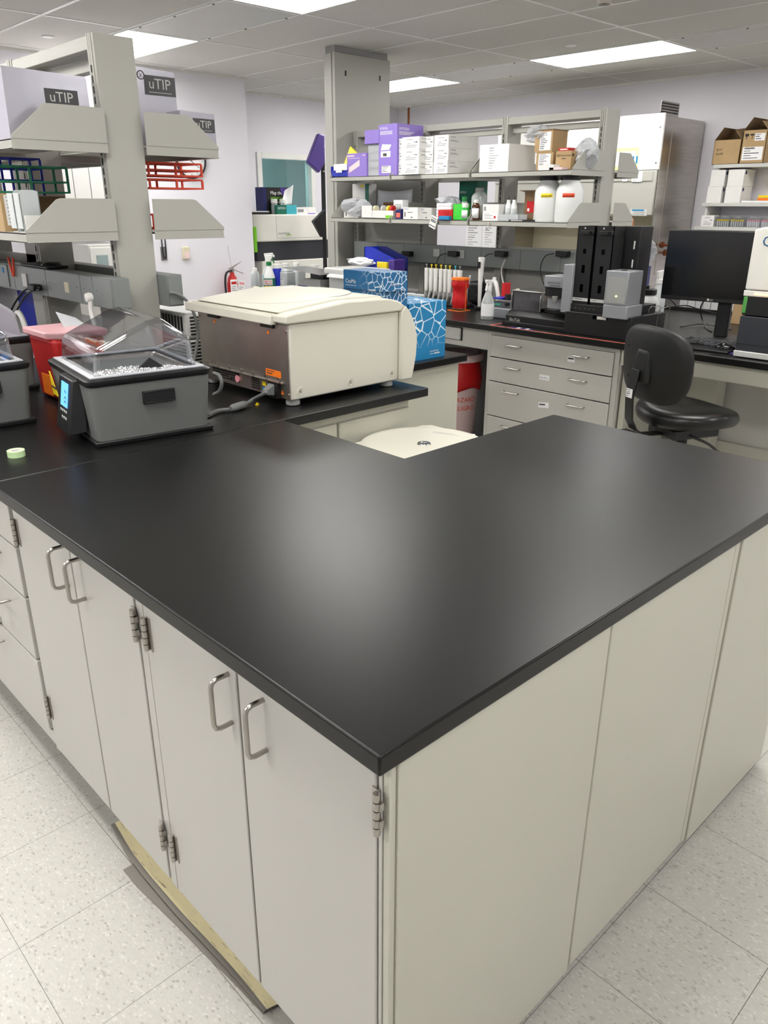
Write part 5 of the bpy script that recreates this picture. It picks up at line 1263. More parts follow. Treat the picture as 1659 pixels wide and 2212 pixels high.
t = tube_rack('tube_rack', (3.10, PT(568, 615, x=3.1).y-.03, HC), .06, .09, (0, .03), 'rack_green', 'small green rack with blue-capped tubes among the bottles', nx=3, ny=3)
for k in range(2): MB().cyl((.02+.02*k, .03+.03*k, .004), .012, .10, seg=12).build('tube', 'bottle_clear', t); MB().cyl((.02+.02*k, .03+.03*k, .104), .014, .014, seg=12).build('tube_cap', 'teal', t)
for k, (px, x, lab) in enumerate(((618, 3.22, 'translucent square jug with white cap, left one'), (641, 3.42, 'translucent square jug with white cap, right one behind the balance'))):
    loc = (x, PT(px, 600, x=x).y, HC); H_ = hz(px, 567 if k else 568, loc)
    t = thing('jerry_can', lab, 'jug', loc, .3)
    MB().hexa([(-.06,-.05,0),(.06,-.05,0),(.06,.05,0),(-.06,.05,0)], [(-.06,-.05,H_*.72),(.06,-.05,H_*.72),(.06,.05,H_*.72),(-.06,.05,H_*.72)]).hexa([(-.06,-.05,H_*.72),(.06,-.05,H_*.72),(.06,.05,H_*.72),(-.06,.05,H_*.72)], [(-.02,-.02,H_*.86),(.02,-.02,H_*.86),(.02,.02,H_*.86),(-.02,.02,H_*.86)]).build('body', 'hdpe_body', t, bevel=.012, seg=3)
    MB().lathe([(.024,H_*.84),(.024,H_-.004),(.021,H_)], seg=16).build('cap', 'white_plastic', t)
    b = MB(); b.tag((-.0605, .035, .03), .06, .08, '-x', 5, seed=k, ink=2); b.build('label', ['paper','paper','grey_ink'], t)
loc = (3.34, PT(609, 590, x=3.34).y, HC); t = thing('pump_bottle', 'white pump dispenser behind the jugs', 'pump bottle', loc); H_ = hz(609, 563, loc)
MB().lathe([(.03,0),(.035,.01),(.035,H_*.6),(.015,H_*.75)], seg=16).build('body', 'hdpe', t); MB().cyl((0,0,H_*.75),.007,H_*.22,seg=8).box(-.03,.012,-.008,.008,H_-.01,H_).build('pump', 'white_plastic', t)
loc = (3.62, PT(678, 590, x=3.62).y, HC); t = spray(loc, 'navy-collared white spray bottle behind the tube shaker', r=.03, h=hz(678, 571, loc), face=PI*.8, neckm='navy')
# rocker shaker and mini centrifuge
loc = (3.10, PT(690, 620, x=3.10).y, HC)
t = thing('tube_shaker', 'grey vortex shaker with navy control face and flat platform', 'shaker', loc)
w_ = PT(641, 620, x=3.1).y-loc[1]; zz = PZ(3.1, loc[1]+w_*.5, 602)-HC
MB().prism([(0,0),(w_*.98,0),(w_,zz*.5),(w_*.85,zz*.92),(w_*.65,zz),(0,zz)], 0, .20, axis='x').build('housing', 'grey_plastic', t, bevel=.008, seg=3)
MB().box(-.003, 0, w_*.50, w_*.92, .012, zz*.62).build('control_face', 'navy', t, bevel=.002)
MB().cyl((-.015, w_*.80, zz*.22), .014, .013, 'x', 18).build('dial', 'black_plastic', t)
MB().box(.05,.15,w_*.05,w_*.62,zz,zz+.035).build('coupling', 'black_plastic', t, bevel=.004)
MB().hexa([(-.02,-.04,zz+.035),(.20,-.04,zz+.035),(.20,w_+.14,zz+.060),(-.02,w_+.14,zz+.060)], [(-.02,-.04,zz+.040),(.20,-.04,zz+.040),(.20,w_+.14,zz+.065),(-.02,w_+.14,zz+.065)]).build('platform', 'steel', t)
loc = (2.62, 0, 0)
x = 3.08; y0 = PT(772, 600, x=x).y; y1 = PT(693, 600, x=x).y
t = thing('microcentrifuge', 'small cream microcentrifuge with blue control oval behind the flat carton', 'centrifuge', (x, y0, HC))
W_ = y1-y0; H_ = PZ(x, y1, 578)-HC
MB().box(0.06,.30,.0,W_*.97,.02,H_*.80).build('body', 'light_grey', t, bevel=.012, seg=3)
MB().hexa([(-.05,0,.0),(.06,0,.0),(.06,W_*.97+.02,.0),(-.05,W_*.97+.03,.0)], [(-.04,0,.03),(.06,0,.075),(.06,W_*.97+.02,.075),(-.04,W_*.97+.03,.03)]).build('console', 'white_plastic', t, bevel=.01, seg=3)
b = MB(); b.M = Matrix.Translation((.010, W_*.5, .0565)) @ Matrix.Rotation(-.42, 4, 'Y'); b.lathe([(.0001,.002),(.035,.002),(.036,0)], seg=24); b.bm.verts.ensure_lookup_table()
for v in b.bm.verts: v.co.y = W_*.5+(v.co.y-W_*.5)*2.2
b.M = Matrix.Identity(4); b.build('control_oval', 'box_blue', t)
MB().cyl((.012, W_*.25, .055), .012, .012, seg=14).build('knob', 'steel', t)
MB().box(.03,.31,-.01,W_+.005,H_*.80,H_).build('lid', 'light_grey', t, bevel=.012, seg=3)
MB().hexa([(.0,W_*.25,H_*.72),(.05,W_*.25,H_*.72),(.05,W_*.85,H_*.72),(.0,W_*.85,H_*.72)], [(.01,W_*.25,H_*.80),(.05,W_*.25,H_*.86),(.05,W_*.85,H_*.86),(.01,W_*.85,H_*.80)]).build('latch', 'light_grey', t, bevel=.004)
# blue drying rack with bags
x = 3.55; y1 = PT(787, 590, x=x).y; y0 = PT(850, 590, x=x).y; W_ = y1-y0; H_ = PZ(x, y1, 533)-HC
t = thing('bag_rack', 'blue angled rack stuffed with plastic bags under the shelves', 'rack', (x, y0, HC))
for k in range(2):
    xx = .14*k
    b = MB(); b.prism([(W_,0),(W_,H_),(W_*.72,H_),(0,H_*.80),(0,0),(W_*.25,0),(W_*.25,H_*.52),(W_*.48,H_*.55),(W_*.48,0)], xx, xx+.008, axis='x'); b.build('side', 'navy' if k else 'bin_blue', t)
MB().box(0,.148,W_-.006,W_,0,H_).build('back', 'bin_blue', t); MB().box(0,.148,0,W_*.9,H_*.45,H_*.47).build('tier', 'bin_blue', t)
MB().box(-.03,-.0,W_*.15,W_*.38,H_*.50,H_*.72).box(-.02,0,W_*.38,W_*.5,H_*.6,H_*.72).build('yellow_clip', 'bright_yellow', t, bevel=.004)
MB().box(-.02,.10,-.02,W_*.1,H_*.25,H_*.78).build('purple_glove_box', 'purple_deep', t, bevel=.006)
bubble('plastic_bag', 'crumpled white tip bag in the upper tier of the blue rack', (x-.03, y1+.00, HC+H_*.60), .07, .13, .030, m='tissue', seed=21)
bubble('plastic_bag', 'crumpled pinkish tip bag in the lower tier of the blue rack', (x-.04, y1-.01, HC+H_*.22), .07, .13, .035, m='tissue', seed=22)
# petri dishes and tip box
for k, (px, n_) in enumerate(((884, 3), (897, 2))): pass
loc = (3.48, PT(884, 625, x=3.48).y, HC)
for q in range(4):
    one(MB().lathe([(.043,0),(.045,.002),(.045,.012),(.043,.014)], seg=24), 'petri_dish', ['pink_clear','frost','pink_clear','frost'][q], ['lowest','second','third','topmost'][q]+' stacked pink-tinted dish behind the blue cartons', 'dish', 'stacked dishes', loc=(loc[0], loc[1], HC+.0145*q))
t = thing('tip_box', 'clear tip box with blue tips beside the stacked dishes', 'tip box', (3.46, PT(912, 630, x=3.46).y, HC))
MB().box(0,.08,0,.11,0,.055).build('case', 'frost', t, bevel=.003); MB().box(.005,.075,.005,.105,.02,.045).build('tips', 'box_blue', t)
# pipettes on their stand
x = 3.50
t = thing('pipette_stand', 'linear pipette stand behind the red waste bag', 'pipette stand', (x, PT(1000, 620, x=x).y, HC))
ya = PT(1003, 600, x=x).y; yb = PT(922, 600, x=x).y; W_ = yb-ya; ro = ROOT[t.name].translation
t.location = (x, ya, HC); ROOT[t.name] = Matrix.Translation((x, ya, HC)); H_ = PZ(x, (ya+yb)/2, 575)-HC
MB().box(-.02,.10,-.01,W_+.02,0,.014).build('base', 'black_plastic', t, bevel=.003); MB().box(.05,.062,-.0,W_+.01,H_*.72,H_*.78).build('rail', 'mid_grey', t)
for yy in (-.004, W_+.012): MB().tube([(.0,yy,.01),(.03,yy,H_*.5),(.056,yy,H_*.8)], .007, 8).build('upright', 'light_grey', t)
proto = None; caps = ['grey_plastic','bright_yellow','bright_yellow','bright_yellow','yellow_green','bright_yellow','teal','grey_plastic']
for k in range(8):
    yy = ya+W_*(.94-.125*k); lab = 'white micropipette hanging on the stand, number of places from its left end: %s' % ['none','one','two','three','four','five','six','seven'][k]
    lab = ['leftmost white micropipette on the stand','second white micropipette from the left','third white micropipette from the left','fourth white micropipette from the left','fifth white micropipette from the left','sixth white micropipette from the left','micropipette with turquoise button on the stand','rightmost white micropipette, leaning at the red bag'][k]
    loc = (x-.02+random.uniform(-.006,.006), yy, HC)
    p = thing('micropipette', lab, 'pipette', loc, random.uniform(-.3,.3), group='micropipettes on the bench stand')
    l_ = .03*(1 if k < 5 else -.6)/1.0; tp = H_+.008
    MB().tube([(0,l_*.0,H_*.35),(0,0,H_*.42),(0,-.002,H_*.93)], lambda s: .010+.007*s, 10).build('handle', 'white_plastic', p)
    MB().tube([(0,.034,H_*.06),(0,.018,H_*.2),(0,.003,H_*.38)], lambda s: .003+.008*s, 8).build('shaft', 'light_grey', p)
    MB().box(-.004,.004,-.012,.012,H_*.86,H_*.90).build('finger_hook', 'white_plastic', p)
    MB().lathe([(.003,H_*.93),(.003,tp-.006),(.008,tp-.006),(.008,tp)], seg=10).build('plunger', caps[k], p)
# red biohazard bag on its wire stand
p = G(983, 672); x = p.x+.0
t = thing('biohazard_bag_holder', 'red biohazard bag on an orange wire stand at the bench edge', 'waste bag', (p.x+.04, p.y, HC))
H_ = PZ(p.x+.04, p.y, 600)-HC; Wb = .050
sq = lambda w, z, r=1.0: [(w*r*math.cos(a)*(1.12 if k % 2 else 1), w*r*math.sin(a)*(1.12 if k % 2 else 1), z) for k, a in enumerate([2*PI*i/16 for i in range(16)])]
rnd = random.Random(5); b = MB(); rings = []
for i in range(10):
    s = i/9; rings.append([(q[0]*rnd.uniform(.9,1.08), q[1]*rnd.uniform(.9,1.08), q[2]) for q in sq(Wb*(.85+.15*s+.08*math.sin(9*s)), .02+(H_-.03)*s)])
b.ring_loft(rings); b.build('bag', 'bag_red', t, ang=60)
MB().ring_loft([sq(Wb*1.0, H_-.014), sq(Wb*1.08, H_-.012), sq(Wb*1.08, H_), sq(Wb*.95, H_)], cap=True).build('rim', 'orange', t)
b = MB(); b.tube([(-.055,-.05,.003),(-.055,.05,.003),(.05,.05,.003),(.05,-.05,.003)], .0025, 6, smooth=0, closed=True); b.build('base_wire', 'orange', t)
for s in (-1, 1): MB().rod((.0, s*.05, .003), (0, s*.05, H_-.01), .0025).build('upright_wire', 'orange', t)
# clear spray bottle
p = G(1045, 690); spray((p.x+.03, p.y, HC), 'clear spray bottle with white trigger and white label on the middle bench', r=.038, h=PZ(p.x+.03, p.y, 603)-HC, face=PI*.1, band='paper')
# pipette controller and arc stand
x = 3.50; loc = (x, PT(1037, 620, x=x).y, HC)
t = thing('pipette_controller', 'white electronic pipette standing upright on its charger', 'pipette', loc); H_ = PZ(x, loc[1], 556)-HC
MB().box(-.02,.04,-.025,.025,0,.02).build('charger', 'black_plastic', t, bevel=.004)
MB().tube([(0,0,.02),(0,0,H_*.5),(0,-.002,H_*.8),(0,-.003,H_)], lambda s: .010+.012*s, 12).build('body', 'white_plastic', t); MB().box(-.024,-.020,-.012,.010,H_*.80,H_*.92).build('display', 'black_gloss', t)
loc = (3.42, PT(1066, 640, x=3.42).y, HC); t = thing('carousel_stand', 'white arch-shaped pipette carousel stand', 'stand', loc)
MB().tube([(0,-.05,0),(0,-.035,.12),(0,0,.20),(0,.03,.14),(0,.05,.0)], .013, 10).build('arch', 'white_plastic', t); MB().cyl((0,0,.20), .012, .02, seg=12).build('hub', 'white_plastic', t)
MB().box(-.01,.05,-.09,-.07,.05,.19).build('red_holder', 'bag_red', t)
# thermomixer
p = G(1062, 690); x = 3.26; y1 = PT(1061, 685, x=x).y; y0 = PT(1103, 690, x=x).y
t = thing('thermomixer', 'silver thermomixer with dark control panel on the middle bench', 'mixer', (x, y0, HC)); W_ = y1-y0+.04
MB().prism([(0,0),(.20,0),(.20,.09),(.06,.09),(.0,.062)], 0, W_, axis='y').build('housing', 'silver_paint', t, bevel=.008, seg=3)
MB().hexa([(.003,.01,.064),(.058,.01,.090),(.058,W_-.01,.090),(.003,W_-.01,.064)], [(.002,.01,.066),(.057,.01,.092),(.057,W_-.01,.092),(.002,W_-.01,.066)]).build('control_panel', 'dark_grey_inst', t)
MB().hexa([(.018,W_*.55,.0735),(.036,W_*.55,.082),(.036,W_*.8,.082),(.018,W_*.8,.0735)], [(.017,W_*.55,.0745),(.035,W_*.55,.083),(.035,W_*.8,.083),(.017,W_*.8,.0745)]).build('display', 'kim_green', t)
MB().cyl((.03,W_*.3,.078),.014,.014,seg=16).build('dial', 'black_plastic', t)
MB().box(.07,.17,.02,W_-.02,.09,.105).build('block', 'steel', t, bevel=.003)
MB().cyl((.09,W_*.45,.105),.03,.03,seg=20).build('knob_cap', 'black_plastic', t); MB().box(.05,.12,W_*.6,W_*.95,.105,.115).build('blue_plate', 'bin_blue', t, bevel=.002)
# plate washer
x = 3.17; y1 = PT(1100, 700, x=x).y; y0 = PT(1220, 715, x=3.08).y
t = thing('plate_washer', 'low black plate washer with clear cover on the middle bench', 'plate washer', (x, y0, HC)); W_ = y1-y0
MB().prism([(-.04,0),(.26,0),(.26,.075),(0.0,.075),(-.04,.05)], 0, W_, axis='y').build('base', 'black_plastic', t, bevel=.004)
MB().box(-.07,-.04,-.0,W_,0,.018).build('front_tray', 'black_matt', t, bevel=.002)
b = MB(); b.text('BioTek', .026, (-.034, W_*.93, .018), '-x', off=.008); b.text('BioTek', .026, (-.034, W_*.93, .018), '-x', off=.0085); b.build('lettering', 'light_grey', t, smooth=False)
y2 = W_*.52
b = MB(); b.box(.0,.003,y2,W_-.01,.076,.18).box(.0,.17,y2,y2+.003,.076,.18).box(.0,.17,W_-.013,W_-.01,.076,.18).box(.0,.17,y2,W_-.01,.178,.182); b.build('cover', 'smoke_pane', t)
MB().box(-.004,.175,y2-.004,W_-.006,.180,.186).build('cover_top', 'steel', t, bevel=.002)
for yy in (y2, W_-.012): MB().tube([(-.006,yy,.08),(-.006,yy,.16),(.02,yy,.185),(.06,yy,.187)], .003, 8).build('cover_rail', 'steel', t)
MB().box(.05,.15,y2+.02,W_-.03,.08,.12).build('plate_carrier', 'grey_plastic', t, bevel=.003)
MB().box(.02,.20,.02,y2-.01,.076,.095).build('carriage', 'black_plastic', t, bevel=.002)
one(MB().box(0,.16,0,.20,0,.012), 'white_tray', 'white_plastic', 'white tray with a yellow sticker behind the washer cover', 'tray', loc=(3.50, PT(1160, 640, x=3.5).y-.0, HC+.13), bevel=.003) if False else None
# plate stacker / reader
x = 3.08; yR = PT(1368, 740, x=x).y; yL = PT(1217, 718, x=x).y
t = thing('plate_stacker', 'tall black plate stacker with two vertical magazines and grey side units', 'plate stacker', (x, yR, HC)); W_ = yL-yR
ztop = PZ(x, yL-.05, 488)-HC
MB().box(0,.34,0.02,W_,0,.115).build('base', 'black_plastic', t, bevel=.003)
MB().box(.01,.33,W_*.18,W_-.01,.115,.155).build('deck', 'black_matt', t, bevel=.003)
def yy(px): return PT(px, 600, x=x+.02).y-yR
cols_ = [(yy(1231), yy(1270)), (yy(1273), yy(1312))]
a1, a0 = yy(1240), yy(1277)
mags = [(yy(1277)+.004, yy(1240)), (yy(1316), yy(1277)-.004)]
for k, (c0, c1) in enumerate(mags):
    b = MB(); w2 = c1-c0
    b.box(.02,.024,c0,c0+w2*.40,.155,ztop).box(.02,.024,c1-w2*.40,c1,.155,ztop)
    zs = [.155,.215,.255,.31,.35,.405,.43,ztop]
    for q in range(0, 8, 2): b.box(.02,.024,c0+w2*.40,c1-w2*.40,zs[q],zs[q+1])
    b.box(.02,.13,c0,c0+.004,.155,ztop).box(.02,.13,c1-.004,c1,.155,ztop).box(.126,.13,c0,c1,.155,ztop)
    mg = b.build('magazine', 'black_plastic', t)
    MB().box(.005,.02,c0-.0,c0+w2*.75,ztop-.04,ztop-.022).build('latch_arm', 'black_matt', mg, bevel=.002)
    MB().cyl((.0,c0+w2*.15,ztop-.031),.008,.012,'x',14).build('pivot', 'black_gloss', mg)
    MB().cyl((.008,c0+w2*.5,ztop-.014),.005,.008,'z',10).build('thumb_screw', 'steel', mg)
    b = MB().tag((.0195,c1-.004,.170),w2-.008,.016,'-x',1,paper=1,ink=2,seed=30+k); b.build('label_strip', ['light_grey','light_grey','ink'], mg)
for k in range(6): MB().cyl((.004,yy(1240)-.027*k-.01,.135),.003,.006,'x',8).build('bolt', 'steel', t)
b = MB(); b.box(.0,.012,W_*.38,W_*.60,.085,.11); b.build('badge', 'black_gloss', t, bevel=.003)
b = MB().box(-.002,0,W_*.40,W_*.53,.090,.105); b.build('badge_plate', 'light_grey', t)
# third (rear) magazine turned side on
MB().box(.16,.28,yy(1335)-.02,yy(1300),.115,ztop).build('rear_tower', 'black_matt', t, bevel=.003)
for z in (.24,.34,.43): MB().box(.157,.161,yy(1335)+.005,yy(1335)+.013,z,z+.04).build('slot', 'light_grey', t, bevel=.002)
# left grey arm
c1, c0 = yy(1225)+.0, yy(1240)
g0 = PZ(x,yR+c0,672)-HC; g1 = PZ(x,yR+c0,572)-HC
MB().box(.0,.17,c0-.002,c1+.012,.105,g1).build('grey_column', 'silver_paint', t, bevel=.003)
a1 = yy(1176); b = MB(); b.box(.02,.16,c1+.012,a1,.225,.285); s_ = b.build('arm', 'silver_paint', t, bevel=.004)
b = MB(); b.text('BIOSTACK', .017, (.02, a1-.028, .243), '-x', off=.0015); b.box(.018,.0195,c1+.04,a1-.04,.234,.2365); b.build('lettering', 'ink', s_, smooth=False)
MB().box(.04,.13,c1+.012,a1+.004,.175,.225).build('gripper', 'black_plastic', t, bevel=.003); MB().lathe([(.004,.14),(.014,.16),(.016,.18)], (.03,(c1+a1)/2,0), 12).build('gripper_tip', 'grey_plastic', t)
MB().box(.05,.16,c1+.012,a1-.01,.02+.09,.165).build('lower_shelf', 'silver_paint', t, bevel=.003)
# right grey unit
r1, r0 = yy(1318), yy(1367)
MB().box(-.02,.12,r0,r1+.0,.17,.335).build('drive_unit', 'silver_paint', t, bevel=.004); MB().box(-.02,.13,r0-.012,r1,.105,.17).build('drive_foot', 'silver_paint', t, bevel=.004)
MB().box(-.0225,-.0200,r0+.006,r1-.014,.18,.305).build('drive_panel', 'grey_plastic', t); MB().cyl((-.026,(r0+r1)/2-.008,.215),.004,.003,'x',10).build('indicator', 'led_green', t)
MB().cyl((.04,(r0+r1)/2,.335),.016,.003,seg=14).build('top_port', 'black_plastic', t)
# orange tape outline
b = MB(); q = [PT(1067,702,z=HC),PT(1072,700,z=HC),PT(1105,694,z=HC)]
b.box(3.004,3.012,1.30,2.27,HC,HC+.0006).box(3.004,3.16,2.262,2.270,HC,HC+.0006)
o = one(b, 'marking_tape', 'orange_strip', 'thin orange tape outline on the bench edge around the stacker', 'tape', smooth=False)
b = MB().box(0,.03,0,.16,0,.0012); b.mat(1).box(.0,.03,.03,.05,.0012,.0014).box(0,.03,.09,.11,.0012,.0014)
one(b, 'slide_labels', ['navy','paper'], 'blue and white printed strip taped at the bench edge', 'label', loc=(3.016,1.98,HC+.0004), smooth=False)
# bulldog items under the ducts
t = thing('wall_adapter', 'black plug adapters with cables in the right part of the long duct', 'plug', PT(1098,555,x=3.86))
for px in (880, 980, 1082, 1215):
    p = PT(px, 548, x=3.87); MB().box(p.x-.03,p.x+.018,p.y-.05,p.y+.035,p.z-.018,p.z+.018).build('adapter', 'black_plastic', t, w=True, bevel=.004)
    MB().tube([p+Vector((-.02,.05,0)), p+Vector((-.03,.11,-.02)), p+Vector((-.03,.14,-.10)), p+Vector((-.03,.10,-.20)), p+Vector((-.04,.05,-.235))], .003, 6).build('cable', 'black_plastic', t, w=True)
b = MB(); b.tube([PT(*q, x=3.84) for q in ((1092,560),(1083,585),(1088,615),(1094,650))], .006, 8); one(b, 'white_cable', 'cable_white', 'off-white cable hanging from the long duct behind the thermomixer', 'cable')
def tangle(label, pts, x, m='black_plastic', r=.0035):
    b = MB(); b.tube([PT(*q, x=x) for q in pts], r, 6); return one(b, 'cable', m, label, 'cable')
tangle('black cable tangle behind the red waste bag', ((1008,610),(1030,640),(1050,625),(1060,655),(1025,665),(1008,650),(1045,668),(1058,640)), 3.62)
one(MB().box(0,.10,0,.12,0,.15), 'equipment_case', 'black_plastic', 'rounded black case behind the pipette stand', 'case', loc=(3.70, PT(1030,640,x=3.7).y-.02, HC), bevel=.03, seg=4)
one(MB().box(0,.06,0,.10,0,.16), 'blue_rack', 'navy', 'dark blue rack seen under the duct behind the plate washer', 'rack', loc=(4.2, PT(1150,600,x=4.2).y-.05, HC), bevel=.003)
# ---------------------------------------------------------------- biosafety hood against the right wall
XH = 6.30; YH0 = 3.12; YH1 = 4.92
t = thing('biosafety_cabinet', 'large stainless biosafety hood with white upper panel against the right wall', 'fume hood', (6.7, 4.0, 0))
MB().box(XH+.02, 7.06, YH0+.012, YH1-.012, 1.46, 2.27).build('hood_top', 'steel_dark', t, w=True, bevel=.003)
MB().box(XH, XH+.02, YH0, YH1, 1.845, 2.29).build('upper_panel', 'white_card', t, w=True, bevel=.003)
for z in (1.90, 2.18): MB().cyl((XH-.004, YH0+.03, z), .008, .005, 'x', 12).build('screw', 'steel', t, w=True)
MB().prism([(YH0+.01,1.47),(YH1,1.47),(YH1,1.84),(YH0+.01,1.84)], XH-.005, XH+.02, axis='x').build('sash_panel', 'paint_shelf', t, w=True, bevel=.006)
MB().box(XH-.012, XH-.004, YH0+.04, YH1, 1.755, 1.835).build('air_grille', 'paint_shelf', t, w=True, bevel=.002)
MB().prism([(XH+.02,.74),(7.05,.74),(7.05,2.27),(XH+.02,2.27)], YH0, YH0+.012, axis='y').build('side_wall', 'steel', t, w=True, bevel=.002)
MB().box(XH+.16,XH+.17,YH0-.002,YH0,.95,2.26).build('seam', 'steel_dark', t, w=True)
0 and MB().hexa([(XH+.05,YH0-.0,1.1),(7.02,YH0-.0,1.1),(7.02,YH0+.012,1.1),(XH+.05,YH0+.012,1.1)], [(XH+.25,YH0,2.28)])
MB().box(XH+.05, 7.02, YH0+.012, YH1-.012, .78, .95).build('work_base', 'steel', t, w=True, bevel=.003)
MB().box(6.98, 7.02, YH0+.012, YH1-.012, .95, 1.46).build('back_wall', 'ivory', t, w=True)
MB().box(XH+.04, 6.98, YH1-.03, YH1-.012, .95, 1.46).build('side_wall', 'steel', t, w=True)
for y in (YH0+.06, YH1-.06):
    for x in (XH+.12, 6.95): MB().box(x-.03, x+.03, y-.03, y+.03, 0, .78).build('leg', 'light_grey', t, w=True)
lab = MB(); y1 = PT(1398,462,x=XH).y; y2 = PT(1362,455,x=XH).y; z = PT(1380,466,x=XH).z
lab.box(XH-.008, XH-.006, y1, y2, z, z+.055); lab.text('CLASS II TYPE A2', .016, (XH-.008, y2-.04, z+.022), '-x', mi=1, sx=.9); lab.text('BIOLOGICAL SAFETY CABINET', .013, (XH-.008, y2-.01, z+.006), '-x', mi=1, sx=.75); lab.mi = 2; lab.box(XH-.0088, XH-.008, y1+.03, y2-.02, z+.040, z+.053)
lab.build('name_plate', ['light_grey','ink','box_blue'], t, w=True, smooth=False)
for (a, b_, c, d, mm, lines) in ((1367,1389,370,393,'paper',5), (1347,1357,385,392,'paper',1)):
    ya, yb = PT(b_,380,x=XH).y, PT(a,380,x=XH).y; za, zb = PT(a,d,x=XH).z, PT(a,c,x=XH).z
    MB().tag((XH-.013, yb, za), yb-ya, zb-za, '-x', lines, seed=int(a)).build('notice', ['paper','paper','grey_ink'], t, w=True)
ya, yb = PT(1380,330,x=XH).y, PT(1360,330,x=XH).y
b = MB(); b.box(XH-.004, XH-.001, ya, yb+.15, 1.85, 2.03); b.mat(1).box(XH-.006, XH-.004, ya+.02, yb+.13, 1.88, 2.0); b.mat(2)
for k in range(3): b.box(XH-.008, XH-.006, yb-.04+.035*k-.05, yb-.025+.035*k-.05, 1.90, 1.96)
b.build('poster', ['yellow_green','paper','box_blue'], t, w=True, smooth=False)
b = MB(); 
for i in range(12):
    for j in range(4): b.cyl((6.42+.026*i, YH0+.10, 2.315+.022*j), .0085, .002, 'y', 8)
g = MB().box(6.405, 6.73, YH0+.102, YH0+.106, 2.27, 2.40).build('perforated_plate', 'steel', t, w=True); b.build('holes', 'black_matt', g, w=True)
for k, (px, py) in enumerate(((1430, 529), (1437, 546))):
    p = PT(px, py, y=YH0); q = MB(); q.cyl((p.x, YH0-.10, p.z), .012, .10, 'y', 10).lathe([(.028,YH0-.012),(.028,YH0-.002),(.012,YH0-.002)], (p.x,0,p.z), 14, 'y').build('gas_tap', 'copper', t, w=True)
# ---------------------------------------------------------------- wall shelves on the right wall
XF = 6.80
def yx(px, py=400, x=XF): return PT(px, py, x=x).y
zs = [PT(1560, 355, x=XF).z, PT(1560, 438, x=XF).z, PT(1560, 490, x=XF).z]
for k, z in enumerate(zs):
    t = thing('wall_shelf', ('uppermost','middle','lowest')[k]+' pale wall shelf behind the monitor on the right wall', 'shelf', (XF, 2.5, z-.03))
    y1 = yx((1535,1522,1512)[k])
    MB().box(0,.275,1.2-2.5,y1-2.5,0,.03).build('deck', 'light_grey', t, bevel=.002)
    MB().box(0.02,.275,y1-2.5-.05,y1-2.5-.03,-.10,0).build('bracket', 'light_grey', t)
t = thing('shelf_standard', 'vertical steel rail carrying the wall shelves', 'shelf rail', (7.06, 2.9, 1.2)); MB().box(0,.018,-.02,.02,0,.95).build('rail', 'light_grey', t)
def open_box(name, label, px0, px1, pyt, z, depth, deco, x=XF+.01):
    y1, y0 = yx(px0, 355, x), yx(px1, 355, x); h = PT(px0, pyt, x=x).z-z; w = y1-y0
    t = thing(name, label, 'box', (x, y0, z))
    b = MB(); b.box(0,.004,0,w,0,h).box(depth-.004,depth,0,w,0,h).box(0,depth,0,.004,0,h).box(0,depth,w-.004,w,0,h).box(0,depth,0,w,0,.004)
    deco(b, w, h); b.build('carton', ['cardboard','paper','ink','red'], t, smooth=False)
    MB().hexa([(0,w,h),(depth,w,h),(depth,w+.003,h),(0,w+.003,h)], [(0,w-.07,h+.10),(depth,w-.07,h+.10),(depth,w-.067,h+.10),(0,w-.067,h+.10)]).build('flap', 'cardboard_dark', t)
    MB().hexa([(0,0,h),(depth,0,h),(depth,.003,h),(0,.003,h)], [(0,-.06 if False else .06,h+.07),(depth,.06,h+.07),(depth,.063,h+.07),(0,.063,h+.07)]).build('flap', 'cardboard', t)
    MB().hexa([(depth,0,h),(depth,w,h),(depth-.003,w,h),(depth-.003,0,h)], [(depth-.02,0,h+.11),(depth-.02,w,h+.09),(depth-.023,w,h+.09),(depth-.023,0,h+.11)]).build('flap', 'cardboard_dark', t)
    return t
def d1(b, w, h): 
    for k, s in enumerate(('Blue', 'Pants')): b.text(s, .030, (0, w*.88, h*(.55-.18*k)), '-x', mi=2, rot=.15, off=.001)
    b.mi = 0
def d2(b, w, h):
    b.tag((-.0002, w*.93, h*.10), w*.85, h*.40, '-x', 5, paper=1, ink=2, seed=40); b.text('136101', .030, (-.001, w*.84, h*.42), '-x', mi=2, off=.0012, sx=.9)
    b.tag((-.0002, w*.50, h*.68), w*.42, h*.22, '-x', 3, paper=1, ink=2, seed=41); b.mi = 2
    b.box(-.001,-.0002,w*.83,w*.86,h*.74,h*.90); b.box(-.001,-.0002,w*.76,w*.92,h*.82,h*.90); b.box(-.001,-.0002,w*.60,w*.62,h*.74,h*.88); b.box(-.001,-.0002,w*.54,w*.70,h*.84,h*.89); b.mi = 0
open_box('cardboard_box', 'open cardboard box with handwriting, left one on the wall shelf', 1537, 1594, 304, zs[0], .24, d1)
open_box('cardboard_box', 'open cardboard box with printed white label, right one on the wall shelf', 1596, 1647, 283, zs[0], .26, d2, x=XF+.0)
k_ = 0
for r, (zz0, zz1) in enumerate(((zs[1], None), (None, None))):
    for c, (a, c1) in enumerate(((1527+3*r, 1558+2*r), (1566+1*r, 1600+1*r))):
        y1, y0 = yx(a, 420, XF+.01), yx(c1, 420, XF+.01); hb = (PT(1545,367,x=XF).z-zs[1])/2
        b = MB().box(0,.22,0,y1-y0,0,hb-.001); b.mat(1).box(.02,.05,-.001,0,hb*.7,hb*.9)
        one(b, 'white_carton', ['white_card','navy'], 'plain white carton on the middle wall shelf, %s %s of the four' % (('lower','upper')[r], ('left','right')[c]), 'box', loc=(XF+.01, y0, zs[1]+hb*r), bevel=.002, smooth=False)
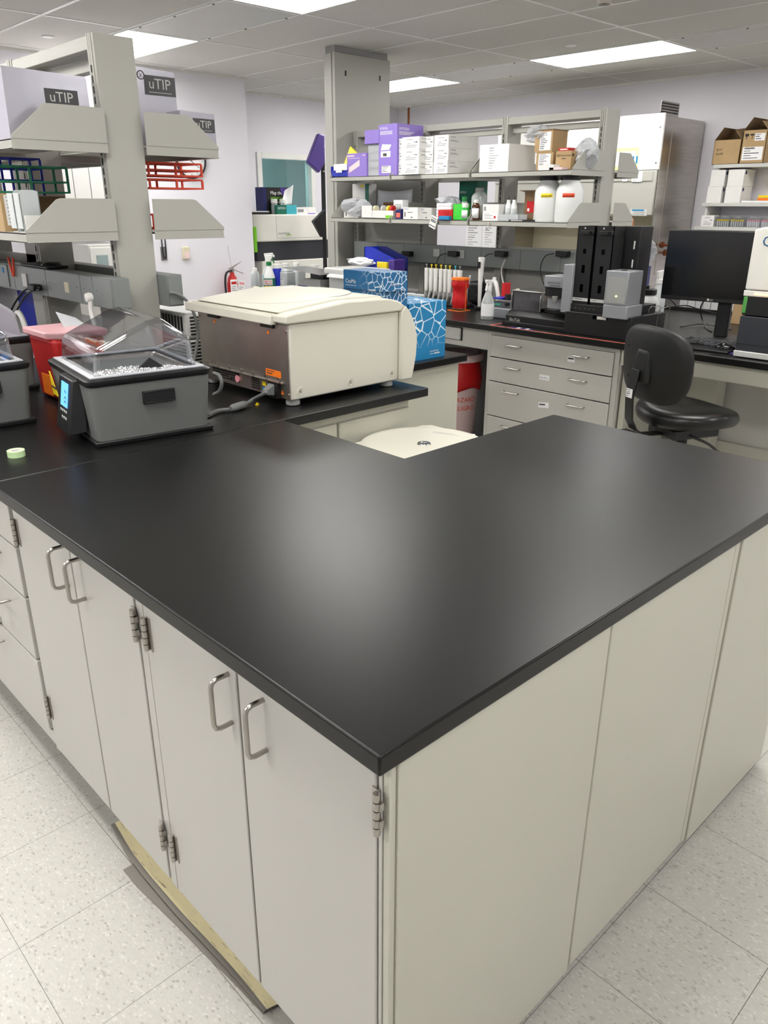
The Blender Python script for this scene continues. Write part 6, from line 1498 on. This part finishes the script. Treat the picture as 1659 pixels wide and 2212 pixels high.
for k, (m_, lab) in enumerate((('paper','loose white papers on the middle wall shelf'), ('yellow','yellow folder on the papers of the middle wall shelf'), ('orange','orange folder on the papers of the middle wall shelf'))):
    y1 = yx((1602,1637,1636)[k], 430); z = zs[1]+(.001,.040,.018)[k]
    one(MB().box(0,.22,-.30,0,0,(.016,.02,.02)[k]), 'folder' if k else 'paper_pile', m_, lab, 'folder' if k else 'paper', loc=(XF+.0, y1, z), bevel=.001)
one(wbox_mesh(yx(1514,480)-yx(1541,480), .10, PT(1527,465,x=XF).z-zs[2], 'KIMTECH'), 'wipes_carton', ['white_card','purple_deep','grey_ink'], 'white printed carton on the lowest wall shelf', 'box', loc=(XF, yx(1541,480), zs[2]), smooth=False)
for k, (a, c, m_) in enumerate(((1546,1573,'yellow'), (1576,1605,'yellow'), (1612,1640,'pink'), (1643,1668,'pink'))):
    y1, y0 = yx(a,480), yx(c,480); w_ = y1-y0
    t = thing('tube_box', ('left yellow-capped','right yellow-capped','left pink-capped','right pink-capped')[k]+' clear tube box on the lowest wall shelf', 'tube box', (XF, y0, zs[2]))
    MB().box(0,.09,0,w_,0,.085).build('case', 'clear_dome', t, bevel=.003)
    for q in range(6): MB().cyl((.02, w_*(q+.5)/6, .004), .007, .045, seg=8).build('tube', 'hdpe', t); MB().cyl((.02, w_*(q+.5)/6, .049), .009, .014, seg=8).build('tube_cap', m_, t)
# ---------------------------------------------------------------- instrument in the recess
YI = 6.47; Ii = lambda px, py: PT(px, py, y=YI)
xa = 4.32; xb = 5.45; zt = Ii(620,463).z; zm = Ii(620,521).z; zl = Ii(620,562).z
t = thing('analysis_instrument', 'big cream and black instrument standing in the back recess', 'instrument', (4.9, 6.75, 0))
b = MB(); R4 = [(xa+.10*0,YI+.6),(xa,YI+.12),(xa+.04,YI+.03),(xa+.13,YI),(xb,YI),(xb,YI+.6)]
b.prism(R4, zm, zt); b.build('upper_case', 'inst_white', t, w=True, bevel=.012, seg=3)
R5 = [(xa+.03,YI+.6),(xa+.03,YI+.14),(xa+.07,YI+.05),(xa+.15,YI+.02),(xb,YI+.02),(xb,YI+.6)]
MB().prism(R5, zl, zm).build('lower_case', 'dark_grey_inst', t, w=True, bevel=.006)
MB().box(xa+.1, xb, YI+.0, YI+.6, .0, zl).build('cabinet', 'inst_white', t, w=True, bevel=.008)
p = Ii(597,450); b = MB(); q = Ii(601,506)
b.text('nanoString', .034, (q.x, YI-.001, q.z), '-y', off=.001); b.mi = 1; b.box(q.x+.10, q.x+.17, YI-.0015, YI-.0005, q.z-.012, q.z-.004); b.build('lettering', ['grey_ink','lime'], t, w=True, smooth=False)
b = MB(); q0, q1 = Ii(596,466), Ii(596,515); b.box(q0.x, q0.x+.003, YI-.001, YI+.001, q1.z, q0.z); b.box(q0.x, xb, YI-.001, YI+.001, q1.z, q1.z+.003); b.build('panel_joint', 'grey_ink', t, w=True)
MB().box(xa+.0, xa+.035, YI-.02, YI+.10, Ii(553,545).z, Ii(553,490).z).build('green_accent', 'lime', t, w=True, bevel=.004)
# on top of the instrument
def atI(px, py, y): return PT(px, py, y=y)
yb = 6.62; a, c = atI(578,405,yb), atI(631,450,yb)
w_, h_ = c.x-a.x, atI(605,405,yb).z-zt
b = MB(); b.box(-.02, w_, 0, .14, 0, h_-.0)
b.text('Map the', .048, (.03, -.0, h_*.74), '-y', mi=1, off=.001); b.text('universe', .048, (.03, 0, h_*.56), '-y', mi=2, off=.001); b.text('of biology', .048, (.03, 0, h_*.39), '-y', mi=1, off=.001)
b.mi = 3; b.hexa([(w_*.6,-.001,h_*.7),(w_*.7,-.001,h_*.7),(w_*.7,0,h_*.7),(w_*.6,0,h_*.7)], [(w_*.5,-.001,h_*.98),(w_*.8,-.001,h_*.98),(w_*.8,0,h_*.98),(w_*.5,0,h_*.98)]); b.mi = 4; b.box(0.0,.10,-.001,0,.0,h_*.15); b.mi = 5; b.box(-.06,-.0201,0,.14,0,h_)
one(b, 'display_box', ['black_plastic','paper','lime','purple_deep','copper','navy'], 'dark display box with white and green slogan on the far instrument', 'box', loc=(a.x, yb, zt), smooth=False, bevel=.001)
a, c = atI(599,460,6.50), atI(641,460,6.50)
t = thing('tissue_box', 'green and white tissue box with a tissue sticking up, on the far instrument', 'tissue box', (a.x, 6.50, zt)); w_ = c.x-a.x; h_ = atI(610,443,6.5).z-zt
b = MB(); b.box(0,w_,0,.11,0,h_); b.text('KIMTECH', .030, (.01,0,h_*.55), '-y', mi=1, off=.001, sx=.8); b.mi = 2; b.box(w_*.48,w_,-.001,0,0,h_); b.build('carton', ['kim_green','paper','teal'], t, smooth=False, bevel=.002)
b = MB(); b.sheet(lambda u, v: (w_*.35+.14*u*(1-.3*v)+.05*v, .05+.03*math.sin(5*u)*v, h_+.20*v*(.6+.4*u)), 8, 8); b.build('tissue', 'tissue', t, solid=.002)
a, c = atI(632,460,6.50), atI(675,460,6.50)
one(MB().box(0,(c.x-a.x)*.58,0,.10,0,.07).mat(1).box(.02,.10,-.001,0,.02,.05), 'reagent_carton', ['white_card','grey_ink'], 'white printed carton beside the tissue box on the far instrument', 'box', loc=(a.x+.05, 6.50, zt), bevel=.002, smooth=False)
one(MB().box(0,(c.x-a.x)*.42,0,.10,0,.072).mat(1).box(0,.10,-.001,0,0,.012), 'reagent_carton', ['white_card','purple'], 'white carton with purple edge on the far instrument', 'box', loc=(a.x+.05+(c.x-a.x)*.585, 6.50, zt), bevel=.002, smooth=False)
a = atI(549,455,6.5); one(MB().box(0,.26,0,.2,0,.022).mat(1).box(.02,.25,.01,.19,.022,.032), 'tablet_computer', ['black_plastic','paper'], 'black slab with white papers on it at the instrument left edge', 'tablet', loc=(xa+.01, 6.52, zt), bevel=.002)
for k, px in enumerate((594, 612)): bottle('reagent_bottle', ('left','right')[k]+' clear bottle with white cap before the dark display box', (atI(px,450,6.56).x, 6.57, zt), .03, .15, 'bottle_clear', 'white_plastic', caph=.04, neck=.9)
# pole with purple screen and black scanner beside the column
t = thing('pole_monitor', 'purple-backed tilted screen on a black pole left of the grey column', 'monitor', (PT(699,560,y=6.1).x+.02, 6.1, 0))
r_ = ROOT[t.name].translation; X_ = r_.x
MB().cyl((0,0,0), .022, PT(699,320,y=6.1).z, seg=12).lathe([(.20,0),(.20,.02),(.03,.03)]).build('pole', 'black_plastic', t)
q = [PT(*p_, y=6.0) for p_ in ((684,288),(697,292),(697,352),(686,374),(660,350))]
b = MB(); b.hexa([(p_.x-X_, -.13, p_.z) for p_ in q], [(p_.x-X_+.05, -.03, p_.z) for p_ in q]); b.build('screen_back', 'purple_deep', t, bevel=.012, seg=3)
q = [PT(*p_, y=6.05) for p_ in ((671,478),(697,452),(698,512),(690,512))]
b = MB(); b.hexa([(p_.x-X_, -.10, p_.z) for p_ in q], [(p_.x-X_+.03, -.02, p_.z) for p_ in q]); b.build('scanner_arm', 'black_plastic', t, bevel=.004)
MB().rod((0,0,PT(690,370,y=6.05).z), (-.05,-.08,PT(690,370,y=6.05).z), .01).build('arm', 'steel', t)
# ---------------------------------------------------------------- waste bin under the bench
x = 3.30; y = PT(985,840,x=x).y; zt = PZ(x-.1, y, 762)
t = thing('biohazard_bin', 'white biohazard bin with red liner folded over its rim under the bench', 'waste bin', (x, y, 0))
MB().lathe([(.125,0),(.150,zt-.16),(.155,zt-.12)], seg=32).build('barrel', 'pink_plastic', t)
rnd = random.Random(9); b = MB(); rings = []
for i in range(9):
    s = i/8; rings.append([((.158+.010*math.sin(5*s)+rnd.uniform(-.006,.006))*math.cos(2*PI*k/28), (.158+.010*math.sin(5*s)+rnd.uniform(-.006,.006))*math.sin(2*PI*k/28), zt-.235+.02*math.sin(k*.7)*(1-s)+.21*s) for k in range(28)])
b.ring_loft(rings, cap=False); b.build('liner', 'bag_red', t, solid=.001, ang=50)
MB().lathe([(.168,zt-.05),(.172,zt-.03),(.165,zt-.005),(.13,zt),(.12,zt-.006),(.0,zt-.008)], seg=32).build('lid', 'pink_plastic', t, bevel=.002)
b = MB(); 
for k, s_ in enumerate(('BIOHAZARD', 'BIOPELIGRO')): wrap(b, s_, .042, PI*1.02, zt-.305-.055*k, 0, q=.150-.001*k)
b.build('lettering', ['orange_red'], t, smooth=False)
# ---------------------------------------------------------------- cabinets on the far back wall, seen through the left shelving
ya = 5.95; a = PT(120, 380, y=ya); c = PT(262, 380, y=ya)
z1 = PT(200, 347, y=ya).z; z0 = PT(200, 462, y=ya).z
t = thing('wall_cabinet', 'white wall cupboard glimpsed through the left shelving', 'cabinet', (a.x, ya, z0))
Wc = (c.x-a.x)
MB().box(0, Wc, .02, .42, 0, z1-z0).build('body', 'white_card', t, bevel=.003)
for k in range(4): MB().box(Wc*k/4+.003, Wc*(k+1)/4-.003, 0, .02, .003, z1-z0-.003).build('door', 'white_card', t, bevel=.002)
z1 = PT(200, 528, y=ya).z; zb = PT(200, 610, y=ya).z
t = thing('glass_cabinet', 'glass-fronted lab cabinet glimpsed below the left shelves', 'cabinet', (a.x+.15, ya-.1, 0)); Wc -= .15
MB().box(0, Wc, .02, .5, .9, z1).build('body', 'light_grey', t, bevel=.004)
for k in range(2): 
    MB().box(Wc*k/2+.01, Wc*(k+1)/2-.01, .0, .02, zb-.1, z1-.02).build('door_frame', 'white_plastic', t, bevel=.003); MB().box(Wc*k/2+.05, Wc*(k+1)/2-.05, -.004, .0, zb, z1-.08).build('glass', 'room_mid', t)
MB().box(0, Wc, -.05, .5, 0, .9).build('base', 'paint_grey', t, bevel=.003)
# ---------------------------------------------------------------- desk end of the middle bench
t = thing('computer_monitor', 'black flat computer monitor on the desk, switched off', 'monitor', (3.45, 1.19, HC), math.radians(5.9))
zb, zt = 1.098-HC, 1.437-HC
MB().box(-.012,.022,-.275,.275,zb,zt).build('housing', 'black_plastic', t, bevel=.004)
MB().box(-.0145,-.0118,-.269,.269,zb+.022,zt-.006).build('screen', 'black_gloss', t)
b = MB(); b.cyl((-.0135,.028,zb+.011),.0058,.001,'x',16); b.text('LG', .012, (-.013,.019,zb+.0065), '-x'); b.build('logo', 'light_grey', t, smooth=False)
MB().box(.03,.06,-.075,-.010,.012,zb+.15).build('stand', 'black_plastic', t, bevel=.004); MB().box(-.06,.14,-.16,.08,0,.012).build('base', 'black_plastic', t, bevel=.004)
K = PT(1492, 718, z=HC+.015)
t = thing('keyboard', 'black keyboard with wrist rest on the desk', 'keyboard', (3.085, .93, HC), math.radians(1))
MB().prism([(0,0),(.21,0),(.21,.022),(.07,.016),(0,.010)], 0, .44, axis='y').build('base', 'black_plastic', t, bevel=.003)
for r in range(6):
    for c in range(15):
        if (r, c) in ((5, 4), (5, 5)): continue
        kx = .075+.0215*r; ky = .43-.028*c-.006*(r % 3)
        if ky-.026 < .004: continue
        if r == 0 and c in (4,5,6,7,8): 
            if c > 4: continue
            MB().box(kx,kx+.018,.43-.028*8-.024,.43-.028*4,.016,.024).build('key', 'black_matt', t, bevel=.002, seg=1); continue
        MB().box(kx, kx+.0185, ky-.0245, ky, .015+.001*r, .0225+.001*r).build('key', 'dark_grey_inst' if (r+c) % 9 else 'black_matt', t, bevel=.0015, seg=1)
P0 = PT(1564, 757, z=HC+.004)
t = thing('mouse_pad', 'thin purple mouse pad at the desk edge', 'mouse pad', (P0.x-.03, P0.y-.10, HC)); 
MB().box(-.02,.035 if False else .06,-.02,.26,0,.003).build('pad', 'purple_deep', t, bevel=.001)
t = thing('computer_mouse', 'black glossy computer mouse on the pad', 'mouse', (P0.x+.005, P0.y-.0, HC+.003))
b = MB(); b.ell((0,0,.012), .034, .050, .022, 20, 10)
for v in b.bm.verts: v.co.z = max(v.co.z, 0)
b.build('shell', 'black_gloss', t); MB().ell((0,0,.003), .0345, .0505, .003, 20, 4).build('skirt', 'pink_plastic', t)
MB().cyl((-.018,-.003,.030), .006, .006, 'y', 10).build('scroll_wheel', 'grey_plastic', t)
# bench instrument at the right edge
t = thing('bench_instrument', 'tall white and black instrument with blue lettering at the right picture edge', 'instrument', (3.05, .42, HC))
W_ = .467; z1, z2, z3 = 1.209-HC, 1.10-HC, 1.467-HC
MB().prism([(0,z1),(W_,z1),(W_,z3-.012),(W_-.035,z3),(0,z3+.015)], .0, .55, axis='x').build('upper_case', 'inst_white', t, bevel=.006, seg=3)
MB().box(.0,.55,0,W_+.003,z1-.028,z1-.003).build('white_band', 'inst_white', t, bevel=.003); MB().box(-.0015,.0,.05,W_-.045,z1-.020,z1-.012).build('light_bar', 'glow_led', t)
MB().box(.004,.55,0,W_-.003,z2,z1-.028).build('middle_case', 'black_plastic', t, bevel=.003)
MB().box(.0,.008,W_-.018,W_-.001,z2+.008,z1-.030).build('green_accent', 'inst_green', t, bevel=.003)
MB().box(.0,.55,0,W_,.030,z2-.004).build('lower_case', 'dark_grey_inst', t, bevel=.003); MB().box(-.0006,.0,.0,W_-.002,.060,.062).build('joint', 'black_matt', t)
MB().box(-.006,.55,0,W_+.002,.004,.030).build('plinth', 'light_grey', t, bevel=.003)
q = PT(1645,532,x=3.05); b = MB(); b.text('CosMx', .062, (-.0005, q.y-.42, q.z-HC), '-x', off=.001); b.build('lettering', 'box_blue_dark', t, smooth=False)
# behind the stacker and monitor
def J(px, py, x): return (x, PT(px, py, x=x).y, HC)
loc = J(1391, 680, 3.62); jug(loc, 'white round carboy with black lid behind the stacker, right one', r=.075, h=PZ(loc[0], loc[1], 612)-HC-.02)
loc = J(1365, 680, 3.50); jug(loc, 'white round carboy mostly hidden by the grey drive unit', r=.072, h=PZ(loc[0], loc[1], 622)-HC-.02)
loc = J(1417, 670, 3.95); spray(loc, 'white spray bottle between the carboys and the monitor', r=.045, h=PZ(loc[0], loc[1], 583)-HC, body='hdpe_body', face=PI*.9)
x = 3.32; p0 = PT(1368, 680, x=x); t = thing('wire_rack', 'thin chromed wire rack in front of the carboys', 'rack', (x, p0.y-.10, HC)); h_ = PZ(x, p0.y, 665)-HC
for k in range(3): MB().tube([(0,-.04+.055*k,0),(0,-.04+.055*k,h_),(0.06,-.04+.055*k,h_+.008),(.12,-.04+.055*k,h_),(.12,-.04+.055*k,0)], .0018, 6, smooth=2).build('wire', 'steel_dark', t)
x = 4.35; y1 = PT(1342, 570, x=x).y; y0 = PT(1386, 570, x=x).y; h_ = PZ(x, y0, 560)-HC; h2 = PZ(x, y1, 547)-HC
t = thing('bag_rack', 'blue sloping rack with yellow clip to the right of the stacker', 'rack', (x, y0, HC))
MB().prism([(0,0),(y1-y0,0),(y1-y0,h_*.85),(0,h_)], 0, .10, axis='x').hexa([(0,0,h_),(0,y1-y0,h_*.85),(.1,y1-y0,h_*.85),(.1,0,h_)][::1], [(.08,0,h_+.09),(.08,y1-y0,h_*.85+.06),(.1,y1-y0,h_*.85+.06),(.1,0,h_+.09)]).build('rack', 'navy', t)
MB().box(-.03,0,.0,(y1-y0)*.6,h_*.62,h_*.86).build('yellow_clip', 'bright_yellow', t, bevel=.003)
for k in range(4): MB().tube([(-.02,.02,h_*(.1+.12*k)),(-.03,.05,h_*(.15+.12*k)),(-.02,.07,h_*(.1+.12*k))], .006, 6).build('bag_end', 'tissue', t)
loc = J(1390, 600, 4.55); bubble('plastic_bag', 'crumpled clear bag behind the blue sloping rack', (4.50, PT(1392,550,x=4.5).y, HC+.26), .07, .07, .09, seed=31)
one(MB().box(0,.08,0,.08,0,.26), 'blue_stand', 'navy', 'dark stand beneath the crumpled clear bag behind the blue rack', 'stand', loc=(4.46, PT(1392,550,x=4.5).y-.04, HC), bevel=.004)
one(MB().box(0,.006,0,.12,0,.16), 'orange_panel', 'orange', 'orange translucent panel above the blue rack, beside the black tower', 'panel', loc=(4.36, PT(1364,510,x=4.36).y, SZ2-.11), bevel=.001)
# white binders and cardboard box behind the monitor
x = 4.6
for k in range(6):
    y1 = PT(1466+17*k, 665, x=x).y; y0 = PT(1482+17*k, 665, x=x).y
    one(MB().box(0,.12,0,y1-y0-.002,0,.17), 'white_binder', 'paper', ('leftmost','second','third','fourth','fifth','rightmost')[k]+' white binder in the row behind the monitor', 'binder', 'white binders behind the monitor', loc=(x+.004*(k%2), y0, HC), bevel=.002)
x = 4.1; y1 = PT(1579,690,x=x).y; one(MB().box(0,.2,0,.16,0,.17), 'cardboard_box', 'cardboard', 'cardboard box behind the monitor stand', 'box', loc=(x, y1-.16, HC), bevel=.002)
b = MB(); b.box(0,.02,0,1.6,0,.022); one(b, 'cable_tray', 'black_plastic', 'low black strip running across the bench behind the monitor', 'strip', loc=(4.45, .5, HC))
def cab(label, pts, m='black_plastic', r=.004):
    b = MB(); b.tube([PT(px, py, z=HC+zo) for px, py, zo in pts], r, 6, smooth=5); return one(b, 'cable', m, label, 'cable')
cab('black cable drooping from the monitor across the bench', [(1520,650,.18),(1513,668,.10),(1517,690,.03),(1526,708,.006),(1538,716,.006)])
cab('black cable lying across the bench behind the keyboard', [(1410,668,.006),(1440,664,.02),(1480,660,.03),(1510,668,.02),(1555,680,.008)])
cab('thin black cable looping behind the keyboard', [(1470,706,.006),(1510,700,.012),(1540,703,.012),(1580,712,.006)])
cab('second black cable under the monitor', [(1415,640,.05),(1440,642,.06),(1456,655,.03),(1462,664,.006)])
# ---------------------------------------------------------------- lab chair
t = thing('lab_chair', 'black swivel lab chair with rounded backrest in the aisle', 'chair', (2.735, .925, 0), math.radians(-24))
SZ = .695
def seatring(z, k, r0=.225):
    return [( (r0*k)*math.cos(a)*(1.02 if math.cos(a) > 0 else .92), (r0*k)*1.02*math.sin(a)*(1-.06*math.cos(a)), z+.018*abs(math.sin(a))**2*k-.018*max(0, math.cos(a))**2*k) for a in [2*PI*q/28 for q in range(28)]]
b = MB(); b.ring_loft([seatring(SZ-.040,.80), seatring(SZ-.034,.93), seatring(SZ-.012,1.0), seatring(SZ+.016,.985), seatring(SZ+.034,.90), seatring(SZ+.040,.72), seatring(SZ+.036,.4), seatring(SZ+.034,.1)]); b.build('seat', 'chair_vinyl', t, sub=1, ang=80)
BZ = .930; bw, bh = .215, .160
def backpt(u, v, off):   # superellipse shell, curving around the sitter; v up
    cu, su = math.cos(u), math.sin(u); e = .62
    yy_ = bw*(1-.10*(su < 0)*abs(su))*math.copysign(abs(cu)**e, cu)*v; zz_ = bh*math.copysign(abs(su)**e, su)*v
    return (-.235+.7*yy_*yy_-.05*zz_+off, yy_-.015, BZ+zz_)
n = 40
def bring(v, off): return [backpt(2*PI*k/n, v, off) for k in range(n)]
b = MB(); b.ring_loft([bring(.05,-.030), bring(.5,-.028), bring(.85,-.022), bring(.96,-.014), bring(1.0,.0), bring(.97,.016), bring(.85,.028), bring(.5,.032), bring(.05,.032)]); b.build('backrest', 'chair_shell', t, ang=80)
b = MB(); b.hexa([(-.282,-.050,BZ-.075),(-.256,-.060,BZ-.075),(-.256,.060,BZ-.075),(-.282,.050,BZ-.075)], [(-.272,-.030,BZ+.055),(-.256,-.050,BZ+.07),(-.256,.050,BZ+.07),(-.272,.030,BZ+.055)]); b.build('back_boss', 'chair_shell', t, bevel=.01, seg=3)
for y_, z_ in ((-.11,.07),(.12,.06),(-.11,-.065),(.10,-.065)): MB().cyl((-.266+.9*y_*y_-.05*z_, y_, BZ+z_), .004, .003, 'x', 8).build('screw_hole', 'black_matt', t)
def slabpath(b, pts, wd, th):
    P = [Vector(p) for p in pts]; rings = []
    for i, p in enumerate(P):
        d = (P[min(i+1, len(P)-1)]-P[max(i-1, 0)]).normalized(); nrm = Vector((0,1,0)); o_ = d.cross(nrm).normalized()
        rings.append([p+nrm*s*wd/2+o_*q*th/2 for s, q in ((-1,-1),(1,-1),(1,1),(-1,1))])
    b.ring_loft(rings); return b
sp = slabpath(MB(), [(-.285,.01,BZ-.02),(-.298,.01,BZ-.12),(-.300,.01,SZ+.09),(-.290,.01,SZ+.0),(-.262,.01,SZ-.045),(-.22,.01,SZ-.075),(-.06,.01,SZ-.080)], .052, .008).build('back_bar', 'black_plastic', t, bevel=.002)
b = MB().tag((-.3045,.030,SZ+.095), .040, .038, '-x', 4, paper=1, ink=2, seed=50); b.build('maker_label', ['paper','paper','ink'], sp)
MB().box(-.33,-.26,-.035,.055,SZ-.11,SZ-.055).build('adjuster', 'black_plastic', t, bevel=.006)
MB().box(-.12,.12,-.09,.09,SZ-.09,SZ-.045).build('mechanism', 'black_plastic', t, bevel=.006)
MB().cyl((0,0,.30), .024, SZ-.38, seg=18).cyl((0,0,.10), .032, .22, seg=18).build('gas_lift', 'black_matt', t)
for y_, z_ in ((-.16,SZ-.10),(.16,SZ-.10)): MB().tube([(-.05,y_*.5,SZ-.07),(.02,y_*.9,z_),(.06,y_*1.25,z_-.05)], .006, 8).tube([(.04,y_*1.1,z_-.03),(.09,y_*1.4,z_-.07)], .013, 8, smooth=0).build('lever', 'black_plastic', t)
for k in range(5):
    a = 2*PI*k/5+.3; c, s = math.cos(a), math.sin(a)
    MB().tube([(0,0,.10),(.15*c,.15*s,.095),(.29*c,.29*s,.075)], lambda q: .022-.008*q, 8, smooth=2).build('base_leg', 'black_plastic', t)
    MB().cyl((.29*c-.012,.29*s,.025), .025, .024, 'x', 16).build('caster', 'black_plastic', t)
b = MB(); b.tube([(.21*math.cos(2*PI*k/24), .21*math.sin(2*PI*k/24), .30) for k in range(24)], .010, 8, smooth=0, closed=True); b.build('foot_ring', 'steel', t)
for k in range(4): a = PI/2*k; MB().rod((.02*math.cos(a), .02*math.sin(a), .28), (.21*math.cos(a), .21*math.sin(a), .30), .007).build('ring_spoke', 'black_plastic', t)
# jug under the desk
jug(( 3.42, PT(1485,930,x=3.42).y, 0), 'white jug standing on the floor under the desk', r=.07, h=.30)
